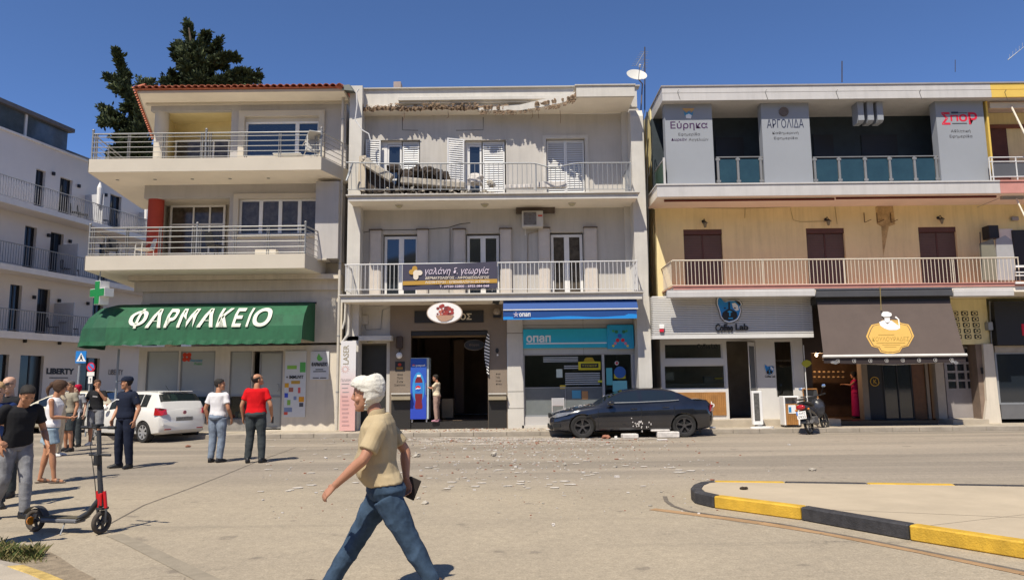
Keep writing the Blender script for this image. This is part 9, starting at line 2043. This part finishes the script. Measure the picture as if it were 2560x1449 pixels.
M_=Matrix.Translation(rs.location) @ Matrix.Rotation(rs.rotation_euler[2],4,'Z'); p=M_ @ (Vector((0.30,0.10,0.83))*1.05); MB_=MB().obox(p,(0.012,0,0),(0,0.04,0),(0,0,0.07)); tag(MB_.build('phone',flat('case_black',(0.02,0.014,0.012)),None,bevel=0.004),'dark phone held low in the right hand of the red-shirted man','phone')
# policeman
def pol(root,J,T,s,f,u,r):
    for nm,c,a,m in (('chest_badge',Vector((0.09,0.135,1.31)),(0.04,0,0),m_white),('sleeve_badge',Vector((-0.252,0.0,1.33)),(0.004,0,0),flat('badge_gold',(0.3,0.25,0.12)))):
        o=MB().obox(c,a,(0,0.004 if nm=='chest_badge' else 0.02,0),(0,0,0.008 if nm=='chest_badge' else 0.03)).build(nm,m,root,local=True); o.scale=(s,s,s)
    o=MB().loft([[Vector((0.172*math.cos(a),0.128*math.sin(a),z)) for a in [k*PI/10 for k in range(20)]] for z in (0.995,1.04)],cap=False).build('duty_belt',s_blk,root,local=True); o.scale=(s,s,s)
person('policeman in navy uniform and cap standing left with his head turned',stand_at(308,1170),math.radians(158),1.80,jj(hipR=(0.10,0,0.92),kneeR=(0.13,0.02,0.5),ankR=(0.16,-0.02,0.09),kneeL=(-0.12,0.02,0.5),ankL=(-0.13,-0.02,0.09),elR=(0.28,-0.05,1.14),wrR=(0.24,0.10,0.93),elL=(-0.29,-0.03,1.14),wrL=(-0.30,0.06,0.91),toeR=(0.6,1),toeL=(-0.3,1)),sk_tan,('cap',c_navy),('polo',c_navy),('trousers',c_navy),('shoe',s_blk),yaw=math.radians(-52),seed=5,width=1.08,extra=pol)
# man with hand at mouth
def print_mark(root,J,T,s,f,u,r): o=MB().obox((0.0,0.125,1.30),(0.06,0,0.008),(0,0.004,0),(0,0,0.018)).build('chest_print',flat('print_grey',(0.35,0.33,0.32)),root,local=True); o.scale=(s,s,s)
person('man in black T-shirt and grey shorts holding a hand to his mouth',stand_at(235,1113),math.radians(-172),1.80,jj(elL=(-0.27,0.12,1.20),wrL=(-0.12,0.22,1.44),hdL=(0.7,-0.3,0.5),nL=(0,-1,0),curlL=1.1,elR=(0.28,-0.04,1.15),wrR=(0.27,0.10,0.93)),sk_tan,('short',h_brown),('tee',c_blk),('shorts',c_grey),('shoe',s_wht),yaw=math.radians(30),seed=6,extra=print_mark)
# woman in denim shorts
def wom(root,J,T,s,f,u,r):
    o=MB(); o.ell(T @ Vector((0,-0.115,0.045)),0.05,0.05,0.05,10,7); limb(o,[T @ Vector((0,-0.12,0.04)),T @ Vector((0.01,-0.17,-0.04)),T @ Vector((0.02,-0.15,-0.16))],[0.03,0.032,0.012],8); o=o.build('ponytail',h_brown,root,local=True,smooth=True); o.scale=(s,s,s)
wo=person('woman in white top and pale denim shorts holding a white paper',stand_at(118,1207),math.radians(-62),1.72,jj(elR=(0.20,0.02,1.13),wrR=(0.12,0.27,1.10),hdR=(0,1,0.1),nR=(0,0,1),elL=(-0.25,-0.06,1.14),wrL=(-0.24,-0.04,0.92),kneeR=(0.09,0.05,0.5),ankR=(0.10,0.10,0.09),kneeL=(-0.08,-0.05,0.5),ankL=(-0.09,-0.12,0.09),pelvis=(0,0.0,0.95),chest=(0,0.03,1.27),neck=(0,0.03,1.45),head=(0,0.09,1.62)),sk_tan,('long',h_brown),('tank',c_white),('hot',c_denims),('sandal',s_brn),female=True,pitch=-0.1,seed=7,extra=wom)
M_=Matrix.Translation(wo.location) @ Matrix.Rotation(wo.rotation_euler[2],4,'Z'); p=M_ @ Vector((0.10,0.40,1.13)); tag(MB().obox(p,M_.to_3x3() @ Vector((0.045,0,0)),M_.to_3x3() @ Vector((0,0.01,0.02)),(0,0,0.05)).build('paper',m_white,None),'folded white paper in the hand of the woman in denim shorts','paper')
bg=M_ @ Vector((-0.26,-0.12,0.93)); t=MB(); t.ell(bg,0.06,0.11,0.13,12,8); tag(t.build('shoulder_bag',mat('bag_beige',(0.36,0.31,0.25),0.8),None,smooth=True),'beige shoulder bag at the hip of the woman in denim shorts','bag')
# bystanders behind her
def specs(root,J,T,s,f,u,r):
    o=MB();
    for sd in (-1,1): o.obox(T @ Vector((sd*0.034,0.103,0.012)),T.to_3x3() @ Vector((0.028,0,0)),T.to_3x3() @ Vector((0,0.004,0)),T.to_3x3() @ Vector((0,0,0.016))); o.obox(T @ Vector((sd*0.072,0.045,0.018)),T.to_3x3() @ Vector((0.003,0,0)),T.to_3x3() @ Vector((0,0.055,0)),T.to_3x3() @ Vector((0,0,0.004)))
    o=o.build('sunglasses',m_black,root,local=True); o.scale=(s,s,s)
def redbun(root,J,T,s,f,u,r):
    o=MB(); o.ell(T @ Vector((0.03,-0.08,-0.03)),0.055,0.06,0.10,10,8); o=o.build('red_hair_bunch',cloth('red_scarf',(0.42,0.01,0.04)),root,local=True,smooth=True); o.scale=(s,s,s)
def redtop(root,J,T,s,f,u,r): o=MB(); o.ell(T @ Vector((0.0,-0.02,0.125)),0.06,0.055,0.04,10,6); o=o.build('red_bandana',_mats['cloth_red_scarf'],root,local=True,smooth=True); o.scale=(s,s,s)
person('man in olive-grey T-shirt and dark shorts behind the woman in denim shorts',stand_at(168,1128),math.radians(150),1.76,jj(elR=(0.26,0.05,1.16),wrR=(0.05,0.22,1.24),hdR=(-1,0.2,0.3),nR=(0,-1,0)),sk_tan,('buzz',h_grey),('tee',c_taup),('shorts',c_char),('shoe',s_blk),yaw=0.2,seed=8)
person('person with bright red hair mostly hidden behind the olive-grey T-shirt man',stand_at(186,1116),math.radians(170),1.66,None,sk_light,('long',cloth('red_scarf',(0.42,0.01,0.04))),('tee',c_grey),('trousers',c_char),('shoe',s_blk),female=True,seed=9)
person('woman in cream top with a red bandana raising one arm, hidden behind the denim shorts',stand_at(140,1140),math.radians(-80),1.72,jj(elR=(0.30,0.12,1.50),wrR=(0.10,0.18,1.68),hdR=(-1,0,0.2),nR=(0,-1,0)),sk_light,('long',h_brown),('blouse',c_cream),('trousers',c_cream),('shoe',s_wht),female=True,seed=10,extra=redtop)
# man in black tee walking right
bt=person('man in black T-shirt and grey jeans walking right with bowed head at the left edge',stand_at(26,1296),math.radians(-122),1.70,jj(pelvis=(0,0,0.93),chest=(0,0.06,1.24),neck=(0,0.10,1.41),head=(0,0.20,1.55),shR=(0.185,0.07,1.37),shL=(-0.185,0.09,1.37),hipR=(0.09,0,0.9),kneeR=(0.10,-0.02,0.49),ankR=(0.11,-0.24,0.12),kneeL=(-0.09,0.12,0.5),ankL=(-0.10,0.12,0.09),elR=(0.25,-0.03,1.12),wrR=(0.22,0.12,0.93),elL=(-0.30,0.04,1.10),wrL=(-0.28,0.22,0.90),hdL=(0.1,0.5,-0.9)),sk_tan,('short',h_black),('tee',c_blk),('jeans',c_gjean),('shoe',s_blk),pitch=-0.5,yaw=-0.15,seed=11,width=1.0,belly=0.02)
# turquoise shirt at the very edge
pT=at(-75,1000,7.4); person('person in turquoise shirt cut by the left edge with one fist held forward',(pT.x,7.4,0),math.radians(-82),1.78,jj(shR=(0.19,0.03,1.40),elR=(0.25,0.08,1.11),wrR=(0.16,0.33,1.05),hdR=(-0.1,1,-0.15),nR=(-0.3,0,-1),curlR=1.25,elL=(-0.26,-0.1,1.14)),sk_tan,('short',h_black),('tee',c_turq),('trousers',c_char),('shoe',s_blk),seed=12)
pT=at(24,980,10.9); person('bald man in sunglasses and black T-shirt behind the crowd at the far left',(pT.x,10.9,0),math.radians(178),1.77,None,sk_light,('bald',None),('tee',c_blk),('trousers',c_char),('shoe',s_blk),seed=13,yaw=0.1,extra=specs,width=1.1)
pT=at(-4,980,9.9); person('fair short-haired person at the left edge looking down at something in both hands',(pT.x,9.9,0),math.radians(-150),1.68,jj(elR=(0.24,0.04,1.12),wrR=(0.08,0.25,1.18),hdR=(-0.4,1,0.1),nR=(0,0,1),elL=(-0.24,0.04,1.12),wrL=(-0.08,0.25,1.18),hdL=(0.4,1,0.1),nL=(0,0,1)),sk_light,('buzz',mat('hair_sandy',(0.35,0.22,0.1),0.8)),('tee',cloth('navy_tee',(0.015,0.03,0.10))),('trousers',c_char),('shoe',s_blk),seed=14,pitch=-0.3)
# woman at the fridge, woman in the bakery
pw=at(1092,1000,F+0.02); person('woman in cream top reaching to the blue drinks fridge in the shop doorway',(pw.x,F+0.0,so_[2]),math.radians(82),1.52,jj(elR=(0.22,0.14,1.25),wrR=(0.10,0.38,1.30),hdR=(0,1,0.1),nR=(-1,0,0),elL=(-0.22,0.14,1.24),wrL=(-0.10,0.36,1.28),hdL=(0,1,0.1),nL=(1,0,0),head=(0,0.05,1.62)),sk_ruddy,('short',h_black),('blouse',c_cream),('trousers',c_pinkt),('shoe',cloth('pink_shoe',(0.4,0.2,0.25))),female=True,seed=15,belly=0.03,width=1.1)
pw=at(2136,1000,F+1.0); person('woman in long magenta dress inside the dark bakery',(pw.x,F+0.9,dz),math.radians(70),1.56,jj(elR=(0.22,0.15,1.25),wrR=(0.14,0.38,1.28),hdR=(0,1,0.0),nR=(0,0,-1),elL=(-0.22,0.15,1.25),wrL=(-0.14,0.38,1.28),hdL=(0,1,0),nL=(0,0,-1)),sk_tan,('long',h_black),('dress',c_mag),(None,None),('shoe',s_blk),female=True,seed=16)
